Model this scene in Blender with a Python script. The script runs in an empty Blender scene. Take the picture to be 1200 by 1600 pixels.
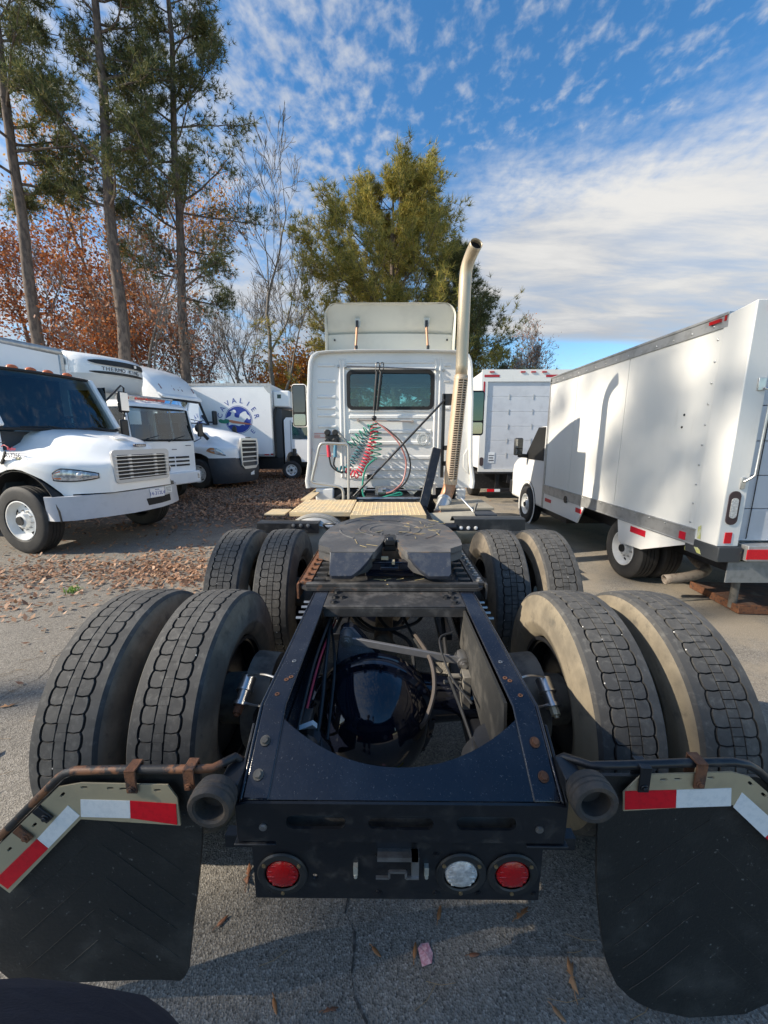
import bpy, bmesh, math, random
import numpy as np
from mathutils import Vector, Matrix, noise as MN
RD = math.radians
rnd = random.Random(11)
npr = np.random.default_rng(5)
sc = bpy.context.scene
COL = sc.collection

# ------------------------------------------------------------------ camera
cam = bpy.data.cameras.new('camera')
cam.sensor_fit = 'HORIZONTAL'; cam.sensor_width = 36; cam.lens = 18.0
cam.clip_start = 0.02; cam.clip_end = 2000
camo = bpy.data.objects.new('camera', cam); COL.objects.link(camo)
camo.location = (-0.037, 0, 1.75)
camo.rotation_euler = (RD(90 - 10.85), 0, RD(0.48))
sc.camera = camo

# ------------------------------------------------------------------ sun and sky
SUN_EL, SUN_A = 34.0, 13.0            # elevation; light travels towards +X turned SUN_A degrees to +Y
sdir = Vector((math.cos(RD(SUN_EL)) * math.cos(RD(SUN_A)), math.cos(RD(SUN_EL)) * math.sin(RD(SUN_A)), -math.sin(RD(SUN_EL))))
sun = bpy.data.lights.new('sun', 'SUN'); sun.energy = 2.5; sun.angle = RD(0.53); sun.color = (1, 0.93, 0.82)
suno = bpy.data.objects.new('sun', sun); COL.objects.link(suno)
suno.rotation_euler = sdir.to_track_quat('-Z', 'Y').to_euler(); suno.location = (-20, -6, 20)

world = bpy.data.worlds.new('World'); sc.world = world; world.use_nodes = True
nt = world.node_tree; nt.nodes.clear()
def N(t, **k):
    n = nt.nodes.new(t)
    for a, b in k.items(): setattr(n, a, b)
    return n
def LK(a, b): nt.links.new(a, b)
def MATH(op, a, b=None, c=None, clamp=False):
    n = N('ShaderNodeMath', operation=op, use_clamp=clamp)
    for i, x in enumerate((a, b, c)):
        if x is None: continue
        if isinstance(x, (int, float)): n.inputs[i].default_value = x
        else: LK(x, n.inputs[i])
    return n.outputs[0]
def SMOOTH(x, lo, hi):
    n = N('ShaderNodeMapRange', interpolation_type='SMOOTHSTEP')
    LK(x, n.inputs['Value']); n.inputs['From Min'].default_value = lo; n.inputs['From Max'].default_value = hi
    return n.outputs['Result']
out = N('ShaderNodeOutputWorld'); bg = N('ShaderNodeBackground')
sky = N('ShaderNodeTexSky', sky_type='NISHITA'); sky.sun_disc = False
sky.sun_elevation = RD(SUN_EL); sky.sun_rotation = RD(270 - SUN_A); sky.air_density = 1.0; sky.dust_density = 0.4; sky.ozone_density = 2.2
bg.inputs['Strength'].default_value = 0.15
tc = N('ShaderNodeTexCoord'); sep = N('ShaderNodeSeparateXYZ'); LK(tc.outputs['Generated'], sep.inputs[0])
zz = MATH('ADD', MATH('MAXIMUM', sep.outputs['Z'], 0.0), 0.09)
px = MATH('DIVIDE', sep.outputs['X'], zz); py = MATH('DIVIDE', sep.outputs['Y'], zz)
cmb = N('ShaderNodeCombineXYZ'); LK(px, cmb.inputs[0]); LK(py, cmb.inputs[1])
def NOISE(scale, detail=4, rough=.55, dist=0, rot=0, sx=1, sy=1, off=0):
    mp = N('ShaderNodeMapping'); LK(cmb.outputs[0], mp.inputs['Vector'])
    mp.inputs['Rotation'].default_value[2] = RD(rot); mp.inputs['Scale'].default_value = (sx, sy, 1); mp.inputs['Location'].default_value = (off, off * .7, off)
    n = N('ShaderNodeTexNoise'); LK(mp.outputs[0], n.inputs['Vector'])
    n.inputs['Scale'].default_value = scale; n.inputs['Detail'].default_value = detail; n.inputs['Roughness'].default_value = rough; n.inputs['Distortion'].default_value = dist
    return n.outputs['Fac']
big = NOISE(1.3, 3, .5, 0, 20, 1, 1, 3.1)
puff = NOISE(21.0, 4, .55, .15, 25, 1.0, .8, 1.0)
fine = NOISE(5.0, 5, .6, .2, 40, 1.0, .7, 4.0)
streak = NOISE(2.6, 6, .62, .3, -28, .5, 1.5, 7.0)
# (a) small fleecy clouds, thick to the left and thinning overhead and to the right
left = SMOOTH(px, .26, -.42)
cov = MATH('ADD', MATH('MULTIPLY', left, .62), MATH('MULTIPLY', MATH('SUBTRACT', big, .5), .65))
alto = SMOOTH(MATH('ADD', MATH('ADD', MATH('MULTIPLY', puff, .7), MATH('MULTIPLY', fine, .3)), MATH('MULTIPLY', cov, .27)), .50, .80)
# (b) the wide sheet to the right, ending in a clear strip above the horizon
edge = MATH('ADD', MATH('ADD', MATH('MULTIPLY', px, .55), py), MATH('ADD', MATH('MULTIPLY', MATH('SUBTRACT', streak, .5), .55), MATH('MULTIPLY', MATH('SUBTRACT', puff, .5), .45)))
sheet = SMOOTH(edge, 1.42, 2.05)
rgt = SMOOTH(MATH('ADD', MATH('SUBTRACT', px, MATH('MULTIPLY', py, .06)), MATH('MULTIPLY', MATH('SUBTRACT', streak, .5), .5)), -.06, .42)
far = SMOOTH(MATH('ADD', py, MATH('MULTIPLY', MATH('SUBTRACT', streak, .5), .3)), 3.1, 2.85)
sheet = MATH('MULTIPLY', MATH('MULTIPLY', sheet, rgt), far)
sheet = MATH('MULTIPLY', sheet, MATH('ADD', .74, MATH('MULTIPLY', SMOOTH(streak, .3, .6), .24)))
# (c) soft veil low on the left behind the trees
veil = MATH('MULTIPLY', MATH('MULTIPLY', SMOOTH(px, .25, -.6), SMOOTH(py, 1.4, 2.3)), SMOOTH(fine, .25, .55))
cl = MATH('MAXIMUM', MATH('MULTIPLY', alto, .60), MATH('MAXIMUM', sheet, MATH('MULTIPLY', veil, .85)))
mix = N('ShaderNodeMix', data_type='RGBA'); LK(cl, mix.inputs['Factor'])
hs = N('ShaderNodeHueSaturation'); hs.inputs['Saturation'].default_value = 1.32; hs.inputs['Value'].default_value = .54
LK(sky.outputs[0], hs.inputs['Color'])
ccol = N('ShaderNodeMix', data_type='RGBA'); LK(SMOOTH(MATH('SUBTRACT', MATH('ADD', MATH('MULTIPLY', streak, .8), MATH('MULTIPLY', big, .4)), MATH('MULTIPLY', MATH('SUBTRACT', py, 1.5), .22)), .2, .72), ccol.inputs['Factor'])
ccol.inputs['A'].default_value = (1.12, 1.22, 1.40, 1); ccol.inputs['B'].default_value = (1.95, 2.0, 2.06, 1)
LK(hs.outputs[0], mix.inputs['A']); LK(ccol.outputs['Result'], mix.inputs['B'])
LK(mix.outputs['Result'], bg.inputs['Color']); LK(bg.outputs[0], out.inputs['Surface'])

vs = sc.view_settings
vs.view_transform = 'Standard'; vs.look = 'None'; vs.gamma = 1; vs.use_curve_mapping = False; vs.exposure = 1.5; vs.use_white_balance = True; vs.white_balance_temperature = 7000

# ------------------------------------------------------------------ materials
MATS = {}
def M(name, col, rough=.5, metal=0., col2=None, sc2=12., lo=.45, hi=.65, dirt=None, dsc=40., dlo=.5, dhi=.7, damt=1., drough=.8, bump=0., bsc=150., coat=0., spec=.5, stretch=(1, 1, 1), detail=6):
    if name in MATS: return MATS[name]
    m = bpy.data.materials.new(name); m.use_nodes = True
    t = m.node_tree; b = t.nodes['Principled BSDF']
    b.inputs['Base Color'].default_value = (*col, 1); b.inputs['Roughness'].default_value = rough
    b.inputs['Metallic'].default_value = metal; b.inputs['Coat Weight'].default_value = coat; b.inputs['Coat Roughness'].default_value = .08
    b.inputs['Specular IOR Level'].default_value = spec
    tcn = t.nodes.new('ShaderNodeTexCoord'); mp = t.nodes.new('ShaderNodeMapping'); mp.inputs['Scale'].default_value = stretch
    t.links.new(tcn.outputs['Object'], mp.inputs['Vector'])
    def noise(s, d=detail):
        n = t.nodes.new('ShaderNodeTexNoise'); n.inputs['Scale'].default_value = s; n.inputs['Detail'].default_value = d; n.inputs['Roughness'].default_value = .62
        t.links.new(mp.outputs[0], n.inputs['Vector']); return n.outputs['Fac']
    def ramp(f, a, c, amt=1.):
        n = t.nodes.new('ShaderNodeMapRange'); n.interpolation_type = 'SMOOTHSTEP'
        n.inputs['From Min'].default_value = a; n.inputs['From Max'].default_value = c; n.inputs['To Max'].default_value = amt
        t.links.new(f, n.inputs['Value']); return n.outputs['Result']
    cur = None
    if col2:
        x = t.nodes.new('ShaderNodeMix'); x.data_type = 'RGBA'
        x.inputs['A'].default_value = (*col, 1); x.inputs['B'].default_value = (*col2, 1)
        t.links.new(ramp(noise(sc2), lo, hi), x.inputs['Factor']); cur = x.outputs['Result']
    if dirt:
        x = t.nodes.new('ShaderNodeMix'); x.data_type = 'RGBA'
        x.inputs['A'].default_value = (*col, 1); x.inputs['B'].default_value = (*dirt, 1)
        f = ramp(noise(dsc, 8), dlo, dhi, damt)
        if cur: t.links.new(cur, x.inputs['A'])
        t.links.new(f, x.inputs['Factor']); cur = x.outputs['Result']
        r = t.nodes.new('ShaderNodeMix'); r.data_type = 'FLOAT'
        r.inputs[2].default_value = rough; r.inputs[3].default_value = drough
        t.links.new(f, r.inputs[0]); t.links.new(r.outputs[0], b.inputs['Roughness'])
    if cur: t.links.new(cur, b.inputs['Base Color'])
    if bump:
        bn = t.nodes.new('ShaderNodeBump'); bn.inputs['Strength'].default_value = bump; bn.inputs['Distance'].default_value = .01
        t.links.new(noise(bsc, 4), bn.inputs['Height']); t.links.new(bn.outputs[0], b.inputs['Normal'])
    MATS[name] = m
    return m
def GLASS(name, tint, gl=.12):
    if name in MATS: return MATS[name]
    m = bpy.data.materials.new(name); m.use_nodes = True; t = m.node_tree; t.nodes.clear()
    o = t.nodes.new('ShaderNodeOutputMaterial'); mx = t.nodes.new('ShaderNodeMixShader'); tr = t.nodes.new('ShaderNodeBsdfTransparent'); g = t.nodes.new('ShaderNodeBsdfGlossy')
    fr = t.nodes.new('ShaderNodeFresnel'); fr.inputs['IOR'].default_value = 1.5
    ad = t.nodes.new('ShaderNodeMath'); ad.operation = 'ADD'; ad.inputs[1].default_value = gl; ad.use_clamp = True
    tr.inputs['Color'].default_value = (*tint, 1); g.inputs['Roughness'].default_value = .03; g.inputs['Color'].default_value = (.9, .95, 1, 1)
    t.links.new(fr.outputs[0], ad.inputs[0]); t.links.new(ad.outputs[0], mx.inputs[0]); t.links.new(tr.outputs[0], mx.inputs[1]); t.links.new(g.outputs[0], mx.inputs[2]); t.links.new(mx.outputs[0], o.inputs['Surface'])
    MATS[name] = m; return m

white = M('white_paint', (.80, .80, .78), .28, coat=.4, col2=(.72, .72, .70), sc2=1.3, lo=.45, hi=.75, dirt=(.50, .49, .45), dsc=9, dlo=.62, dhi=.85, damt=.35)
white2 = M('white_paint_truck', (.86, .865, .86), .3, coat=.4, col2=(.80, .81, .81), sc2=1.1, lo=.45, hi=.75, dirt=(.45, .45, .43), dsc=6, dlo=.62, dhi=.85, damt=.3)
offwhite = M('off_white_box', (.76, .755, .72), .42, col2=(.72, .715, .68), sc2=.9, lo=.4, hi=.75, dirt=(.46, .43, .35), dsc=9, dlo=.56, dhi=.85, damt=.35, stretch=(1, 1, .16))
fairing_m = M('fairing_plastic', (.66, .66, .59), .5, col2=(.60, .60, .54), sc2=2)
black = M('black_paint', (.014, .015, .018), .34, dirt=(.075, .072, .068), dsc=22, dlo=.5, dhi=.78, damt=.55, bump=.05, bsc=60)
navy = M('navy_frame_paint', (.009, .011, .018), .22, coat=.3, col2=(.022, .025, .033), sc2=5, lo=.4, hi=.7, dirt=(.20, .19, .18), dsc=150, dlo=.60, dhi=.74, damt=.55, drough=.65, bump=.06, bsc=70)
glossblack = M('gloss_axle_paint', (.006, .008, .016), .07, coat=.5, dirt=(.30, .30, .28), dsc=130, dlo=.70, dhi=.76, damt=.35)
dusty = M('dusty_steel', (.16, .15, .13), .8, col2=(.06, .058, .055), sc2=9, lo=.4, hi=.7, bump=.1)
grease = M('greasy_plate', (.070, .070, .073), .5, col2=(.13, .127, .124), sc2=5, lo=.42, hi=.66, dirt=(.22, .135, .075), dsc=10, dlo=.56, dhi=.74, damt=.75, bump=.2, bsc=40)
rust = M('rust', (.20, .085, .042), .9, col2=(.13, .055, .03), sc2=40, lo=.4, hi=.65, dirt=(.05, .035, .03), dsc=25, dlo=.52, dhi=.66, bump=.4, bsc=200)
rustbar = M('rusty_painted_bar', (.030, .028, .028), .5, col2=(.26, .11, .05), sc2=14, lo=.50, hi=.58, bump=.15, bsc=200, stretch=(1, 1, 1))
worn = M('worn_black_deck', (.030, .030, .031), .5, col2=(.085, .082, .08), sc2=11, lo=.45, hi=.68, dirt=(.20, .10, .05), dsc=18, dlo=.60, dhi=.75, damt=.7, bump=.15, bsc=60)
rubber = M('tread_rubber', (.062, .061, .059), .85, col2=(.092, .089, .084), sc2=7, dirt=(.17, .165, .152), dsc=34, dlo=.50, dhi=.74, damt=.55, bump=.2, bsc=240)
groove = M('groove_rubber', (.012, .012, .012), .9)
sidewall = M('dusty_sidewall', (.14, .118, .09), .85, col2=(.24, .20, .15), sc2=6, lo=.4, hi=.68, dirt=(.07, .064, .056), dsc=16, dlo=.52, dhi=.72, damt=.7, bump=.06)
sunlit_wall = M('sunlit_dusty_sidewall', (.25, .21, .15), .88, col2=(.15, .128, .095), sc2=5, lo=.4, hi=.7, dirt=(.09, .08, .065), dsc=13, dlo=.54, dhi=.72, damt=.75, bump=.06)  # dusty wall with the sun on the right rear tyres painted in as tan
tyre_black = M('tyre_black', (.022, .022, .023), .7, col2=(.035, .034, .033), sc2=6)
flap_rub = M('flap_rubber', (.015, .016, .016), .48, col2=(.055, .055, .052), sc2=5, lo=.46, hi=.78, dirt=(.24, .24, .23), dsc=70, dlo=.63, dhi=.72, damt=.6, bump=.15, bsc=90)
tanplate = M('tan_weight_plate', (.50, .43, .29), .45, metal=.35, col2=(.42, .36, .25), sc2=6, dirt=(.20, .13, .07), dsc=14, dlo=.62, dhi=.8, damt=.6)
redtape = M('red_reflective', (.70, .006, .018), .35, col2=(.60, .005, .015), sc2=60, dirt=(.35, .05, .05), dsc=20, dlo=.64, dhi=.85, damt=.4)
whitetape = M('white_reflective', (.78, .81, .82), .3, col2=(.70, .74, .76), sc2=70, dirt=(.45, .45, .45), dsc=24, dlo=.62, dhi=.82, damt=.45)
steel = M('worn_steel', (.42, .42, .42), .4, metal=.9, col2=(.30, .29, .28), sc2=20, dirt=(.15, .09, .05), dsc=30, dlo=.6, dhi=.8, damt=.6)
bright = M('bright_steel', (.62, .62, .61), .3, metal=.95, col2=(.5, .5, .5), sc2=10)
alum = M('aluminium_trim', (.50, .50, .49), .45, metal=.6, col2=(.40, .40, .39), sc2=8, dirt=(.28, .26, .22), dsc=16, dlo=.6, dhi=.8, damt=.5)
tanksil = M('tank_silver', (.58, .56, .51), .42, metal=.45, col2=(.48, .46, .41), sc2=5)
deckm = M('deck_plate', (.70, .53, .31), .55, metal=.2, col2=(.52, .44, .31), sc2=5, dirt=(.30, .24, .17), dsc=12, dlo=.56, dhi=.75, damt=.6)
pipe_m = M('stack_pipe', (.58, .48, .34), .36, metal=.35, col2=(.50, .42, .31), sc2=3)
shield_m = M('stack_shield', (.62, .47, .33), .45, metal=.35, col2=(.55, .42, .30), sc2=3)
elbow_m = M('elbow_copper', (.50, .27, .16), .5, metal=.4, col2=(.40, .23, .15), sc2=8)
plastic = M('black_plastic', (.018, .019, .020), .45, col2=(.028, .029, .03), sc2=8)
darkgrey = M('dark_grey_plastic', (.030, .036, .046), .5, col2=(.040, .045, .054), sc2=6)
gasket = M('gasket', (.012, .012, .012), .6)
grey = M('grey_bumper', (.50, .52, .56), .42, col2=(.45, .47, .51), sc2=4, dirt=(.30, .30, .30), dsc=12, dlo=.64, dhi=.8, damt=.4)
chrome = M('chrome_grille', (.66, .66, .66), .3, metal=.55)
rimwhite = M('rim_white', (.74, .75, .74), .38, col2=(.66, .66, .64), sc2=5, dirt=(.3, .26, .22), dsc=14, dlo=.62, dhi=.8, damt=.5)
redlens = M('red_lens', (.42, .004, .006), .12, coat=.6, bump=.25, bsc=60)
amber = M('amber_lens', (.65, .16, .05), .2, coat=.4)
clearlens = M('clear_lens', (.72, .73, .73), .12, metal=.25, coat=.6, col2=(.45, .46, .46), sc2=60, lo=.35, hi=.65, bump=.3, bsc=90)
headl = M('headlamp_lens', (.62, .65, .67), .1, metal=.4, coat=.7, col2=(.30, .32, .34), sc2=18, lo=.4, hi=.6)
roll = M('rollup_door_panel', (.56, .58, .61), .45, col2=(.50, .52, .55), sc2=2.5, dirt=(.38, .39, .40), dsc=5, dlo=.58, dhi=.8, damt=.4)
mirrorm = M('mirror_glass', (.8, .82, .82), .04, metal=1.)
interior = M('cab_interior', (.045, .05, .055), .8)
red_hose = M('red_hose', (.62, .04, .07), .4)
green_hose = M('green_hose', (.02, .24, .17), .4)
grey_hose = M('grey_hose', (.085, .07, .06), .5)
yellow = M('yellow_paint', (.62, .58, .03), .5)
letter_black = M('letter_black', (.02, .02, .025), .5)
letter_grey = M('letter_grey', (.12, .12, .14), .5)
letter_blue = M('logo_blue', (.02, .055, .32), .5)
letter_red = M('letter_red', (.55, .03, .06), .5)
logo_green = M('logo_green', (.02, .22, .14), .5)
logo_orange = M('logo_orange', (.62, .22, .12), .5)
glass = GLASS('tinted_glass', (.52, .70, .70), .03)
glass3 = GLASS('clear_windshield', (.80, .94, .92), .02)
glass2 = GLASS('windshield_glass', (.46, .60, .64), .06)
pebble = M('pebble_white', (.72, .70, .66), .7)

# ------------------------------------------------------------------ mesh building
class B:
    def __init__(s): s.v = []; s.f = []
    def add(s, vs, fs):
        o = len(s.v); s.v += [tuple(q) for q in vs]; s.f += [tuple(i + o for i in q) for q in fs]; return s
    def box(s, x0, x1, y0, y1, z0, z1, m=None):
        vs = [Vector((x, y, z)) for z in (z0, z1) for y in (y0, y1) for x in (x0, x1)]
        if m is not None: vs = [m @ q for q in vs]
        return s.add(vs, [(0, 2, 3, 1), (4, 5, 7, 6), (0, 1, 5, 4), (2, 6, 7, 3), (0, 4, 6, 2), (1, 3, 7, 5)])
    def bar(s, p0, p1, w, h, up=(0, 0, 1)):
        p0, p1 = Vector(p0), Vector(p1); d = p1 - p0; L = d.length; d.normalize()
        a = d.cross(Vector(up))
        if a.length < 1e-4: a = d.cross(Vector((1, 0, 0)))
        a.normalize(); c = a.cross(d)
        m = Matrix(((a.x, d.x, c.x, p0.x), (a.y, d.y, c.y, p0.y), (a.z, d.z, c.z, p0.z), (0, 0, 0, 1)))
        return s.box(-w / 2, w / 2, 0, L, -h / 2, h / 2, m)
    def rings(s, rings, cap0=True, cap1=True, closed=False):
        n = len(rings[0]); vs = [q for r in rings for q in r]; fs = []
        k = len(rings)
        for i in range(k if closed else k - 1):
            a, b = i * n, ((i + 1) % k) * n
            for j in range(n): fs.append((a + j, a + (j + 1) % n, b + (j + 1) % n, b + j))
        if not closed:
            if cap0: fs.append(tuple(range(n))[::-1])
            if cap1: fs.append(tuple(range((k - 1) * n, k * n)))
        return s.add(vs, fs)
    def tube(s, path, r, n=8, closed=False, cap=True):
        P = [Vector(p) for p in path]; k = len(P)
        rr = r if isinstance(r, (list, tuple)) else [r] * k
        up = None; rs = []
        for i in range(k):
            a = P[(i - 1) % k] if (i or closed) else P[0]; b = P[(i + 1) % k] if (i < k - 1 or closed) else P[-1]
            t = (b - a).normalized()
            if up is None:
                up = t.cross(Vector((0, 0, 1)));
                if up.length < 1e-3: up = t.cross(Vector((1, 0, 0)))
                up.normalize()
            else:
                up = (up - t * up.dot(t)); up.normalize()
            w = t.cross(up)
            rs.append([P[i] + (up * math.cos(2 * math.pi * j / n) + w * math.sin(2 * math.pi * j / n)) * rr[i] for j in range(n)])
        return s.rings(rs, cap, cap, closed)
    def cyl(s, p0, p1, r0, r1=None, n=16, cap=True):
        return s.tube([p0, p1], [r0, r0 if r1 is None else r1], n, False, cap)
    def lathe(s, prof, o, axis=(1, 0, 0), n=32, capped=False, arc=None):
        o = Vector(o); a = Vector(axis).normalized(); u = a.orthogonal().normalized(); w = a.cross(u)
        rs = []
        for i in range(n):
            t = 2 * math.pi * i / n
            e = u * math.cos(t) + w * math.sin(t)
            rs.append([o + a * h + e * max(r, 1e-4) for r, h in prof])
        k = len(prof); vs = [q for r in rs for q in r]; fs = []
        for i in range(n):
            b = ((i + 1) % n) * k; c = i * k
            for j in range(k - 1): fs.append((c + j, c + j + 1, b + j + 1, b + j))
        return s.add(vs, fs)
    def sphere(s, c, r, n=12, m=8, sx=1, sy=1, sz=1):
        c = Vector(c); vs = [c + Vector((0, 0, r * sz))]; fs = []
        for i in range(1, m):
            p = math.pi * i / m
            for j in range(n):
                t = 2 * math.pi * j / n
                vs.append(c + Vector((r * sx * math.sin(p) * math.cos(t), r * sy * math.sin(p) * math.sin(t), r * sz * math.cos(p))))
        vs.append(c - Vector((0, 0, r * sz))); e = len(vs) - 1
        for j in range(n): fs.append((0, 1 + j, 1 + (j + 1) % n)); fs.append((e, 1 + (m - 2) * n + (j + 1) % n, 1 + (m - 2) * n + j))
        for i in range(m - 2):
            for j in range(n):
                a = 1 + i * n; b = a + n
                fs.append((a + j, b + j, b + (j + 1) % n, a + (j + 1) % n))
        return s.add(vs, fs)
    def prism(s, poly, off):
        off = Vector(off); n = len(poly); P = [Vector(p) for p in poly]
        vs = P + [p + off for p in P]
        return s.add(vs, [tuple(range(n))[::-1], tuple(range(n, 2 * n))] + [(i, (i + 1) % n, n + (i + 1) % n, n + i) for i in range(n)])
    def flat(s, outline, holes, thick, m):
        """flat plate with holes; outline in local XY, thickness along local Z from 0 to thick"""
        cu = bpy.data.curves.new('tmp', 'CURVE'); cu.dimensions = '2D'; cu.fill_mode = 'BOTH'; cu.extrude = thick / 2
        for pts in [outline] + list(holes):
            sp = cu.splines.new('POLY'); sp.points.add(len(pts) - 1); sp.use_cyclic_u = True
            for i, p in enumerate(pts): sp.points[i].co = (p[0], p[1], 0, 1)
        o = bpy.data.objects.new('tmp', cu); COL.objects.link(o)
        dg = bpy.context.evaluated_depsgraph_get(); dg.update()
        me = bpy.data.meshes.new_from_object(o.evaluated_get(dg))
        T = m @ Matrix.Translation((0, 0, thick / 2))
        s.add([T @ q.co for q in me.vertices], [tuple(p.vertices) for p in me.polygons])
        bpy.data.objects.remove(o); bpy.data.curves.remove(cu); bpy.data.meshes.remove(me)
        return s
    def build(s, name, mat, parent=None, smooth=True, ang=38, bevel=0., weld=False, off=None):
        me = bpy.data.meshes.new(name)
        vs = s.v
        if off is not None: vs = [(a - off[0], b - off[1], c - off[2]) for a, b, c in vs]
        me.from_pydata(vs, [], s.f)
        bm = bmesh.new(); bm.from_mesh(me)
        if weld: bmesh.ops.remove_doubles(bm, verts=bm.verts, dist=1e-4)
        bmesh.ops.recalc_face_normals(bm, faces=bm.faces); bm.to_mesh(me); bm.free()
        if smooth:
            me.shade_smooth(); me.set_sharp_from_angle(angle=RD(ang))
        me.materials.append(mat)
        o = bpy.data.objects.new(name, me); COL.objects.link(o)
        if parent is not None: o.parent = parent
        if bevel:
            md = o.modifiers.new('bevel', 'BEVEL'); md.width = bevel; md.segments = 2; md.limit_method = 'ANGLE'; md.angle_limit = RD(40); md.harden_normals = False
        return o
def XZ(y, flip=False):      # local XY -> world XZ at the given y, thickness towards -y
    return Matrix(((1, 0, 0, 0), (0, 0, -1, y), (0, 1, 0, 0), (0, 0, 0, 1)))
def circ(cx, cy, r, n=20, ry=None):
    return [(cx + r * math.cos(2 * math.pi * i / n), cy + (ry or r) * math.sin(2 * math.pi * i / n)) for i in range(n)]
def rrect(x0, x1, y0, y1, r, n=5):
    out = []
    for cx, cy, a in ((x1 - r, y1 - r, 0), (x0 + r, y1 - r, 90), (x0 + r, y0 + r, 180), (x1 - r, y0 + r, 270)):
        for i in range(n + 1):
            t = RD(a + 90 * i / n); out.append((cx + r * math.cos(t), cy + r * math.sin(t)))
    return out
def bez(pts, n=24):         # smooth path (Catmull-Rom) through points
    P = [Vector(p) for p in pts]; P = [P[0] * 2 - P[1]] + P + [P[-1] * 2 - P[-2]]; o = []
    k = len(P) - 3
    for i in range(k):
        m = max(2, n // k)
        for j in range(m):
            t = j / m; a, b, c, d = P[i:i + 4]
            o.append(.5 * ((2 * b) + (c - a) * t + (2 * a - 5 * b + 4 * c - d) * t * t + (3 * b - a - 3 * c + d) * t ** 3))
    o.append(P[-2]); return o
def thing(name, label, cat, loc=(0, 0, 0), rz=0, group=None):
    o = bpy.data.objects.new(name, None); COL.objects.link(o); o.empty_display_size = .2
    o.location = loc; o.rotation_euler = (0, 0, rz); o['label'] = label; o['category'] = cat
    if group: o['group'] = group
    return o
def tag(o, label=None, cat=None, group=None, kind=None):
    if label: o['label'] = label
    if cat: o['category'] = cat
    if group: o['group'] = group
    if kind: o['kind'] = kind
    return o
def dup(o, parent, loc=None, rz=None):
    c = o.copy(); COL.objects.link(c); c.parent = parent
    if loc is not None: c.location = loc
    if rz is not None: c.rotation_euler = (0, 0, rz)
    for ch in [x for x in COL.objects if x.parent == o]:
        d = ch.copy(); COL.objects.link(d); d.parent = c
    return c
def text(s, size, m, mat, parent, name='lettering', depth=.003, align='CENTER'):
    cu = bpy.data.curves.new('t', 'FONT'); cu.body = s; cu.size = size; cu.extrude = depth / 2; cu.align_x = align; cu.align_y = 'CENTER'
    o = bpy.data.objects.new('t', cu); COL.objects.link(o)
    dg = bpy.context.evaluated_depsgraph_get(); dg.update()
    me = bpy.data.meshes.new_from_object(o.evaluated_get(dg)); bpy.data.objects.remove(o); bpy.data.curves.remove(cu)
    me.transform(m); me.materials.clear(); me.materials.append(mat)
    r = bpy.data.objects.new(name, me); COL.objects.link(r); r.parent = parent
    return r
def frame_m(o, x, y):       # matrix with local x, y axes and z = x cross y
    x = Vector(x).normalized(); y = Vector(y).normalized(); z = x.cross(y); o = Vector(o)
    return Matrix(((x.x, y.x, z.x, o.x), (x.y, y.y, z.y, o.y), (x.z, y.z, z.z, o.z), (0, 0, 0, 1)))
def bolt_head(b, p, axis, r=.014, h=.012):
    p = Vector(p); a = Vector(axis).normalized()
    b.cyl(p, p + a * .003, r * 1.5, n=14); b.cyl(p + a * .003, p + a * h, r, n=6)
    return b
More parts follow.
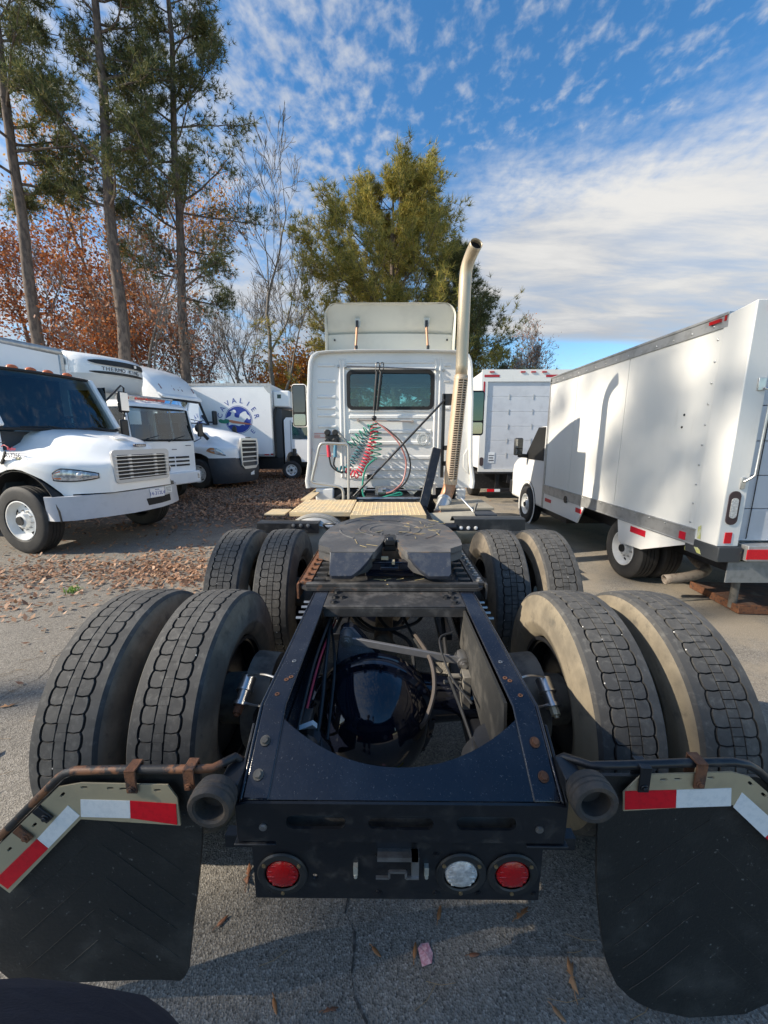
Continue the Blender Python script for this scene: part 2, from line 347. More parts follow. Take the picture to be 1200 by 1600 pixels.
# ------------------------------------------------------------------ ground
def ground_material():
    m = bpy.data.materials.new('asphalt'); m.use_nodes = True; t = m.node_tree; b = t.nodes['Principled BSDF']
    tcn = t.nodes.new('ShaderNodeTexCoord')
    def noise(s, d=4, r=.6, lo=0., hi=1.):
        n = t.nodes.new('ShaderNodeTexNoise'); n.inputs['Scale'].default_value = s; n.inputs['Detail'].default_value = d; n.inputs['Roughness'].default_value = r
        t.links.new(tcn.outputs['Object'], n.inputs['Vector'])
        k = t.nodes.new('ShaderNodeMapRange'); k.interpolation_type = 'SMOOTHSTEP'; k.inputs['From Min'].default_value = lo; k.inputs['From Max'].default_value = hi
        t.links.new(n.outputs['Fac'], k.inputs['Value']); return k.outputs['Result'], n.outputs['Fac']
    def mix(f, a, c, amt=1):
        x = t.nodes.new('ShaderNodeMix'); x.data_type = 'RGBA'
        for k, q in (('A', a), ('B', c)):
            if isinstance(q, tuple): x.inputs[k].default_value = (*q, 1)
            else: t.links.new(q, x.inputs[k])
        if amt != 1:
            mm = t.nodes.new('ShaderNodeMath'); mm.operation = 'MULTIPLY'; mm.inputs[1].default_value = amt; t.links.new(f, mm.inputs[0]); f = mm.outputs[0]
        t.links.new(f, x.inputs['Factor']); return x.outputs['Result']
    vor = t.nodes.new('ShaderNodeTexVoronoi'); vor.inputs['Scale'].default_value = 150; t.links.new(tcn.outputs['Object'], vor.inputs['Vector'])
    sepc = t.nodes.new('ShaderNodeSeparateColor'); t.links.new(vor.outputs['Color'], sepc.inputs[0])
    c = mix(noise(.55, 5, .6, .35, .65)[0], (.195, .177, .152), (.245, .223, .19))
    c = mix(noise(6, 5, .6, .4, .7)[0], c, (.165, .15, .13), .6)
    st = t.nodes.new('ShaderNodeMapRange'); st.inputs['From Min'].default_value = .55; st.inputs['From Max'].default_value = 1.; t.links.new(sepc.outputs[0], st.inputs['Value'])
    c = mix(st.outputs['Result'], c, (.40, .375, .335), .6)
    s2 = t.nodes.new('ShaderNodeMapRange'); s2.inputs['From Min'].default_value = .45; s2.inputs['From Max'].default_value = 0.; t.links.new(sepc.outputs[1], s2.inputs['Value'])
    c = mix(s2.outputs['Result'], c, (.045, .042, .038), .7)
    c = mix(noise(.9, 6, .7, .56, .74)[0], c, (.085, .08, .073), .7)
    c = mix(noise(3.1, 7, .7, .60, .72)[0], c, (.07, .066, .06), .6)
    c = mix(noise(2.2, 7, .7, .62, .8)[0], c, (.26, .24, .21), .6)
    # sunlit tan with some dust, painted in to the right, leaf mould to the far left
    sp = t.nodes.new('ShaderNodeSeparateXYZ'); t.links.new(tcn.outputs['Object'], sp.inputs[0])
    def lin(o, a, b_):
        k = t.nodes.new('ShaderNodeMapRange'); k.interpolation_type = 'SMOOTHSTEP'; k.inputs['From Min'].default_value = a; k.inputs['From Max'].default_value = b_; t.links.new(o, k.inputs['Value']); return k.outputs['Result']
    def mul(a, c_):
        k = t.nodes.new('ShaderNodeMath'); k.operation = 'MULTIPLY'; t.links.new(a, k.inputs[0]); t.links.new(c_, k.inputs[1]); return k.outputs[0]
    sun_dust = mul(lin(sp.outputs['X'], 1.2, 2.6), noise(1.6, 6, .65, .34, .6)[0])
    c = mix(sun_dust, c, (.30, .255, .195), .75)
    mould = mul(mul(lin(sp.outputs['X'], -.5, -2.0), lin(sp.outputs['Y'], 5.5, 9.5)), noise(.8, 6, .65, .3, .5)[0])
    c = mix(mould, c, (.095, .058, .036), .9)
    t.links.new(c, b.inputs['Base Color']); b.inputs['Roughness'].default_value = .85; b.inputs['Specular IOR Level'].default_value = .3
    bn = t.nodes.new('ShaderNodeBump'); bn.inputs['Strength'].default_value = .55; bn.inputs['Distance'].default_value = .006
    t.links.new(vor.outputs['Distance'], bn.inputs['Height']); t.links.new(bn.outputs[0], b.inputs['Normal'])
    return m
g = B(); g.add([(-400, -200, 0), (400, -200, 0), (400, 600, 0), (-400, 600, 0)], [(0, 1, 2, 3)])
go = g.build('ground', ground_material()); go['kind'] = 'structure'

# ------------------------------------------------------------------ the tractor in front of the camera
OFF = (0, 3, 0)
T = thing('semi_truck', 'white day cab tractor seen from behind with navy frame, fifth wheel and tall exhaust stack', 'truck', OFF)
def sb(b, name, mat, parent=None, **k): return b.build(name, mat, parent or T, off=OFF, **k)

# --- wheels
TR, TW = .515, .112
def tyre_mesh():
    b = B()
    prof = [(.29, -.10), (.31, -.128), (.345, -.138), (.352, -.143), (.365, -.143), (.372, -.139), (.41, -.142), (.418, -.139), (.45, -.134), (.47, -.128), (.492, -.122), (.500, -.112)]
    prof += [(.502, 0)] + [(r, -h) for r, h in prof[::-1]]
    b.lathe(prof, (0, 0, 0), (1, 0, 0), 72); return b
def pol(x, th, r):
    r = r - .75 * x * x * (1 if abs(x) < .2 else 0)
    return (x, r * math.sin(th), r * math.cos(th))
def tread_mesh(style, seed):
    b = B(); rr = random.Random(seed); n = 54; d = 2 * math.pi / n; rt, rb = TR, TR - .016
    def block(pts):
        cx = sum(p[0] for p in pts) / len(pts); ct = sum(p[1] for p in pts) / len(pts)
        k = len(pts); jr = rr.uniform(-.0008, .0006)
        top = [pol(cx + (x - cx) * .965, ct + (t - ct) * .972, rt + jr) for x, t in pts]; mid = [pol(x, t, rt - .003) for x, t in pts]; bot = [pol(x, t, rb) for x, t in pts]
        b.add(top + mid + bot, [tuple(range(k))] + [(i, (i + 1) % k, k + (i + 1) % k, k + i) for i in range(k)] + [(k + i, k + (i + 1) % k, 2 * k + (i + 1) % k, 2 * k + i) for i in range(k)])
    for s in (-1, 1):
        ph = 0 if s > 0 else .5
        zig = lambda f: .0630 + .0075 * min(1., 2.0 * (1 - abs(2 * (f % 1) - 1)))
        for k in range(n):
            t0 = (k + ph) * d; g_ = .040
            xi, q = .0225, -.055
            out_ = [(zig(f), t0 + f * d) for f in (g_, .22, .5, .78, 1 - g_)]
            inn = [(xi, t0 + (1 - g_) * d), (xi, t0 + g_ * d)]
            topm = (.043, t0 + (1 - g_ + q) * d); botm = (.043, t0 + (g_ + q) * d)
            pts = out_ + [topm] + inn + [botm]
            block([(s * x, t) for x, t in pts])
            if style == 'lug' and k % 1 == 0: pass
        # shoulder rib with a wavy inner edge
        st = 5; m = n * st; top = []; low = []; edge = []; rim = []
        for i in range(m):
            f = i / st; t = (f + ph) * d
            x = zig(f) + .0098
            top.append(pol(s * x, t, rt)); low.append(pol(s * x, t, rb)); edge.append(pol(s * TW, t, rt)); rim.append((s * .1235, (rt - .024) * math.sin(t), (rt - .024) * math.cos(t)))
        for i in range(m):
            j = (i + 1) % m
            b.add([low[i], low[j], top[j], top[i], edge[j], edge[i], rim[j], rim[i]], [(0, 1, 2, 3), (3, 2, 4, 5), (5, 4, 6, 7)])
    if style == 'rib':
        for k in range(n * 2):
            t0 = k * d / 2; w = .0185 + (.001 if k % 2 else -.001)
            block([(w, t0), (w - .001, t0 + d / 2), (-w + .001, t0 + d / 2), (-w, t0)])
    else:
        for k in range(n * 2):
            t0 = k * d / 2; w = .0188
            block([(w, t0 + .02 * d), (w, t0 + .48 * d), (-w, t0 + .48 * d), (-w, t0 + .02 * d)])
    return b
def pebbles(seed, n):
    b = B(); rr = random.Random(seed); d = 2 * math.pi / 54
    for _ in range(n):
        s = rr.choice((-1, 1)); t = rr.uniform(math.pi, 2 * math.pi) if rr.random() < .75 else rr.uniform(0, 6.28)
        x = s * rr.choice((.071, .069, .0205, .045)); r = TR - .003
        if abs(x) == .045: t = round(t / d) * d - .1 * d
        p = pol(x, t, r); b.sphere(p, rr.uniform(.0018, .0036), 6, 4)
    return b
tm = {}
def wheel_dual(x, y, style, wall, key, npb, inside):
    """one wheel of a dual pair; `inside` is the side (sign of x) on which the open barrel shows"""
    w = B()
    w.lathe([(.05, .02 * inside), (.16, .05 * inside), (.25, .03 * inside), (.262, 0), (.262, .09 * inside), (.285, .10 * inside), (.288, .112 * inside), (.27, .112 * inside), (.27, -.10 * inside), (.29, -.112 * inside)], (0, 0, 0), (1, 0, 0), 40)
    o = w.build('wheel', black, T); o.location = (x, y - OFF[1], TR)
    o.rotation_euler = (rnd.uniform(0, 6), 0, 0) if npb == 0 else (0, 0, 0)
    if 'tyre' not in tm: tm['tyre'] = tyre_mesh().build('tyre', groove, None, ang=50); base = tm['tyre']
    else: base = tm['tyre'].copy(); COL.objects.link(base)
    base.parent = o
    if wall is not tm['tyre'].data.materials[0]:
        kk = 'tyre' + wall.name
        if kk not in tm:
            me = tm['tyre'].data.copy(); me.materials.clear(); me.materials.append(wall); me.materials.append(groove)
            for p in me.polygons:
                if all(abs(me.vertices[i].co.x) < .1235 for i in p.vertices) and math.hypot(p.center.y, p.center.z) > .44: p.material_index = 1
            tm[kk] = me
        base.data = tm[kk]
    kt = 'tread' + style
    if kt not in tm: tr_ = tread_mesh(style, 3).build('tread', rubber, None, smooth=False); tm[kt] = tr_
    else: tr_ = tm[kt].copy(); COL.objects.link(tr_)
    tr_.parent = o
    if npb:
        pb = pebbles(key, npb).build('pebbles', pebble, o); pb['kind'] = 'stuff'
    return o
for s, xs in ((-1, (-.85, -1.20)), (1, (.84, 1.20))):
    for i, x in enumerate(xs):
        ins = -s if i == 0 else -s
        wheel_dual(x, 1.66, 'rib' if s < 0 else 'lug', sidewall if s < 0 else sunlit_wall, 10 + i + 5 * s, 7 if s < 0 else 12, ins)
        wheel_dual(x, 2.97, 'lug', sidewall, 30 + i + 5 * s, 16, ins)

# --- frame rails
for s in (-1, 1):
    xo, xi = s * .425, s * .345
    r = B()
    zt = lambda y: .952 if y >= 1.04 else .952 - .127 * (1.04 - y) / .2
    prof = [(.84, zt(.84)), (1.04, .952), (5.6, .952), (5.6, .69), (1.04, .69), (.84, .70)]
    r.prism([(xo, y, z) for y, z in prof], (-s * .010, 0, 0))                       # web
    r.prism([(xo - s * .010, y, z) for y, z in [(.84, .825), (1.04, .952), (5.6, .952), (5.6, .942), (1.04, .942), (.84, .815)]], (-s * .07, 0, 0))
    r.prism([(xo - s * .010, y, z) for y, z in [(.84, .71), (1.04, .70), (5.6, .70), (5.6, .69), (1.04, .69), (.84, .70)]], (-s * .07, 0, 0))
    ro = sb(r, 'frame_rail', navy, bevel=.004)
    nrm = Vector((0, -.535, .845))
    for y in (.885, .955):
        h = bolt_head(B(), (s * .385, y, zt(y) + .001), nrm, .0095, .011); sb(h, 'bolt', rust if s > 0 else dusty, ro)
    for y, dx in ((1.085, .01), (1.16, 0), (1.175, -.012), (1.27, 0)):
        h = B(); h.lathe([(.0035, 0), (.0075, 0), (.0075, .002), (.0035, .002)], (s * (.375 + dx), y, .9525), (0, 0, 1), 14); sb(h, 'rivet', rust if y < 1.2 else steel, ro)
    for k, y in enumerate((1.72, 1.78, 1.84, 1.90)):
        for z in ((.90, .83) if k % 2 else (.90,)):
            h = B(); h.cyl((xo, y, z), (xo + s * .012, y, z), .016, n=6); h.cyl((xo + s * .01, y, z), (xo + s * .05, y, z), .008, n=8); sb(h, 'frame_bolt', steel, ro)

# --- rear crossmember with scooped top plate
c = B()
pts = [(-.345, .842), (.345, .842)]
scoop = [(.345 - .69 * i / 24, .905 + .105 * abs(1 - 2 * i / 24) ** 2.1) for i in range(25)]
zt = lambda y: .824 + .615 * (y - .84)
poly = [(x, y, zt(y) - .003) for x, y in pts + scoop]
c.prism(poly, (0, .004, -.007))
cm = sb(c, 'rear_crossmember', navy, smooth=False)
c = B(); c.flat([(-.428, .705), (.428, .705), (.428, .815), (.40, .823), (-.40, .823), (-.428, .815)],
    [rrect(-.30, -.145, .745, .787, .019), rrect(-.085, .085, .745, .782, .018), rrect(.145, .30, .745, .787, .019)], .008, XZ(.838))
sb(c, 'face_plate', black, cm, bevel=.002)
c = B(); c.box(-.40, .40, .872, .878, .70, .815); c.box(-.42, .42, .842, .90, .699, .703); sb(c, 'inner_plate', dusty, cm)
c = B()
for x in (-.27, -.225, .215, .26): bolt_head(c, (x, .872, .775), (0, -1, 0), .009, .012)
for x, z in ((-.36, .752), (.36, .752)): bolt_head(c, (x, .829, z), (0, -1, 0), .007, .006)
sb(c, 'bolts', steel, cm)
c = B(); c.box(-.05, .05, .868, .873, .748, .764); c.box(.055, .075, .868, .895, .73, .765); sb(c, 'bracket', dusty, cm)
c = B(); c.bar((.19, .880, .768), (.23, .884, .775), .012, .004); sb(c, 'caught_leaf', M('dry_leaf', (.30, .14, .05), .8), cm)
for s in (-1, 1):
    c = B(); c.prism([(s * .428, .84, .70), (s * .428, .84, .822), (s * .428, 1.0, .92), (s * .428, 1.0, .70)], (s * .008, 0, 0)); c.box(min(s*.33,s*.44), max(s*.33,s*.44), .826, .9, .694, .699); sb(c, 'gusset', black, cm, bevel=.002)

# --- lamp panel
c = B(); LP = .862
lamps = [(-.325, .567, redlens, 'tail_light'), (.309, .572, redlens, 'tail_light'), (.168, .572, clearlens, 'reverse_light')]
c.flat([(-.405, .478), (.388, .478), (.388, .690), (.36, .70), (-.38, .70), (-.405, .690)], [circ(x, z, .047) for x, z, _, _ in lamps] + [circ(-.236, .555, .0085, 10)], .006, XZ(LP))
lp = sb(c, 'lamp_panel', black, bevel=.0015)
for x, z, m, nm in lamps:
    c = B(); c.lathe([(.0, .016), (.018, .0155), (.034, .013), (.044, .007), (.0475, -.004), (.0475, -.03), (.0, -.03)], (x, LP - .004, z), (0, -1, 0), 36)
    lo_ = sb(c, nm, m, lp)
    c = B(); c.lathe([(.049, 0), (.068, 0), (.070, .004), (.066, .008), (.052, .009), (.048, .006)], (x, LP - .006, z), (0, -1, 0), 36); 
    rg = sb(c, 'lamp_flange', plastic, lp)
    c = B()
    for a in (35, 145, 270): bolt_head(c, (x + .0585 * math.cos(RD(a)), LP - .014, z + .0585 * math.sin(RD(a))), (0, -1, 0), .0035, .003)
    sb(c, 'lamp_screws', M('brass', (.45, .33, .18), .4, metal=.8), lp)
    c = B(); 
    for k in range(-2, 3): 
        w = math.sqrt(.043 ** 2 - (k * .015) ** 2); c.box(x - w * .9, x + w * .9, LP - .0195 + abs(k) * .0018, LP - .0165 + abs(k) * .0018, z + k * .015 - .0035, z + k * .015 + .0035)
    sb(c, 'lens_rib', m, lp, bevel=.0015)
for x in (-.122, .072):
    c = B(); c.box(x - .006, x + .006, LP - .018, LP - .006, .575, .603); c.cyl((x, LP - .02, .571), (x, LP - .006, .571), .005, n=8); sb(c, 'clip', M('zinc', (.62, .60, .52), .4, metal=.6), lp)
c = B(); c.box(-.062, .048, LP - .03, LP - .006, .638, .652); c.box(.03, .05, LP - .03, LP - .006, .590, .652); c.bar((-.066, LP - .03, .586), (-.03, LP - .03, .586), .006, .006); c.bar((-.03, LP - .03, .586), (-.03, LP - .03, .606), .006, .006); c.bar((-.03, LP - .03, .606), (.015, LP - .03, .606), .006, .006); c.bar((.015, LP - .03, .606), (.015, LP - .03, .586), .006, .006); c.bar((.015, LP - .03, .586), (.05, LP - .03, .586), .006, .006)
sb(c, 'hook', steel, lp)
c = B()
for x, z in ((-.36, .50), (-.06, .50), (.10, .50), (.375, .50), (-.06, .625), (.10, .632), (.22, .50)): bolt_head(c, (x, LP - .006, z), (0, -1, 0), .006, .005)
sb(c, 'panel_bolts', black, lp)
for s in (-1, 1):
    c = B(); c.box(min(s*.385, s*.50), max(s*.385, s*.50), .90, .93, .595, .635); c.box(min(s*.34, s*.36), max(s*.34, s*.36), .868, 1.0, .60, .70); sb(c, 'panel_bracket', black, lp)

# --- mud flaps with hangers
def flap(s, side):
    top = [(x, z) for x, z in side['outline']]
    # curved flap: sheet hung from the bar, bending a little towards the back at the bottom
    b = B(); n = 14; zs0 = max(z for x, z in top); zs1 = min(z for x, z in top)
    def yy(z): f = (zs0 - z) / (zs0 - zs1); return .872 + side['bend'] * f * f + .006 * math.sin(f * 5)
    def span(z):
        xs = []
        k = len(top)
        for i in range(k):
            (x0, z0), (x1, z1) = top[i], top[(i + 1) % k]
            if (z0 - z) * (z1 - z) <= 0 and abs(z1 - z0) > 1e-6: xs.append(x0 + (x1 - x0) * (z - z0) / (z1 - z0))
        return min(xs), max(xs)
    rows = []
    nz, nx = 36, 8
    for i in range(nz + 1):
        z = zs0 - 1e-4 - (zs0 - zs1 - 2e-4) * i / nz; a, e = span(z)
        rows.append([(a + (e - a) * j / nx, yy(z) + .014 * MN.noise(Vector((a * 3 + (e - a) * j / nx * 3.5, z * 3.5, 1.7))) * min(1, i / 12), z) for j in range(nx + 1)])
    vs = [p for r in rows for p in r]; m_ = len(vs); vs2 = [(x, y + .010, z) for x, y, z in vs]; fs = []
    W = nx + 1
    for i in range(nz):
        for j in range(nx):
            a = i * W + j; fs += [(a, a + 1, a + W + 1, a + W), (m_ + a, m_ + a + W, m_ + a + W + 1, m_ + a + 1)]
        fs += [(i * W, (i + 1) * W, m_ + (i + 1) * W, m_ + i * W), (i * W + nx, m_ + i * W + nx, m_ + (i + 1) * W + nx, (i + 1) * W + nx)]
    for j in range(nx): fs += [(j, m_ + j, m_ + j + 1, j + 1), (nz * W + j, nz * W + j + 1, m_ + nz * W + j + 1, m_ + nz * W + j)]
    b.add(vs, fs and vs2 and fs) if False else None
    b.v = vs + vs2; b.f = fs
    fo = sb(b, 'mud_flap', flap_rub, ang=50)
    cx = side['cx']
    for k in range(6):
        for q in (-1, 1):
            z0 = zs0 - .14 - k * .105; x0, x1 = cx + q * .02, cx + q * .24
            pth = []
            for i in range(9):
                f = i / 8; x = x0 + (x1 - x0) * f; z = z0 - .20 * f
                if z < zs1 + .03: break
                a, e = span(z)
                if not (a + .02 < x < e - .02): break
                pth.append((x, yy(z) - .0005 + .014 * MN.noise(Vector((a * 3 + (x - a) * 3.5, z * 3.5, 1.7))) * min(1, (zs0 - z) / (zs0 - zs1) * 3), z))
            if len(pth) > 3:
                rb_ = B(); rb_.tube(pth, .0011, 5); sb(rb_, 'ridge', flap_rub, fo)
    return fo, yy
L_out = [(-.537, .868), (-.548, .70), (-.585, .46), (-.628, .185), (-.655, .155), (-1.15, .155), (-1.19, .20), (-1.17, .55), (-1.12, .64), (-.90, .855), (-.87, .868)]
R_out = [(.535, .872), (.54, .70), (.556, .52), (.578, .36), (.60, .26), (.635, .18), (.69, .12), (.76, .085), (.86, .065), (1.03, .065), (1.13, .12), (1.19, .22), (1.2, .60), (1.06, .76), (.98, .86), (.94, .872)]
flap(-1, dict(outline=L_out, bend=-.01, cx=-.86))
flap(1, dict(outline=R_out, bend=-.02, cx=.86))
for s in (-1, 1):
    if s < 0:
        bar_ = [(-.44, .93, .85), (-.46, .92, .878), (-.50, .87, .889), (-.56, .865, .891), (-.72, .865, .889), (-.865, .865, .884), (-.89, .865, .877), (-.912, .865, .862), (-1.0, .862, .775), (-1.085, .86, .69), (-1.12, .86, .655)]
    else:
        bar_ = [(.43, .93, .86), (.455, .92, .885), (.50, .87, .905), (.60, .865, .914), (.75, .865, .922), (.86, .865, .925), (.90, .865, .918), (.93, .865, .90), (1.02, .862, .82), (1.10, .86, .74), (1.15, .86, .69)]
    h = B(); h.tube(bar_, .0108, 10); hb = sb(h, 'flap_hanger', rustbar if s < 0 else black)
    # torsion spring tube at the frame
    h = B(); cx, cz = (-.476, .850) if s < 0 else (.474, .873)
    h.lathe([(.040, 0), (.040, .10), (.032, .10), (.032, .02)] [:0] + [(.0, .03), (.036, .03), (.036, -.010), (.041, -.014), (.051, -.014), (.055, -.009), (.056, .0), (.053, .003), (.056, .006), (.056, .014), (.053, .017), (.056, .020), (.052, .040), (.046, .046), (.0, .046)], (cx, .80, cz), (0, 1, 0), 28)
    sb(h, 'hanger_spring', M('spring_rubber', (.045, .042, .040), .75, col2=(.09, .07, .055), sc2=16, bump=.2), hb)
    h = B(); h.box(cx + s * -.055, cx - s * .03, .86, .93, cz - .06, cz + .05) if False else h.box(min(s * .425, cx), max(s * .425, cx), .845, .92, cz - .03, cz + .015); sb(h, 'hanger_mount', black, hb, bevel=.003)
    y = .852
    if s < 0:
        pl = [(-.843, .858), (-.614, .854), (-.592, .814), (-.592, .726), (-.860, .744), (-1.10, .491), (-1.135, .53), (-1.115, .64), (-.905, .845)]
        slots = [(-.767, .843, 0), (-.733, .8415, 0), (-.642, .838, 0), (-.836, .845, 0), (-.897, .822, 44), (-.989, .724, 44), (-1.072, .643, 44)]
        tapes = [('white', [(-.850, .808), (-.719, .805), (-.724, .750), (-.857, .753)]), ('red', [(-.718, .805), (-.597, .796), (-.600, .730), (-.723, .750)]),
                 ('white', [(-.887, .789), (-.860, .756), (-.962, .649), (-.988, .680)]), ('red', [(-.989, .679), (-.963, .648), (-1.101, .507), (-1.13, .54)])]
        clamps = [(-.705, .895, .835, 'rust', 0), (-.552, .90, .845, 'rust', 0), (-.965, .775, .735, 'black', 44), (-1.03, .71, .67, 'rust', 44)]
    else:
        pl = [(.581, .841), (.622, .896), (.852, .906), (.900, .892), (1.10, .72), (1.10, .62), (1.06, .62), (.870, .806), (.588, .784)]
        slots = [(.68, .882, 2), (.716, .884, 2), (.80, .889, 2), (.905, .872, -42), (.945, .838, -42), (1.0, .79, -42)]
        tapes = [('red', [(.584, .847), (.716, .852), (.722, .797), (.590, .790)]), ('white', [(.717, .852), (.857, .859), (.865, .804), (.723, .797)]),
                 ('white', [(.887, .846), (.872, .800), (.972, .705), (1.0, .745)]), ('red', [(1.001, .744), (.973, .704), (1.06, .622), (1.09, .66)])]
        clamps = [(.627, .915, .85, 'black', 0), (.768, .928, .863, 'rust', 0), (1.02, .83, .78, 'rust', -42)]
    def slot(x, z, a):
        ca, sa = math.cos(RD(a)), math.sin(RD(a)); return [(x + u * ca - v * sa, z + u * sa + v * ca) for u, v in rrect(-.0095, .0095, -.0035, .0035, .0034, 3)]
    h = B(); h.flat(pl, [slot(*q) for q in slots], .004, XZ(y + .004)); po = sb(h, 'flap_weight_plate', tanplate)
    for cn, q in tapes:
        h = B(); h.prism([(a, y - .0015, b_) for a, b_ in q], (0, .0012, 0)); sb(h, 'reflective_tape', redtape if cn == 'red' else whitetape, po, smooth=False)
    for x, z1, z0, mm, a in clamps:
        h = B(); m = Matrix.Translation((x, 0, z1)) @ Matrix.Rotation(RD(-a), 4, 'Y')
        L = z1 - z0
        h.box(-.014, .014, y - .008, y - .003, -L, .008, m); h.box(-.014, .014, y - .008, y + .032, .004, .009, m); h.box(-.014, .014, y + .028, y + .032, -L * .8, .008, m)
        q = m @ Vector((0, y - .008, -L + .014)); bolt_head(h, q, (0, -1, 0), .007, .007)
        sb(h, 'clamp', rust if mm == 'rust' else black, po, bevel=.0015)

# --- drive axles, differential, torque rods, air bags
for y, front in ((1.66, False), (2.97, True)):
    a = B(); a.tube([(-.70, y, .515), (-.45, y, .515), (-.25, y, .52), (-.08, y, .53), (.12, y, .52), (.40, y, .515), (.70, y, .515)], [.085, .09, .12, .17, .12, .09, .085], 20)
    ax = sb(a, 'rear_drive_axle' if not front else 'front_drive_axle', glossblack)
    a = B(); a.lathe([(0, 0.294), (0.0642, 0.2877), (0.1231, 0.2646), (0.1819, 0.2205), (0.2247, 0.1628), (0.2482, 0.105), (0.2568, 0.06825), (0.2825, 0.063), (0.2868, 0.0525), (0.2868, 0.0294), (0.2696, 0.021), (0.2696, 0), (0.2803, -0.00525), (0.2803, -0.0315), (0.1712, -0.168), (0.107, -0.273), (0.0749, -0.357)], (-.10, y - .05, .485), (0, -1, 0), 48)
    bowl = sb(a, 'differential', glossblack, ax)
    if not front:
        for k in range(22):
            t = RD(k * 360 / 22); p = Vector((-.10 + .277 * math.cos(t), y - .113, .485 + .277 * math.sin(t))); a = B(); a.cyl(p, p + Vector((0, -.008, 0)), .008, n=6); sb(a, 'cover_bolt', glossblack, ax)
        a = B(); a.prism([(.015, y - .325, .345), (.07, y - .30, .36), (.072, y - .308, .38), (.017, y - .333, .365)], (0, -.003, 0)); sb(a, 'yellow_tag', yellow, ax)
        a = B(); a.cyl((-.10, y - .348, .42), (-.10, y - .31, .42), .014, n=6); sb(a, 'plug', glossblack, ax)
    for s in (-1, 1):
        a = B(); a.cyl((s * .56, y, .515), (s * .67, y, .515), .205, .215, 32); a.cyl((s * .67, y, .515), (s * .86, y, .515), .12, .11, 24); sb(a, 'brake_drum', dusty, ax)
        a = B(); a.cyl((s * .36, y - .46, .46), (s * .36, y - .46, .60), .105, .11, 24); a.cyl((s * .36, y - .46, .60), (s * .36, y - .46, .66), .125, .09, 24); a.cyl((s * .36, y - .46, .66), (s * .36, y - .46, .69), .085, .085, 20)
        if not front: sb(a, 'air_bag', M('airbag_rubber', (.035, .037, .042), .45, dirt=(.14, .14, .13), dsc=18, dlo=.55, dhi=.75, damt=.5), ax, ang=30)
        a = B(); a.bar((s * .36, y - .58, .43), (s * .36, y + .35, .46), .09, .05); sb(a, 'trailing_arm', black, ax, bevel=.006)
        a = B(); p = Vector((s * .632, y - .17, .735)); d = Vector((s * .012, -.11, -.075)).normalized()
        a.cyl(p, p + d * .05, .032, .032, 18); a.cyl(p + d * .05, p + d * .058, .036, .036, 18); a.cyl(p + d * .058, p + d * .10, .026, .024, 18); a.cyl(p + d * .10, p + d * .115, .030, .030, 14)
        if not front:
            bc = sb(a, 'slack_adjuster', bright, ax)
            a = B(); a.cyl(p + d * .115, p + d * .145, .019, .019, 8); a.cyl(p + d * .145, p + d * .155, .010, .010, 8); sb(a, 'adjuster_nut', rust if s < 0 else tanplate, ax)
            a = B(); a.tube(bez([(s * .425, y - .30, .80), (s * .53, y - .26, .81), tuple(p + d * .02 + Vector((0, 0, .03)))]), .0045, 6); a.tube(bez([(s * .425, y - .34, .74), (s * .53, y - .33, .72), tuple(p + d * .1)]), .0045, 6); sb(a, 'brake_line', steel, ax)
        a = B(); a.cyl((s * .52, y - .12, .56), (s * .52, y - .30, .56), .085, .075, 24); a.cyl((s * .52, y - .19, .56), (s * .52, y - .21, .56), .094, .094, 24); sb(a, 'brake_chamber', black, ax)
# rear torque rod with its tower
a = B(); a.prism([(-.262, 1.70, .845), (-.247, 1.70, .862), (-.20, 1.70, .862), (-.185, 1.70, .848), (-.06, 1.66, .72), (-.06, 1.60, .66), (-.285, 1.60, .64)], (0, .05, 0)); tw = sb(a, 'torque_tower', navy, bevel=.004)
a = B(); a.bar((-.225, 1.66, .822), (.30, 1.62, .742), .026, .026); a.bar((-.225, 1.645, .826), (.30, 1.605, .746), .006, .034)
tq = sb(a, 'torque_rod', M('rod_grey', (.20, .20, .205), .4, metal=.4, dirt=(.25, .24, .23), dsc=30, damt=.5), bevel=.004)
for p in ((-.225, 1.66, .826), (.315, 1.62, .738)):
    a = B(); p = Vector(p); a.cyl(p - Vector((0, .03, 0)), p + Vector((0, .05, 0)), .030, .030, 20); a.cyl(p - Vector((0, .036, 0)), p - Vector((0, .03, 0)), .020, .020, 6); a.cyl(p - Vector((0, .043, 0)), p - Vector((0, .036, 0)), .011, .011, 10)
    sb(a, 'rod_end', steel, tq)
a = B(); a.box(.335, .412, 1.25, 1.75, .70, .712); a.prism([(.333, 1.08, .93), (.333, 1.80, .93), (.333, 1.80, .72), (.333, 1.20, .62), (.333, 1.04, .60)], (.010, 0, 0)); sb(a, 'rail_liner', M('dusty_grey_plate', (.032, .032, .031), .7, col2=(.085, .08, .072), sc2=7, bump=.1))
a = B(); a.box(.30, .335, 1.52, 1.60, .56, .72); a.cyl((.30, 1.56, .70), (.24, 1.56, .70), .012, n=8); a.cyl((.30, 1.56, .67), (.22, 1.56, .67), .010, n=8); sb(a, 'valve_bracket', dusty, bevel=.003)
a = B(); a.box(-.333, -.30, 1.12, 1.22, .70, .80); a.cyl((-.31, 1.12, .735), (-.31, 1.07, .735), .045, .045, 20); sb(a, 'levelling_valve', plastic, bevel=.004)
a = B(); a.prism([(-.325, 1.1, .81), (-.28, 1.1, .83), (-.27, 1.12, .80), (-.30, 1.13, .79)], (0, .01, .01)); sb(a, 'white_tag', whitetape)
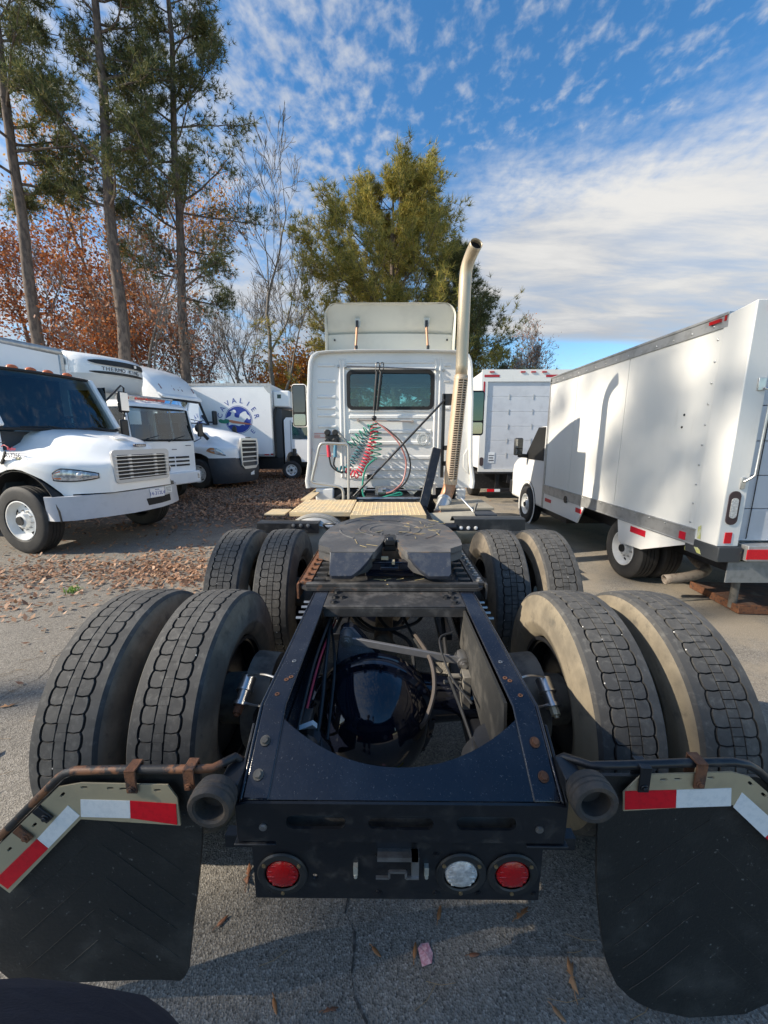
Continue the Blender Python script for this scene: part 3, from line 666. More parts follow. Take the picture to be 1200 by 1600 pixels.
# hoses and lines between the rails
for k, (pts, r, m) in enumerate([
    ([(.10, 1.80, .78), (.16, 1.60, .76), (.17, 1.50, .68), (.13, 1.42, .60), (.10, 1.45, .52)], .010, grey_hose), ([(.28, 1.70, .84), (.21, 1.66, .82), (.24, 1.50, .74), (.30, 1.35, .72)], .005, plastic),
    ([(.24, 1.55, .70), (.27, 1.35, .66), (.30, 1.22, .58), (.31, 1.18, .50)], .007, plastic), ([(.05, 1.95, .80), (.12, 1.75, .74), (.22, 1.62, .68)], .008, plastic), ([(-.33, 1.9, .86), (-.30, 1.5, .80), (-.29, 1.3, .72), (-.30, 1.15, .62)], .008, plastic), ([(-.33, 1.85, .83), (-.27, 1.55, .76), (-.26, 1.25, .64)], .006, plastic),
    ([(-.335, 1.05, .78), (-.33, 1.4, .86), (-.32, 1.8, .87), (-.33, 2.2, .85)], .006, plastic), ([(-.335, 1.10, .74), (-.325, 1.5, .82), (-.31, 1.9, .80)], .005, red_hose), ([(.20, 2.1, .82), (.12, 1.95, .76), (-.10, 1.92, .74), (-.26, 2.05, .80)], .009, plastic), ([(-.15, 2.2, .80), (-.05, 2.0, .72), (.08, 1.85, .70), (.10, 1.70, .62)], .011, plastic),
    ([(-.25, 2.2, .88), (-.28, 1.9, .82), (-.29, 1.7, .84)], .009, plastic), ([(.29, 2.2, .86), (.26, 1.9, .80), (.25, 1.7, .72)], .010, plastic)]):
    h = B(); h.tube(bez(pts), r, 8); sb(h, 'air_line', m)
a = B(); a.cyl((-.06, 1.90, .62), (-.05, 2.62, .60), .055, n=18); a.cyl((-.06, 1.86, .62), (-.06, 1.93, .62), .075, n=14); sb(a, 'drive_shaft', M('shaft_tan', (.23, .17, .11), .7, col2=(.10, .08, .06), sc2=14))
a = B(); a.box(-.345, .345, 1.74, 1.98, .944, .952); a.box(-.345, .345, 1.74, 1.75, .895, .944); a.box(-.345, .345, 1.75, 1.80, .893, .900); xm = sb(a, 'middle_crossmember', worn, bevel=.003)
a = B()
for s in (-1, 1):
    for p in ((.30, 1.78), (.30, 1.84), (.30, 1.90), (.265, 1.84)): bolt_head(a, (s * p[0], p[1], .952), (0, 0, 1), .013, .013)
sb(a, 'bolts', black, xm)
a = B(); a.box(-.345, .345, 3.4, 3.5, .70, .94); a.box(-.345, .345, 5.0, 5.1, .70, .94); sb(a, 'front_crossmember', black)
# ------------------------------------------------------------------ fifth wheel and slider plate
ZF = 1.15
outl = [(-.345, 1.99), (-.106, 1.99), (-.062, 2.20), (-.044, 2.36), (-.02, 2.39), (.004, 2.36), (.022, 2.20), (.070, 1.99), (.305, 1.99), (.315, 2.06), (.392, 2.13), (.405, 2.24)]
outl += [(-.02 + .43 * math.cos(RD(a)), 2.58 + .43 * math.sin(RD(a))) for a in range(-8, 189, 8)][0:0]
arc = [(.402, 2.40), (.385, 2.58), (.352, 2.70), (.30, 2.80), (.226, 2.89), (.14, 2.955), (.05, 2.995), (-.02, 3.0), (-.09, 2.995), (-.18, 2.955), (-.266, 2.89), (-.34, 2.80), (-.392, 2.70), (-.425, 2.58), (-.442, 2.40), (-.445, 2.24), (-.432, 2.13), (-.355, 2.06)]
outl += arc
I4 = Matrix.Identity(4)
b = B(); b.flat(outl, [], .04, Matrix.Translation((0, 0, ZF - .04))); fw = sb(b, 'fifth_wheel_plate', grease, bevel=.006)
b = B()
for s in (-1, 1):
    e = [p for p in outl if (p[0] + .02) * s > .28 and p[1] > 2.04]
    e.sort(key=lambda p: p[1])
    for p, q in zip(e[:-1], e[1:]): b.prism([(p[0], p[1], ZF - .03), (q[0], q[1], ZF - .03), (q[0], q[1], ZF - .08), (p[0], p[1], ZF - .08)], (-s * .02, 0, 0))
    b.box(-.02 + s * .30 - .06, -.02 + s * .30 + .06, 2.35, 2.65, .98, ZF - .04)
sb(b, 'skirt', grease, fw)
# ramps either side of the throat
for s in (-1, 1):
    x = lambda v: -.02 + s * v
    ou, top_in, bot_in = .325, .088, .205
    P = [(x(ou), 1.992, ZF - .001), (x(top_in), 1.992, ZF - .001), (x(.10), 1.982, 1.132), (x(.125), 1.968, 1.098), (x(.16), 1.954, 1.062), (x(bot_in), 1.94, 1.030), (x(ou - .012), 1.94, 1.030), (x(ou), 1.945, 1.045)]
    b = B(); b.prism(P, (0, .014, -.022)); rp = sb(b, 'ramp', M('ramp_paint', (.035, .042, .062), .42, col2=(.075, .08, .092), sc2=16, dirt=(.16, .15, .14), dsc=60, dlo=.58, dhi=.72, damt=.6), fw, bevel=.003)
    b = B(); inner = [(x(.092), 1.995, ZF - .004), (x(.108), 1.982, 1.125), (x(.135), 1.965, 1.085), (x(bot_in), 1.945, 1.022)]
    back = [(x(.042), 2.24, ZF - .01), (x(.045), 2.22, 1.11), (x(.05), 2.20, 1.06), (x(.06), 2.16, 1.0)]
    vs = inner + back; b.add(vs, [(0, 1, 5, 4), (1, 2, 6, 5), (2, 3, 7, 6)]); sb(b, 'throat_wall', grease, fw)
b = B(); b.box(-.055, .015, 2.20, 2.36, ZF - .06, ZF + .004); b.box(-.05, .01, 2.18, 2.24, ZF - .02, ZF + .018); b.cyl((-.04, 2.2, ZF + .01), (0, 2.2, ZF + .01), .02, n=10); sb(b, 'jaw', black, fw, bevel=.006)
b = B(); b.box(-.16, .12, 2.06, 2.12, .985, 1.07); b.box(-.075, .03, 2.03, 2.06, 1.03, 1.05); sb(b, 'lock_plate', glossblack, fw, bevel=.004)
b = B(); b.box(-.07, -.03, 2.05, 2.07, 1.085, 1.10); b.box(-.01, .005, 2.03, 2.06, 1.065, 1.085); sb(b, 'lock_pin', tanplate, fw)
# grease grooves: shallow moulded rings on the plate
for (r0, r1, a0, a1, cx, cy) in ((.205, 0, -60, 240, -.02, 2.52), (.135, 0, -70, 250, -.02, 2.50), (.335, 0, 20, 70, -.02, 2.55), (.335, 0, 110, 160, -.02, 2.55), (.33, 0, 185, 228, -.02, 2.52), (.33, 0, -48, -5, -.02, 2.52)):
    pth = [(cx + r0 * math.cos(RD(a0 + (a1 - a0) * i / 30)), cy + r0 * math.sin(RD(a0 + (a1 - a0) * i / 30)), ZF + .0006) for i in range(31)]
    b = B()
    for p, q in zip(pth[:-1], pth[1:]):
        d = (Vector(q) - Vector(p)).normalized(); w = Vector((-d.y, d.x, 0)) * .008
        P = [Vector(p) - w, Vector(p) - w * .4, Vector(p) + w * .4, Vector(p) + w]; Q = [Vector(q) - w, Vector(q) - w * .4, Vector(q) + w * .4, Vector(q) + w]
        for k in (1, 2): P[k].z += .004; Q[k].z += .004
        b.add(P + Q, [(0, 1, 5, 4), (1, 2, 6, 5), (2, 3, 7, 6)])
    sb(b, 'grease_ring', grease, fw)
b = B(); b.flat(rrect(-.10, .06, 2.74, 2.80, .03), [rrect(-.09, .05, 2.75, 2.79, .02)], .004, Matrix.Translation((0, 0, ZF))); sb(b, 'cast_mark', grease, fw)
for p in ((-.09, 2.40), (.05, 2.40)):
    b = B(); b.lathe([(.014, 0), (.026, 0), (.026, .004), (.014, .004)], (p[0], p[1], ZF), (0, 0, 1), 16); sb(b, 'grease_port', grease, fw)
b = B()
for i in range(26):
    x, y = rnd.uniform(.10, .34), rnd.uniform(2.25, 2.75); a = rnd.uniform(0, 3.14); L = rnd.uniform(.03, .10)
    if i > 17: x, y = rnd.uniform(-.30, .2), rnd.uniform(2.0, 2.9)
    b.bar((x, y, ZF + .004), (x + L * math.cos(a), y + L * math.sin(a), ZF + .006), .002, .002)
for i in range(9):
    x, y = rnd.uniform(-.12, .12), rnd.uniform(1.96, 2.02); a = rnd.uniform(-.6, .6); L = rnd.uniform(.03, .07); b.bar((x, y, .985), (x + L * math.cos(a), y + L * math.sin(a), .99), .003, .002)
pn = sb(b, 'pine_needles', M('straw_needles', (.42, .33, .16), .8), fw); pn['kind'] = 'stuff'
# slider plate
b = B(); b.flat([(-.50, 1.95), (-.46, 1.915), (.44, 1.915), (.48, 1.95), (.48, 2.85), (-.50, 2.85)], [], .014, Matrix.Translation((0, 0, .957))); slp = sb(b, 'slider_plate', worn, bevel=.003)
b = B(); b.box(-.47, .45, 1.93, 1.962, .971, .992); sb(b, 'front_lip', worn, slp, bevel=.003)
for s in (-1, 1):
    x0 = -.01 + s * .475
    b = B(); b.box(x0 - .035, x0 + .035, 1.97, 2.86, .971, .985); b.box(x0 - .006 + s * .03, x0 + .006 + s * .03, 1.94, 2.86, .90, .985); gr = sb(b, 'guide_rail', rust if s < 0 else worn, slp, bevel=.002)
    for k in range(10):
        b = B(); bolt_head(b, (x0, 2.0 + k * .085, .985), (0, 0, 1), .011, .016); sb(b, 'rail_bolt', rust if s < 0 else steel, gr)
    b = B()
    for k in range(8): b.box(min(-.01 + s * .37, -.01 + s * .43), max(-.01 + s * .37, -.01 + s * .43), 2.0 + k * .09, 2.03 + k * .09, .971, .990)
    sb(b, 'slider_tooth_rack', worn, slp)

# ------------------------------------------------------------------ deck plates, tank, quarter fenders
def deck(x0, x1, y0, y1, name):
    b = B(); b.box(x0, x1, y0, y1, .988, 1.0); b.box(x0, x1, y0, y0 + .012, .955, .988); d = sb(b, name, deckm, bevel=.002)
    b = B(); nx = int((x1 - x0) / .045); ny = int((y1 - y0) / .045)
    for i in range(nx):
        for j in range(ny):
            x = x0 + .022 + i * .045; y = y0 + .024 + j * .045; q = .013 if (i + j) % 2 else .005; w = .005 if (i + j) % 2 else .013
            b.add([(x - q, y, 1.0), (x, y - w, 1.0), (x + q, y, 1.0), (x, y + w, 1.0), (x, y, 1.007)], [(0, 1, 4), (1, 2, 4), (2, 3, 4), (3, 0, 4)])
    t_ = sb(b, 'raised_tread', deckm, d, smooth=False); t_['kind'] = 'stuff'
    return d
deck(-.405, .355, 3.76, 4.55, 'deck_plate'); deck(-1.05, -.415, 3.90, 4.72, 'deck_plate')
b = B(); b.box(-1.30, -1.09, 3.86, 4.15, .975, .987); sb(b, 'step_lip', deckm); b = B(); b.box(-1.12, -1.0, 4.74, 5.9, .985, 1.0); sb(b, 'side_step', deckm)
b = B()
prof = [(0, 0), (.24, .0), (.325, .02), (.36, .07), (.37, .10), (.37, .60), (.365, 1.3), (.24, 1.40), (0, 1.40)]
b.lathe(prof, (-.76, 3.64, .618), (0, 1, 0), 40); tk = sb(b, 'air_tank', tanksil)
for y in (3.72, 3.84, 4.6):
    b = B(); b.lathe([(.371, 0), (.380, .004), (.380, .045), (.371, .049)], (-.76, y, .618), (0, 1, 0), 40); sb(b, 'tank_strap', M('strap_steel', (.36, .34, .30), .5, metal=.5), tk)
for s, x0, x1, z0, z1 in ((-1, -1.28, -.69, .86, .955), (1, .60, 1.27, .885, .998)):
    b = B(); pr_ = [(3.56, z0), (3.56, z1), (3.62, z1 + .008), (3.72, z1 + .0), (3.80, z1 - .06), (3.79, z1 - .062), (3.715, z1 - .006), (3.62, z1 + .001), (3.568, z1 - .006), (3.568, z0)]
    b.prism([(x0, y, z) for y, z in pr_], (x1 - x0, 0, 0)); fd = sb(b, 'quarter_fender', M('fender_black', (.022, .025, .028), .5, dirt=(.10, .105, .105), dsc=7, dlo=.5, dhi=.75, damt=.5) if s > 0 else black)
    b = B()
    for k in range(3): b.lathe([(0, .012), (.006, .012), (.0062, .004), (.017, .003), (.018, 0)], ((.665 + .07 * k) if s > 0 else (-.93 + .07 * k), 3.558, (z0 + .03) if s > 0 else z1 - .02), (0, -1, 0), 16)
    sb(b, 'fender_bolt', rimwhite if s > 0 else steel, fd)
    b = B(); b.tube([(s * .42, 3.62, .84), (x0 if s > 0 else x1, 3.60, .93)], .022, 10); b.cyl((s * .5, 3.58, .92), (s * .62, 3.58, .92), .04, n=16); sb(b, 'fender_bracket', steel if s < 0 else black, fd)
b = B(); b.tube(bez([(-.42, 3.3, .98), (-.50, 3.25, 1.02), (-.60, 3.32, 1.0), (-.58, 3.45, .93), (-.45, 3.45, .90)]), .009, 8); sb(b, 'air_line', plastic)
b = B(); b.box(.62, 1.22, 4.3, 5.2, .60, .90); bx = sb(b, 'battery_box', darkgrey, bevel=.01); b = B(); b.box(.60, 1.25, 4.55, 5.25, .902, .93); sb(b, 'box_lid', M('lid_tan', (.30, .27, .21), .6, col2=(.23, .21, .17), sc2=6), bx, bevel=.006)
b = B(); b.cyl((.42, 4.30, .72), (.95, 4.35, .74), .19, n=30); b.cyl((.94, 4.35, .74), (.96, 4.35, .74), .17, n=30); sb(b, 'muffler_can', M('muffler_beige', (.40, .37, .30), .6, metal=.2, col2=(.30, .27, .21), sc2=4))
b = B(); b.bar((.96, 4.32, .93), (.98, 4.30, 1.03), .03, .012); b.tube([(.86, 4.6, 1.04), (.97, 4.5, .92), (1.0, 4.4, .82)], .012, 8); sb(b, 'clamp_arm', bright)

# ------------------------------------------------------------------ exhaust stack
Y0 = 4.95
b = B(); b.tube(bez([(.585, Y0 - .32, .74), (.63, Y0 - .22, .83)], 2), .082, 24); ex = sb(b, 'lower_elbow', elbow_m)
b = B(); b.tube([(.625, Y0 - .24, .815), (.70, Y0 - .06, .97)], .083, 26); b.tube([(.69, Y0 - .08, .955), (.705, Y0 - .05, .98)], .092, 26); b.tube([(.63, Y0 - .235, .82), (.64, Y0 - .21, .84)], .092, 26); sb(b, 'band_clamp', M('clamp_aluminium', (.72, .72, .70), .35, metal=.6))
b = B(); b.tube(bez([(.70, Y0 - .07, .965), (.735, Y0 - .02, 1.04), (.765, Y0, 1.13), (.775, Y0, 1.22)], 12), .080, 26); sb(b, 'upper_elbow', elbow_m)
def ax_(z): return .775 + (z - 1.15) * .071
b = B(); b.tube([(ax_(1.2), Y0, 1.2), (ax_(2.5), Y0, 2.5)], .066, 24); sb(b, 'inner_pipe', M('inner_pipe', (.10, .08, .06), .6))
# perforated heat shield
b = B(); nz, na = 92, 44; z0, z1, R_ = 1.18, 2.49, .086
for i in range(nz + 1):
    z = z0 + (z1 - z0) * i / nz
    for j in range(na):
        t = 2 * math.pi * j / na; b.v.append((ax_(z) + R_ * math.cos(t), Y0 + R_ * math.sin(t), z))
for i in range(nz):
    for j in range(na):
        dj = (j - 31) % na
        hole = 3 < i < nz - 3 and i % 2 == 0 and (dj in (na - 6, na - 5, na - 4, na - 3, na - 1, 0, 1, 2, 4, 5, 6, 7))
        if hole and not (dj in (4, 5, 6, 7)): b.f.append((i * na + j, i * na + (j + 1) % na, (i + 1) * na + (j + 1) % na, (i + 1) * na + j)) if dj in (na - 6, na - 5, na - 4, na - 3) else None
        elif not hole: b.f.append((i * na + j, i * na + (j + 1) % na, (i + 1) * na + (j + 1) % na, (i + 1) * na + j))
sh = sb(b, 'heat_shield', shield_m); sm = sh.modifiers.new('thick', 'SOLIDIFY'); sm.thickness = .003
b = B(); b.tube([(ax_(2.49), Y0, 2.485), (ax_(2.51), Y0, 2.51)], .084, 26); b.tube([(ax_(1.17), Y0, 1.17), (ax_(1.19), Y0, 1.19)], .088, 26); sb(b, 'shield_band', shield_m, sh)
b = B(); path = [(ax_(2.49), Y0, 2.49), (.872, Y0, 3.0), (.875, Y0, 3.45), (.878, Y0, 3.60), (.884, Y0 - .015, 3.69), (.90, Y0 - .05, 3.76), (.922, Y0 - .12, 3.82), (.945, Y0 - .22, 3.865)]
b.tube(bez(path, 28), .072, 28, cap=False); st = sb(b, 'stack_pipe', pipe_m); sm = st.modifiers.new('thick', 'SOLIDIFY'); sm.thickness = .004; sm.offset = -1
b = B(); p = Vector(path[-1]); d = (p - Vector(path[-2])).normalized(); b.cyl(p - d * .05, p - d * .045, .066, n=24); sb(b, 'pipe_mouth_disc', M('pipe_mouth_disc', (.006, .006, .006), 1), st)  # black disc set just inside the pipe mouth
b = B(); b.cyl((.955, Y0 - .02, 3.66), (.965, Y0 - .02, 3.66), .008, n=8); sb(b, 'pipe_bolt', steel, st)
# support post, brace and struts
b = B(); b.box(.655, .695, 5.0, 5.06, 1.25, 2.30); b.box(.67, .80, 5.0, 5.04, 2.16, 2.30); b.box(.67, .74, 5.0, 5.04, 1.60, 1.66); b.box(.67, .74, 5.0, 5.04, 1.40, 1.46); po = sb(b, 'stack_post', black, bevel=.004)
b = B(); b.bar((.40, 4.62, .93), (.60, 4.98, 1.62), .11, .05, (0, 1, 0)); sb(b, 'stack_brace', black, po, bevel=.006)
b = B(); b.tube([(-.47, 4.84, 1.02), (.675, 4.96, 2.22)], .014, 10); b.cyl((-.49, 4.82, 1.0), (-.46, 4.86, 1.03), .02, n=10); sb(b, 'stay_rod', black, po)
b = B(); b.box(.56, .60, 5.02, 5.3, 1.02, 1.16); b.box(.52, .57, 5.1, 5.3, 1.05, 1.12); sb(b, 'foot_bracket', fairing_m, po)
# ------------------------------------------------------------------ cab of the tractor
CB = 5.45
def zc(y): return 2.723 - .0083 * (y - 570)
half = [(1.185, 1.06), (1.195, 1.16), (1.15, 1.42), (1.135, 1.8), (1.125, 2.3), (1.10, 2.66), (1.085, 2.76), (1.05, 2.835), (.98, 2.878), (.85, 2.893), (.4, 2.905)]
ol = [(-x, z) for x, z in half] + [(x, z) for x, z in half[::-1]]
b = B()
ring = lambda y, k, dz=0: [(x * k, y, (z - 1.06) * (1 + dz) + 1.06) for x, z in ol]
b.rings([ring(5.47, .955, -.012), ring(5.385, .958, -.012), ring(5.372, .972, -.004), ring(5.372, .99, 0), ring(5.39, 1.0, .002), ring(6.2, 1.0, .01), ring(7.0, 1.0, .0), ring(7.35, .97, -.06)], False, False)
b.f = [f for f in b.f if not (all(abs(b.v[i][2] - 1.06) < .03 for i in f) and abs(b.v[f[0]][0] + b.v[f[1]][0]) < .5 and abs(b.v[f[0]][0] - b.v[f[1]][0]) > 1)]
cabo = sb(b, 'cab_shell', white, ang=30)
b = B(); b.flat([(x * .957, (z - 1.06) * .988 + 1.06) for x, z in ol], [rrect(-.56, .565, 2.165, 2.625, .05)], .02, XZ(5.47)); bp = sb(b, 'back_panel', white, smooth=False)
def rib(x0, x1, z0, z1, name='rib', d=.012):
    b = B(); y = 5.45
    e = .012
    b.add([(x0, y, z0), (x1, y, z0), (x1, y, z1), (x0, y, z1), (x0 + e, y - d, z0 + e), (x1 - e, y - d, z0 + e), (x1 - e, y - d, z1 - e), (x0 + e, y - d, z1 - e)], [(0, 1, 5, 4), (1, 2, 6, 5), (2, 3, 7, 6), (3, 0, 4, 7), (4, 5, 6, 7)])
    return sb(b, name, white, bp, smooth=False)
for py_ in (571, 595, 620, 638, 650, 668, 692, 714, 736):
    z = zc(py_)
    if py_ <= 668 or py_ == 714: rib(-.98 - (.02 if py_ > 600 else 0), -.74, z - .022, z + .022)
    if py_ in (571, 595, 620, 638): rib(.72, .82, z - .022, z + .022)
for py_ in (641, 652, 676, 695, 719, 738, 752):
    z = zc(py_); rib(-.57, .57, z - .03, z + .028, d=.014)
for x in (-.675, -.625, .615, .675): rib(x - .018, x + .018, 1.2, 2.80, 'vertical_rib', .016)
rib(-.60, .60, 2.655, 2.70, d=.010); rib(-.60, .60, 2.735, 2.775, d=.010)
for s in (-1, 1):
    b = B(); b.prism([(s * 1.085, 5.448, 1.62), (s * 1.03, 5.448, 1.52), (s * 1.03, 5.448, 1.36), (s * 1.10, 5.448, 1.26)], (0, -.016, 0)); sb(b, 'side_boss', white, bp, bevel=.004)
b = B(); b.flat(rrect(-.59, .595, 2.135, 2.655, .075), [rrect(-.545, .55, 2.18, 2.61, .045)], .022, XZ(5.453)); wf = sb(b, 'window_gasket', gasket, bevel=.004)
b = B(); b.box(-.56, .565, 5.455, 5.459, 2.165, 2.625); sb(b, 'rear_window', glass, wf, smooth=False)
# inside of the cab
b = B(); b.box(-1.05, 1.05, 5.5, 7.2, 1.10, 1.15); b.box(-1.05, 1.05, 6.75, 7.2, 1.15, 1.95); b.box(-1.03, 1.03, 5.5, 7.15, 2.70, 2.74); inn = sb(b, 'cab_interior', interior)
b = B()
for x in (-.72, .72): b.box(x - .27, x + .27, 5.62, 5.78, 1.5, 2.30); b.box(x - .14, x + .14, 5.64, 5.74, 2.3, 2.46)
sb(b, 'seat', interior, inn, bevel=.03)
b = B(); b.box(-.09, .01, 6.9, 6.93, 2.50, 2.62); b.box(-.05, -.03, 6.9, 6.93, 2.6, 2.7); sb(b, 'rear_view_mirror', plastic, inn, bevel=.008)
b = B(); b.rings([[(x, 7.30, z) for x, z in rrect(-1.0, 1.0, 1.95, 2.66, .06)], [(x, 7.31, z) for x, z in rrect(-1.0, 1.0, 1.95, 2.66, .06)]]); sb(b, 'windshield', glass3, cabo)
b = B(); b.flat([(x * .96, (z - 1.06) * .93 + 1.06) for x, z in ol], [rrect(-1.0, 1.0, 1.95, 2.66, .06)], .02, XZ(7.34)); sb(b, 'front_wall', white, cabo)
b = B(); b.rings([[(x, 7.36, z) for x, z in ((-1.0, .55), (1.0, .55), (1.0, 1.85), (-1.0, 1.85))], [(x, 8.5, z) for x, z in ((-.75, .55), (.75, .55), (.65, 1.6), (-.65, 1.6))]]); sb(b, 'hood', white, cabo, bevel=.05)
# roof deflector seen from behind, with its two struts
b = B()
def usec(y, h, w, base=2.885):
    r = .17 if h > .3 else h * .5
    pts = [(-w, base)] + [(-w + r - r * math.cos(RD(a)), base + h - r + r * math.sin(RD(a))) for a in range(0, 91, 15)]
    return [(x, y, z) for x, z in pts] + [(-x, y, z) for x, z in pts[::-1]]
secs = [usec(5.62, .645, .875), usec(5.60, .66, .89), usec(5.63, .665, .895), usec(5.9, .60, .89), usec(6.3, .45, .88), usec(6.8, .2, .86), usec(7.1, .06, .84)]
k = len(secs[0]); vs = [p for s_ in secs for p in s_]
b.add(vs, [(i * k + j, i * k + j + 1, (i + 1) * k + j + 1, (i + 1) * k + j) for i in range(len(secs) - 1) for j in range(k - 1)]); fa = sb(b, 'roof_deflector', fairing_m, ang=60)
sm = fa.modifiers.new('thick', 'SOLIDIFY'); sm.thickness = .02; sm.offset = -1
b = B(); P = [usec(5.66, .635, .855), usec(5.80, .46, .845), usec(5.86, .30, .84), usec(5.84, .28, .84), usec(5.87, .05, .84)]
# inner liner panel: slopes away from the top edge, with a crease a third of the way up
rowz = [(5.645, 3.53, .74), (5.67, 3.49, .83), (5.70, 3.44, .865), (5.84, 3.24, .87), (5.865, 3.22, .87), (5.81, 3.205, .87), (5.86, 2.93, .87)]
vs = []; W = 12
for y, z, w in rowz:
    for j in range(W + 1):
        u = -1 + 2 * j / W; vs.append((u * w, y - .05 * abs(u) ** 4, z - (.03 * abs(u) ** 3 if z < 3.3 and z > 3.1 else 0)))
b.add(vs, [(i * (W + 1) + j, i * (W + 1) + j + 1, (i + 1) * (W + 1) + j + 1, (i + 1) * (W + 1) + j) for i in range(len(rowz) - 1) for j in range(W)]) if False else b.add(vs, [(i * (W + 1) + j, i * (W + 1) + j + 1, (i + 1) * (W + 1) + j + 1, (i + 1) * (W + 1) + j) for i in range(len(rowz) - 1) for j in range(W)])
sb(b, 'deflector_liner', fairing_m, fa, ang=50)
for x in (-.455, .50):
    b = B(); b.box(x - .035, x + .045, 5.70, 5.76, 3.26, 3.38); sb(b, 'strut_socket', fairing_m, fa, bevel=.01)
    b = B(); b.box(x - .018, x + .018, 5.66, 5.71, 3.25, 3.34); b.cyl((x + (.02 if x > 0 else -.01), 5.6, 2.90), (x + (.02 if x > 0 else -.01), 5.6, 3.0), .02, n=8); sb(b, 'strut_joint', black, fa)
    b = B(); b.cyl((x + (.02 if x > 0 else -.02), 5.60, 2.93), (x, 5.68, 3.27), .017, n=10); sb(b, 'strut', elbow_m, fa)
for x in (-.78, .80):
    b = B(); b.cyl((x, 5.76, 3.11), (x, 5.77, 3.11), .014, n=10); sb(b, 'screw', black, fa)
# mirrors
for s in (-1, 1):
    xa = -1.545 if s < 0 else 1.50; z0, z1 = (1.94, 2.66) if s < 0 else (1.80, 2.55)
    b = B(); b.prism([(x + xa, 6.80, z) for x, z in rrect(-.125, .125, z0, z1, .05)], (0, .10, 0)); mo = sb(b, 'mirror_housing', white if s < 0 else black, bevel=.015)
    b = B(); b.prism([(x + xa, 6.787, z) for x, z in rrect(-.100, .100, z0 + .25, z1 - .03, .03)], (0, .01, 0)); sb(b, 'mirror_glass', M('tree_reflection_mirror', (.10, .14, .13), .05, metal=.9) if s > 0 else M('dark_mirror', (.03, .035, .04), .05, metal=0, coat=1), mo)  # right glass coloured dark green in place of reflected trees
    b = B(); b.prism([(x + xa, 6.787, z) for x, z in rrect(-.100, .100, z0 + .03, z0 + .22, .03)], (0, .01, 0)); sb(b, 'lower_mirror_glass', M('grey_mirror', (.3, .33, .33), .06, metal=.9), mo)
    b = B(); b.prism([(x + xa, 6.795, z) for x, z in rrect(-.118, .118, z0 + .015, z1 - .015, .04)], (0, .01, 0)); sb(b, 'mirror_rim', gasket, mo)
    b = B(); b.tube([(s * 1.10, 6.85, z1 - .15), (xa, 6.86, z1 - .12)], .02, 8); b.tube([(s * 1.10, 6.85, z0 + .12), (xa, 6.86, z0 + .1)], .02, 8); sb(b, 'mirror_arm', black, mo)
# chassis under the cab, steer wheels
b = B(); b.box(-.9, .9, 5.5, 7.9, .55, 1.04); b.box(-1.05, 1.05, 5.6, 6.9, .5, 1.0); b.box(-.34, .34, 4.8, 5.6, .72, .98); sb(b, 'underbody', black, bevel=.02)
b = B(); b.box(-1.06, -.80, 5.42, 5.9, .86, 1.05); b.box(.95, 1.08, 5.42, 5.9, .85, 1.05); sb(b, 'cab_skirt', white, bevel=.02)
b = B()
for x in (-.66, -.56, -.46): b.tube([(x, 4.75, 1.01), (x + .02, 5.4, .98)], .03, 10)
sb(b, 'hose_bundle', plastic)
b = B(); b.tube([(-.5, 4.85, .995), (.40, 4.85, .995)], .022, 12); b.tube([(-.45, 5.2, 1.06), (.45, 5.2, 1.06)], .01, 8); sb(b, 'cross_tube', steel)
b = B(); b.prism([(.16, 5.30, 1.10), (.45, 5.30, 1.10), (.33, 5.30, .985), (.29, 5.30, .985)], (0, .02, 0)); b.prism([(-.46, 5.30, 1.10), (-.30, 5.30, 1.10), (-.37, 5.30, 1.0)], (0, .02, 0)); sb(b, 'heat_panel', fairing_m)
b = B(); b.cyl((-.16, 5.1, 1.05), (.06, 5.1, 1.05), .055, n=18); b.cyl((-.10, 5.05, 1.09), (-.05, 5.05, 1.09), .03, n=12); b.box(-.2, .1, 5.12, 5.16, 1.0, 1.12); sb(b, 'suspension_valve', steel)
for s in (-1, 1):
    o = bpy.data.objects.new('front_wheel', MATS and next(x for x in COL.objects if x.name.startswith('wheel')).data); COL.objects.link(o); o.parent = T; o.location = (s * 1.0, 4.5 + .4, TR)
    t_ = tm['tyre'].copy(); COL.objects.link(t_); t_.parent = o
# handrail, rods, glad hands, hoses
b = B(); b.tube(bez([(-.52, 4.75, 1.0), (-.515, 4.75, 1.35), (-.512, 4.75, 1.63), (-.54, 4.75, 1.68), (-.62, 4.75, 1.685), (-.80, 4.75, 1.692), (-.86, 4.75, 1.66), (-.90, 4.75, 1.52), (-.965, 4.75, 1.27), (-.965, 4.75, 1.225), (-.92, 4.75, 1.205), (-.72, 4.75, 1.175), (-.63, 4.75, 1.155), (-.59, 4.75, 1.11), (-.585, 4.75, 1.0)], 60), .017, 12); sb(b, 'grab_rail', M('grey_rail', (.46, .46, .44), .4, metal=.5))
b = B(); b.tube([(-.60, 5.40, 2.70), (.62, 5.40, 2.655)], .010, 8); b.cyl((-.60, 5.46, 2.70), (-.60, 5.39, 2.70), .02, n=10); b.cyl((.62, 5.46, 2.655), (.62, 5.39, 2.655), .02, n=10); b.cyl((-.70, 5.46, 2.705), (-.70, 5.43, 2.705), .018, n=10); b.cyl((.72, 5.46, 2.655), (.72, 5.43, 2.655), .018, n=10); sb(b, 'hose_rod', steel)
b = B(); b.tube([(-.44, 5.40, 1.995), (.31, 5.40, 1.978)], .010, 8); b.cyl((-.44, 5.46, 1.995), (-.44, 5.385, 1.995), .018, n=10); b.cyl((.31, 5.46, 1.978), (.31, 5.385, 1.978), .018, n=10); sb(b, 'lower_rod', M('rod_tan', (.45, .38, .33), .5, metal=.3))
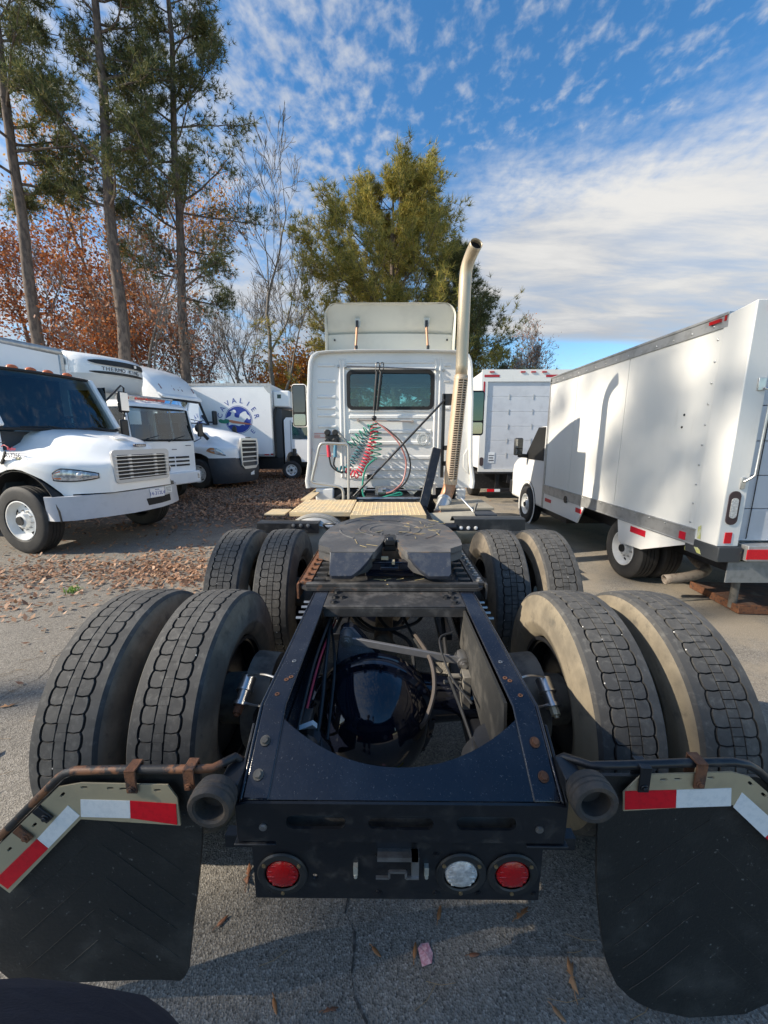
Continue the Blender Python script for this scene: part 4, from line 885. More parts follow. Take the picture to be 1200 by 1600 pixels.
for x0, x1 in ((-.175, -.215), (-.12, -.175)):
    b = B(); b.tube([(x0, 5.36, 2.62), (x1, 5.34, 2.12)], .019, 10); pg = sb(b, 'hose_spring', plastic)
    b = B(); b.tube(bez([(x0 - .02, 5.36, 2.62), (x0 - .01, 5.37, 2.72), (x0 + .03, 5.37, 2.73), (x0 + .03, 5.36, 2.64)], 14), .006, 6); sb(b, 'hook', black, pg)
b = B(); b.tube([(-.205, 5.34, 2.13), (-.215, 5.34, 2.04)], .006, 6); b.sphere((-.215, 5.34, 2.02), .035, 10, 6); sb(b, 'hose_clamp', black)
b = B(); b.box(-.885, -.70, 5.30, 5.44, 1.68, 1.80); b.cyl((-.85, 5.28, 1.83), (-.85, 5.38, 1.83), .04, n=16); b.cyl((-.745, 5.28, 1.83), (-.745, 5.38, 1.83), .04, n=16); b.cyl((-.85, 5.27, 1.72), (-.85, 5.32, 1.72), .035, n=16); b.cyl((-.745, 5.27, 1.72), (-.745, 5.32, 1.72), .035, n=16); gh = sb(b, 'air_coupler', plastic, bevel=.008)
b = B(); b.cyl((-.845, 5.3, 1.66), (-.83, 5.29, 1.50), .022, .028, n=12); sb(b, 'red_grip', red_hose, gh); b = B(); b.cyl((-.745, 5.3, 1.66), (-.75, 5.29, 1.50), .022, .026, n=12); sb(b, 'blue_grip', M('blue_grip', (.10, .26, .36), .4), gh)
def coil(path, R_, turns, r, mat, name):
    P = bez(path, 60); n = turns * 14; out_ = []
    L = [0.]
    for p, q in zip(P[:-1], P[1:]): L.append(L[-1] + (q - p).length)
    for i in range(n + 1):
        s_ = L[-1] * i / n; k = max(j for j in range(len(L)) if L[j] <= s_ + 1e-9); k = min(k, len(P) - 2); f = (s_ - L[k]) / max(1e-6, L[k + 1] - L[k])
        p = P[k].lerp(P[k + 1], f); t = (P[k + 1] - P[k]).normalized(); u = t.cross(Vector((0, 1, 0))).normalized(); w = t.cross(u)
        a = 2 * math.pi * turns * i / n; rr = R_ * min(1, .3 + 3 * min(i, n - i) / n * 4)
        out_.append(p + (u * math.cos(a) + w * math.sin(a)) * rr)
    b = B(); b.tube(out_, r, 6); return sb(b, name, mat)
coil([(-.60, 5.25, 1.33), (-.45, 5.22, 1.27), (-.33, 5.2, 1.45), (-.22, 5.2, 1.75), (-.21, 5.25, 1.95)],   .050, 20, .0085, red_hose, 'red_coil_hose')
coil([(-.72, 5.28, 1.34), (-.60, 5.25, 1.33), (-.52, 5.28, 1.42), (-.40, 5.3, 1.62), (-.30, 5.3, 1.80), (-.23, 5.28, 1.90)], .046, 17, .0085, M('blue_green_hose', (.05, .18, .21), .4), 'blue_coil_hose')
coil([(-.20, 5.2, 1.95), (-.18, 5.18, 1.70), (-.20, 5.17, 1.48)], .070, 7, .0085, green_hose, 'green_coil_hose')
coil([(-.24, 5.3, 1.90), (-.36, 5.3, 1.82), (-.50, 5.3, 1.70), (-.54, 5.3, 1.64)], .060, 6, .0085, green_hose, 'green_coil_hose')
for pts, m, r in ([[(-.20, 5.15, 1.48), (-.31, 5.12, 1.38), (-.36, 5.1, 1.20), (-.35, 5.05, 1.0), (-.22, 5.0, .955), (-.05, 5.0, 1.0), (.12, 5.0, 1.05), (.15, 5.0, 1.02), (0, 5.0, 1.01)], green_hose, .013],
                  [[(-.20, 5.2, 1.97), (-.05, 5.15, 1.86), (.12, 5.1, 1.68), (.21, 5.1, 1.45), (.17, 5.05, 1.20), (.05, 5.0, 1.08), (-.05, 5.0, 1.04)], M('hose_pink', (.42, .17, .15), .45), .011],
                  [[(-.19, 5.22, 1.96), (.0, 5.18, 1.84), (.18, 5.12, 1.66), (.27, 5.12, 1.42), (.22, 5.08, 1.20), (.08, 5.02, 1.07)], grey_hose, .011],
                  [[(-.55, 5.3, 1.64), (-.62, 5.3, 1.74), (-.70, 5.3, 1.84), (-.73, 5.3, 1.86)], M('grey_line', (.25, .27, .27), .5), .013],
                  [[(-.83, 5.29, 1.50), (-.80, 5.28, 1.38), (-.70, 5.27, 1.30), (-.60, 5.25, 1.31)], plastic, .012], [[(-.75, 5.29, 1.50), (-.77, 5.28, 1.40), (-.72, 5.27, 1.33)], plastic, .012]):
    b = B(); b.tube(bez(pts, 40), r, 8); sb(b, 'air_hose', m)
b = B(); b.lathe([(0, .012), (.05, .012), (.055, .016), (.085, .016), (.092, 0)], (.46, 5.45, 1.74), (0, -1, 0), 28); em = sb(b, 'round_lamp', clearlens)
b = B(); b.prism([(-1.065, 5.449, 1.75), (-.90, 5.449, 1.75), (-.90, 5.449, 1.83), (-1.065, 5.449, 1.83)], (0, -.002, 0)); stk = sb(b, 'warning_sticker', M('sticker', (.74, .70, .68), .5), bp)
b = B()
for z in (1.755, 1.772, 1.79, 1.812): b.box(-1.055, -.91 - .03 * ((z * 1000) % 3), 5.4455, 5.4465, z, z + .009)
sb(b, 'sticker_print', M('sticker_red', (.58, .22, .18), .5), bp)
b = B(); b.box(-.32, -.24, 5.36, 5.44, 1.19, 1.25); sb(b, 'plate_bracket', plastic)
# ------------------------------------------------------------------ other trucks: shared pieces (local x forward, y left, z up)
wm = {}
def vwheel(par, x, y, side, R_, W_, key, rr, holes=5, rim=None, nuts=10):
    """wheel with tyre, rim and nuts; `side` is the sign of y of the outer face"""
    if key not in wm:
        t = B(); h = W_ / 2
        t.lathe([(rr, -h * .8), (rr + .03, -h), (R_ * .86, -h * 1.03), (R_ * .965, -h * .92), (R_, -h * .78), (R_, -h * .40), (R_ - .010, -h * .38), (R_ - .010, -h * .32), (R_, -h * .30), (R_, -.006), (R_ - .01, -.005), (R_ - .01, .005), (R_, .006), (R_, h * .30), (R_ - .010, h * .32), (R_ - .010, h * .38), (R_, h * .40), (R_, h * .78), (R_ * .965, h * .92), (R_ * .86, h * 1.03), (rr + .03, h), (rr, h * .8)], (0, 0, 0), (0, 1, 0), 44)
        r = B(); n = 60; hw = 2 * math.pi / holes
        rad = [(rr, h * .82), (rr * 1.02, h * .95), (rr * .97, h * .97), (rr * .93, h * .72), (rr * .80, h * .30), (rr * .66, h * .34), (rr * .52, h * .44), (rr * .40, h * .52), (rr * .36, h * .9), (rr * .26, h * .95), (0.0001, h * .95)]
        vs = [(q * math.sin(2 * math.pi * i / n), z, q * math.cos(2 * math.pi * i / n)) for q, z in rad for i in range(n)]
        fs = []
        for k in range(len(rad) - 1):
            for i in range(n):
                a = 2 * math.pi * (i + .5) / n
                if k in (4, 5)[:2] and abs(((a / hw) % 1) - .5) < .17 and k == 4: continue
                fs.append((k * n + i, k * n + (i + 1) % n, (k + 1) * n + (i + 1) % n, (k + 1) * n + i))
        r.add(vs, fs)
        d = B(); d.cyl((0, h * .12, 0), (0, h * .16, 0), rr * .97, n=36)
        nb = B()
        for k in range(nuts):
            a = 2 * math.pi * (k + .5) / nuts; q = rr * .50; nb.cyl((q * math.sin(a), h * .40, q * math.cos(a)), (q * math.sin(a), h * .66, q * math.cos(a)), rr * .045, rr * .038, n=8)
        hb = B(); hb.cyl((0, h * .5, 0), (0, h * 1.12, 0), rr * .27, rr * .22, n=20)
        wm[key] = (r.build('wheel', rim or rimwhite, None, ang=30), t.build('tyre', tyre_black, None), d.build('drum', black, None), nb.build('wheel_nuts', steel, None), hb.build('hub', plastic, None))
        ob = wm[key]; first = True
    else:
        ob = tuple(o.copy() for o in wm[key]); first = False
        for o in ob: COL.objects.link(o)
    ob[0].parent = par; ob[0].location = (x, y, R_); ob[0].rotation_euler = (0, rnd.uniform(0, 6), 0 if side > 0 else math.pi)
    for o in ob[1:]: o.parent = ob[0]
    return ob[0]
def interp(x, tab):
    for (a, p), (b_, q) in zip(tab[:-1], tab[1:]):
        if a <= x <= b_: return p + (q - p) * (x - a) / (b_ - a)
    return tab[0][1] if x < tab[0][0] else tab[-1][1]
def hood_loft(us, w, zt, zb, zf, crown=.62):
    """mirrored bonnet and wing sections; w, zt, zf, zb are functions of u"""
    secs = []
    for u in us:
        W_, t_, b_, f_ = w(u), zt(u), zb(u), zf(u)
        hlf = [(-W_, b_), (-W_ * 1.005, (b_ + f_) / 2), (-W_, f_), (-W_ * .975, f_ + .05), (-W_ * .90, f_ + .095), (-W_ * .78, f_ + .12), (-W_ * crown, f_ + .15 + (t_ - f_ - .15) * .25), (-W_ * crown * .9, f_ + (t_ - f_) * .72), (-W_ * crown * .72, t_ - .045), (-W_ * .3, t_ - .008), (0, t_)]
        secs.append([(u, y, z) for y, z in hlf] + [(u, -y, z) for y, z in hlf[-2::-1]])
    b = B(); k = len(secs[0]); vs = [p for s_ in secs for p in s_]
    b.add(vs, [(i * k + j, i * k + j + 1, (i + 1) * k + j + 1, (i + 1) * k + j) for i in range(len(secs) - 1) for j in range(k - 1)] + [tuple(range(k)), tuple(range((len(secs) - 1) * k, len(secs) * k))[::-1]])
    return b
def YZ(x):    # local XY -> (y, z) plane at x, thickness towards +x
    return Matrix(((0, 0, 1, x), (1, 0, 0, 0), (0, 1, 0, 0), (0, 0, 0, 1)))
def XZs(y):   # local XY -> (x, z) plane at y, thickness towards -y
    return XZ(y)

# ------------------------------------------------------------------ bonneted box truck on the left
t = thing('hood_truck', 'white bonneted box truck nearest on the left with grey bumper and licence plate', 'truck', (-5.31, 6.79, 0), RD(-14))
us = [-.80, -.70, -.6, -.45, -.3, -.15, 0, .15, .3, .45, .55, .65, .72, .765, .77, .85, .95, 1.05, 1.11, 1.15]
wt = [(-.8, 1.14), (.3, 1.15), (.55, 1.06), (.8, .90), (1.0, .72), (1.1, .63), (1.15, .56)]
w_ = lambda u: interp(u, wt)
zt_ = lambda u: interp(u, [(-.8, 1.94), (-.3, 1.91), (.3, 1.86), (.8, 1.76), (1.05, 1.67), (1.15, 1.56)])
zb_ = lambda u: .53 + math.sqrt(max(0, .77 ** 2 - u * u)) if abs(u) < .77 else (.92 if u > 0 else .6)
zf_ = lambda u: max(interp(u, [(-.8, 1.50), (-.3, 1.44), (0, 1.42), (.3, 1.40), (.8, 1.32), (1.15, 1.28)]), 0)
hb = hood_loft(us, w_, zt_, zb_, zf_); hd = hb.build('bonnet', white2, t, ang=55)
b = B()
for s in (-1, 1): b.rings([[(.75 * math.cos(RD(a)), s * yy_, .53 + .75 * math.sin(RD(a))) for a in range(0, 181, 12)] + [(.735 * math.cos(RD(a)), s * yy_, .53 + .735 * math.sin(RD(a))) for a in range(180, -1, -12)] for yy_ in (.70, 1.13)])
b.box(-.74, .8, -.72, .72, .62, 1.2); b.box(-2, .9, -.5, .5, .5, .95); b.box(.60, 1.02, -.62, .62, .74, .98); b.build('wheel_housing', black, t)
# grille
gb = rrect(-.565, .565, 1.045, 1.57, .07)
gb = [(y * (1 if z > 1.3 else .94), z) for y, z in gb]
b = B(); b.flat([(y * 1.0, z) for y, z in gb], [rrect(-.48, .48, 1.10, 1.49, .02)], .035, YZ(1.145)); gr = b.build('grille_surround', M('grille_grey', (.50, .50, .50), .45), t, bevel=.008)
b = B(); b.box(1.153, 1.158, -.49, .49, 1.09, 1.5); b.build('grille_mesh', M('grille_dark', (.018, .019, .021), .7), gr)
for k in range(7):
    b = B(); z = 1.125 + k * .058; b.box(1.16, 1.195, -.52, .52, z - .007, z + .007); b.build('grille_bar', chrome, gr, bevel=.004)
for y in (-.24, .26):
    b = B()
    for k in range(7): z = 1.115 + k * .058; b.box(1.15, 1.185, y - .028, y + .028, z - .003, z + .028)
    b.build('grille_upright', chrome, gr, bevel=.003)
b = B(); b.box(1.12, 1.17, -.11, .11, 1.615, 1.66); bd = b.build('bonnet_badge', M('badge_dark', (.10, .09, .10), .3, metal=.6), t, bevel=.008)
text('Freightliner', .038, frame_m((1.172, 0, 1.637), (0, 1, 0), (0, 0, 1)), chrome, bd, depth=.002)
b = B(); b.prism([(.78, -.22, 1.775), (.95, -.22, 1.735), (.95, -.02, 1.75), (.78, -.02, 1.79)], (0, 0, .012)); b.build('bonnet_vent', white2, t, bevel=.01)
# headlamps wrap round the corner
for s in (-1, 1):
    b = B(); n = 10; rows = [[], [], []]
    for i in range(n + 1):
        f = i / n; u = .60 + .44 * f; y = s * (w_(u) + .012); lo_z = 1.105 + .02 * f + .03 * (2 * f - 1) ** 2; hi_z = 1.325 - .10 * f ** 1.5 - .02 * (1 - f) ** 3 - (.06 * max(0, .15 - f) / .15)
        rows[0].append((u, y, lo_z)); rows[1].append((u + .012, y + s * .018, (lo_z + hi_z) / 2)); rows[2].append((u, y, hi_z))
    vs = rows[0] + rows[1] + rows[2]; b.add(vs, [(r * (n + 1) + i, r * (n + 1) + i + 1, (r + 1) * (n + 1) + i + 1, (r + 1) * (n + 1) + i) for r in (0, 1) for i in range(n)])
    hl = b.build('headlight', headl, t)
    b = B(); b.tube([tuple(p) for p in rows[0]] + [tuple(p) for p in rows[2][::-1]], .010, 6, closed=True); b.build('lamp_bezel', plastic, hl)
    b = B(); b.add([(p[0], p[1] + s * .014, p[2] + .03) for p in rows[0][:3]] + [(p[0], p[1] + s * .014, p[2] - .03) for p in rows[2][:3]], [(0, 1, 4, 3), (1, 2, 5, 4)]); b.build('turn_signal', amber, hl)
    b = B(); b.sphere((.86, s * (w_(.86) + .0), 1.205), .055, 14, 8); b.build('lamp_bowl', chrome, hl)
# bumper with swept ends
def bump_path(off=0): return [(.56, -1.19), (.66, -1.15), (.86, -1.01), (1.04, -.66), (1.16, -.3), (1.18, 0), (1.16, .3), (1.04, .66), (.86, 1.01), (.66, 1.15), (.56, 1.19)]
b = B(); ptop, pbot = .90, .54; P = bump_path(); k = len(P)
sl = lambda i: (.06 if i in (0, 1, k - 2, k - 1) else 0)
vs = [(x, y, ptop) for x, y in P] + [(x + .012, y * 1.0, (ptop + pbot) / 2) for x, y in P] + [(x + (.10 if abs(y) > 1.15 else .03), y * (.97 if abs(y) > 1.15 else 1), pbot) for x, y in P] + [(x - .06, y * .96, pbot - .0) for x, y in P] + [(x - .08, y * .95, ptop - .0) for x, y in P]
b.add(vs, [(r * k + i, r * k + i + 1, ((r + 1) % 5) * k + i + 1, ((r + 1) % 5) * k + i) for r in range(5) for i in range(k - 1)] + [(0, k, 2 * k, 3 * k, 4 * k), tuple(r * k + k - 1 for r in range(4, -1, -1))]); bm_ = b.build('bumper', grey, t, ang=28)
b = B(); Q = [(1.172, -.10), (1.187, .0), (1.178, .15), (1.168, .3), (1.115, .48), (1.075, .60)]
for (x0_, y0_), (x1_, y1_) in zip(Q[:-1], Q[1:]): b.add([(x0_ + .006, y0_, .735), (x1_ + .006, y1_, .735), (x1_ + .016, y1_, .615), (x0_ + .016, y0_, .615)], [(0, 1, 2, 3)])
b.build('bumper_opening', M('opening_dark', (.012, .012, .013), .8), bm_)
b = B(); b.box(1.05, 1.10, -.3, .7, .90, .97); b.build('cross_bar', dusty, t)
b = B(); b.box(1.186, 1.192, .06, .36, .735, .885); lpq = b.build('licence_plate', M('plate_white', (.74, .75, .78), .4), bm_)
text('14-312L4', .088, frame_m((1.1925, .21, .80), (0, 1, 0), (0, 0, 1)), letter_blue, lpq); text('VIRGINIA', .022, frame_m((1.1925, .21, .866), (0, 1, 0), (0, 0, 1)), letter_blue, lpq)
b = B(); b.box(1.13, 1.136, .47, .62, .77, .89, Matrix.Translation((-.02, 0, 0))); sk = b.build('white_sticker', whitetape, bm_); b = B()
for z in (.79, .815, .84, .86): b.box(1.1165, 1.1175, .49, .60, z, z + .009)
b.build('sticker_print', letter_grey, sk)
text('Ryder', .075, frame_m((.06, -1.166, 1.60), (1, 0, 0), (0, 0, 1)), letter_red, hd, 'rental_lettering'); text('857266', .105, frame_m((.06, -1.166, 1.50), (1, 0, 0), (0, 0, 1)), letter_grey, hd, 'fleet_number')
b = B(); b.tube(bez([(-.15, -1.16, 1.63), (-.07, -1.172, 1.655), (.01, -1.17, 1.62)], 8), .006, 6); b.build('red_swoosh', letter_red, hd)
b = B(); b.bar((-.16, -1.17, 1.42), (-.02, -1.20, 1.56), .02, .045); b.bar((-.20, -1.165, 1.38), (-.13, -1.17, 1.45), .03, .04); b.build('bonnet_latch', plastic, hd, bevel=.006)
b = B(); b.sphere((.10, -1.12, 1.455), .06, 12, 6, 1, .4, .45); b.build('side_marker', M('marker_cream', (.62, .58, .36), .3), hd)
b = B(); b.tube([(-.36, -1.158, 1.2), (-.34, -1.16, 1.55), (-.30, -1.13, 1.68), (-.22, -1.06, 1.70)], .006, 6); b.build('panel_seam', gasket, hd)
# cab: pillars, roof, glass, interior
b = B(); zr = 2.93
b.rings([[(-.92, -.93, 2.84), (-.92, .93, 2.84), (-1.75, 1.0, 2.88), (-1.75, -1.0, 2.88)], [(-.90, -.94, 2.87), (-.90, .94, 2.87), (-1.75, 1.01, 2.95), (-1.75, -1.01, 2.95)], [(-1.0, -.88, 2.92), (-1.0, .88, 2.92), (-1.75, .95, 3.02), (-1.75, -.95, 3.02)]]); rf = b.build('roof', white2, t, bevel=.02)
for s in (-1, 1):
    b = B(); b.bar((-.40, s * .98, 1.93), (-.90, s * .93, 2.86), .09, .12); b.build('windshield_pillar', white2, t, bevel=.02)
    b = B(); b.flat([(-.42, 1.2), (-.42, 1.95), (-.93, 2.88), (-1.76, 2.9), (-1.76, 1.2)], [[(-.62, 1.96), (-1.0, 2.70), (-1.55, 2.72), (-1.55, 1.92)]], .04, XZ(s * 1.0 + .02)); d = b.build('door', white2, t)
    b = B(); b.box(-1.56, -.6, s * 1.0 - .003, s * 1.0 + .003, 1.9, 2.74); b.build('side_window', glass, d)
b = B(); b.box(-1.80, -1.74, -1.0, 1.0, .9, 2.95); b.box(-1.74, -.5, -.98, .98, .9, 1.30); b.box(-.95, -.46, -.96, .96, 1.3, 1.86); b.build('cab_interior', interior, t)
b = B(); n = 10; rows = []
for z_, x_, w2 in ((1.90, -.40, .965), (2.2, -.55, .955), (2.5, -.71, .945), (2.86, -.905, .93)): rows.append([(x_ + .14 * (1 - (2 * i / n - 1) ** 2), w2 * (2 * i / n - 1), z_) for i in range(n + 1)])
b.add([p for r in rows for p in r], [(r * (n + 1) + i, r * (n + 1) + i + 1, (r + 1) * (n + 1) + i + 1, (r + 1) * (n + 1) + i) for r in range(3) for i in range(n)]); ws = b.build('windshield', glass2, t)
b = B(); edge = rows[0] + [r[-1] for r in rows[1:3]] + rows[3][::-1] + [r[0] for r in rows[2:0:-1]]; b.tube([(x + .01, y, z) for x, y, z in edge], .028, 8, closed=True); b.build('windshield_gasket', gasket, ws)
b = B(); b.lathe([(.19, .02), (.215, .012), (.22, 0), (.215, -.012), (.19, -.02), (.185, 0), (.19, .02)], (-1.0, .48, 2.03), (-.6, 0, .8), 28); b.cyl((-1.0, .48, 2.03), (-.75, .48, 1.8), .05, n=10); b.bar((-1.0, .30, 2.03), (-1.0, .66, 2.03), .04, .02); b.build('steering_wheel', plastic, t)
b = B()
for y in (-.45, .45): b.box(-1.6, -1.45, y - .24, y + .24, 1.5, 2.35)
b.build('seat', interior, t, bevel=.03)
for y0, y1 in ((-.75, .0), (.02, .72)):
    b = B(); b.tube([(-.26, y1 if y0 < 0 else y0, 1.90), (-.27, (y0 + y1) / 2, 1.945), (-.33, y0 if y0 < 0 else y1, 1.935)], .010, 6); b.tube([(-.24, y1 - .1, 1.905), (-.27, (y0 + y1) / 2, 1.95)], .014, 6); b.build('wiper', plastic, t)
for y in (-.62, -.28, 0, .28, .62):
    b = B(); b.sphere((-1.02, y, 2.93), .085, 12, 6, .8, 1, .55); b.build('roof_marker', amber, rf)
b = B(); b.tube([(-.62, 1.02, 2.5), (-.55, 1.32, 2.82), (-.55, 1.38, 2.78), (-.60, 1.36, 2.2)], .018, 8); ma = b.build('mirror_arm', black, t); b = B(); b.box(-.62, -.54, 1.24, 1.46, 2.28, 2.70); b.build('mirror_housing', black, ma, bevel=.03); b = B(); b.box(-.535, -.53, 1.26, 1.44, 2.32, 2.68); b.build('mirror_face', chrome, ma)
vwheel(t, 0, -1.04, -1, .52, .29, 'm2', .30); vwheel(t, 0, 1.04, 1, .52, .29, 'm2', .30)
# box behind the cab
b = B(); b.box(-8.2, -1.86, -1.22, 1.22, 1.05, 3.52); bx = b.build('cargo_box', white2, t, bevel=.03)
b = B(); b.box(-1.95, -1.84, 1.13, 1.235, 1.05, 3.53); b.box(-1.95, -1.84, -1.235, -1.13, 1.05, 3.53); b.build('corner_post', alum, bx, bevel=.02)
b = B(); b.tube([(-1.93, -1.2, 3.5), (-1.90, 1.2, 3.5)], .075, 12); b.build('front_rail', alum, bx)
b = B(); b.cyl((-1.86, .85, 3.0), (-1.84, .85, 3.0), .04, n=16); b.build('rivet_plate', alum, bx)
b = B(); b.box(-8.2, -1.2, -.45, .45, .6, 1.0); b.build('chassis', black, t)
vwheel(t, -5.6, -1.0, -1, .52, .29, 'm2', .30); vwheel(t, -5.6, 1.0, 1, .52, .29, 'm2', .30)
b = B(); b.cyl((-1.80, .98, 1.0), (-1.80, .98, 3.0), .06, n=14); b.build('white_stack', white2, t)

# ------------------------------------------------------------------ cab-over truck with nose-mounted refrigeration unit
t = thing('reefer_truck', 'white cab-over truck with a nose-mounted refrigeration unit behind the bonneted truck', 'truck', (-6.1, 10.6, 0), RD(-20))
b = B()
def cs(x, z, w): return [(x, y, z) for y in (-w, -w * .5, 0, w * .5, w)]
prof = [(.0, .62, 1.0), (.03, .95, 1.03), (.02, 1.40, 1.03), (-.02, 1.70, 1.02)]
sec = lambda x, z0, w, zt: [(x, -w, z0), (x, -w * 1.0, 1.7), (x, -w * .94, zt - .12), (x, -w * .86, zt - .03), (x, -w * .5, zt), (x, w * .5, zt), (x, w * .86, zt - .03), (x, w * .94, zt - .12), (x, w, 1.7), (x, w, z0)]
# lower front and sides
b.prism([(.0, -.98, .62), (.04, -.9, .62), (.05, 0, .62), (.04, .9, .62), (.0, .98, .62), (-1.75, 1.03, .62), (-1.75, -1.03, .62)], (0, 0, 1.08)); cb = b.build('cab_lower', white2, t, bevel=.05)
b = B(); b.rings([[(-.12, -.92, 2.52), (-.08, 0, 2.53), (-.12, .92, 2.52), (-1.72, .95, 2.55), (-1.72, -.95, 2.55)], [(-.16, -.93, 2.62), (-.10, 0, 2.64), (-.16, .93, 2.62), (-1.72, .95, 2.68), (-1.72, -.95, 2.68)], [(-.3, -.86, 2.70), (-.26, 0, 2.72), (-.3, .86, 2.70), (-1.7, .9, 2.76), (-1.7, -.9, 2.76)]]); b.build('roof', white2, t, bevel=.02)
for s in (-1, 1):
    b = B(); b.bar((.0, s * .98, 1.68), (-.15, s * .94, 2.55), .07, .08); b.bar((-.78, s * .99, 1.68), (-.82, s * .95, 2.55), .03, .07); b.box(-1.75, -1.45, min(s * .9, s * 1.0), max(s * .9, s * 1.0), 1.68, 2.6); b.build('pillar', white2, t, bevel=.015)
    b = B(); b.prism([(-.06, s * .99, 1.72), (-.17, s * .945, 2.50), (-1.5, s * .945, 2.50), (-1.5, s * .99, 1.72)], (0, s * .004, 0)); b.build('side_window', glass2, t)
    b = B(); b.box(.06, .12, s * 1.16 - .10, s * 1.16 + .10, 1.80, 2.20); mo = b.build('mirror', plastic, t, bevel=.03); b = B(); b.tube([(-.05, s * .98, 2.3), (.10, s * 1.16, 2.25), (.09, s * 1.16, 1.75), (-.02, s * 1.0, 1.65)], .014, 6); b.build('mirror_arm', black, mo)
b = B(); n = 8; rows = [[(x_ + .05 * (1 - (2 * i / n - 1) ** 2), w2 * (2 * i / n - 1), z_) for i in range(n + 1)] for z_, x_, w2 in ((1.70, .0, .95), (2.1, -.07, .93), (2.53, -.14, .91))]
b.add([p for r in rows for p in r], [(r * (n + 1) + i, r * (n + 1) + i + 1, (r + 1) * (n + 1) + i + 1, (r + 1) * (n + 1) + i) for r in range(2) for i in range(n)]); ws = b.build('windshield', glass2, t)
b = B(); edge = rows[0] + [rows[1][-1]] + rows[2][::-1] + [rows[1][0]]; b.tube([(x + .008, y, z) for x, y, z in edge], .026, 8, closed=True); b.build('windshield_gasket', gasket, ws)
b = B(); b.box(-1.7, -1.66, -.95, .95, 1.6, 1.85); b.box(-1.7, -1.66, -.95, -.7, 1.85, 2.55); b.box(-1.7, -1.66, .7, .95, 1.85, 2.55); b.box(-.5, -.06, -.92, .92, 1.55, 1.70); b.box(-1.6, -1.4, -.85, -.25, 1.5, 2.15); b.box(-1.6, -1.4, .2, .75, 1.5, 2.15); b.build('cab_interior', interior, t)
b = B(); b.lathe([(.18, .015), (.20, 0), (.18, -.015), (.165, 0), (.18, .015)], (-.42, .42, 1.86), (-.35, 0, .9), 24); b.build('steering_wheel', plastic, t)
for y in (-.5, .35):
    b = B(); b.tube([(.075, y - .30, 1.66), (.07, y, 1.76), (.03, y + .3, 1.82)], .011, 6); b.build('wiper', plastic, t)
b = B()
for z in (.98, 1.09, 1.20):
    for y0, y1 in ((-.7, -.25), (-.2, .2), (.25, .7)): b.box(.045, .062, y0, y1, z, z + .05)
b.build('front_slots', M('slot_dark', (.02, .02, .022), .7), cb)
b = B(); b.box(.05, .062, .15, .3, 1.44, 1.46); b.box(.05, .062, .62, .8, 1.54, 1.56); b.build('small_badge', letter_grey, cb)
b = B(); b.prism([(.06, -1.04, .48), (.22, -.9, .48), (.26, 0, .48), (.22, .9, .48), (.06, 1.04, .48), (-.2, 1.04, .48), (-.2, -1.04, .48)], (0, 0, .34)); bp_ = b.build('bumper', white2, t, bevel=.03)
b = B()
for s in (-1, 1): b.box(.20, .225, s * .72 - .14, s * .72 + .14, .60, .74)
b.build('headlight', headl, bp_)
b = B(); b.tube([(-.5, -.8, 2.84), (-.5, .8, 2.84)], .03, 10); b.tube([(-.5, -.8, 2.84), (-.6, -.8, 2.72)], .02, 8); b.tube([(-.5, .8, 2.84), (-.6, .8, 2.72)], .02, 8); b.build('roof_bar', alum, t)
b = B()
for y in (-.75, -.3, 0, .3): b.box(-.42, -.34, y - .12, y + .12, 2.74, 2.80)
b.build('roof_marker', redlens, t)
b = B(); b.box(-8, -2.2, -1.2, 1.2, 1.05, 4.02); bx = b.build('cargo_box', white2, t, bevel=.03)
b = B(); b.box(-2.28, -2.17, -1.215, -1.12, 1.05, 4.0); b.box(-2.28, -2.17, 1.12, 1.215, 1.05, 4.0); b.build('corner_post', alum, bx, bevel=.02)
b = B(); b.box(-8, -1.2, -.4, .4, .6, 1.0); b.box(-1.6, -.1, -.8, .8, .45, .7); b.build('chassis', black, t)
for x, s in ((-.85, -1), (-.85, 1), (-5.5, -1), (-5.5, 1)): vwheel(t, x, s * .88, s, .44, .24, 'npr', .26, 6)
# the unit
def unit_sec(z, k, back=-2.18, inset=0): 
    P = [(back, -1.0), (-1.86, -.98), (-1.58, -.80), (-1.36, -.45), (-1.28, 0), (-1.36, .45), (-1.58, .80), (-1.86, .98), (back, 1.0)]
    return [(back + (x - back) * k - inset, y * (1 - inset * .3), z) for x, y in P]
b = B(); b.rings([unit_sec(3.04, .55, inset=.0), unit_sec(3.10, .72), unit_sec(3.30, .95), unit_sec(3.42, 1.0)]); ru = b.build('refrigeration_unit', M('unit_grey', (.62, .63, .61), .5), t, ang=50)
b = B(); b.rings([unit_sec(3.421, 1.02), unit_sec(3.60, 1.02), unit_sec(3.74, .99), unit_sec(3.84, .90), unit_sec(3.93, .70), unit_sec(3.96, .5)]); uh = b.build('unit_cover', white2, ru, ang=50)
def arc_strip(z0, z1, a0, a1, k, dz=0):
    P = [(-1.86, -.98), (-1.58, -.80), (-1.36, -.45), (-1.28, 0), (-1.36, .45), (-1.58, .80), (-1.86, .98)]
    pts = bez([(x, y, 0) for x, y in P], 36); out_ = []
    for p in pts:
        if a0 <= p.y <= a1: out_.append((-2.18 + (p.x + 2.18) * k, p.y * 1.0, 0))
    b = B(); n = len(out_)
    def zz(i): f = abs(2 * i / (n - 1) - 1); return f ** 6
    vs = [(x, y, z0 + (z1 - z0) * .5 * zz(i)) for i, (x, y, _) in enumerate(out_)] + [(x - dz, y, z1 - (z1 - z0) * .3 * zz(i)) for i, (x, y, _) in enumerate(out_)]
    b.add(vs, [(i, i + 1, n + i + 1, n + i) for i in range(n - 1)]); return b
arc_strip(3.655, 3.79, -.80, .92, 1.05, .02).build('upper_grille', M('unit_black', (.012, .012, .013), .5), uh)
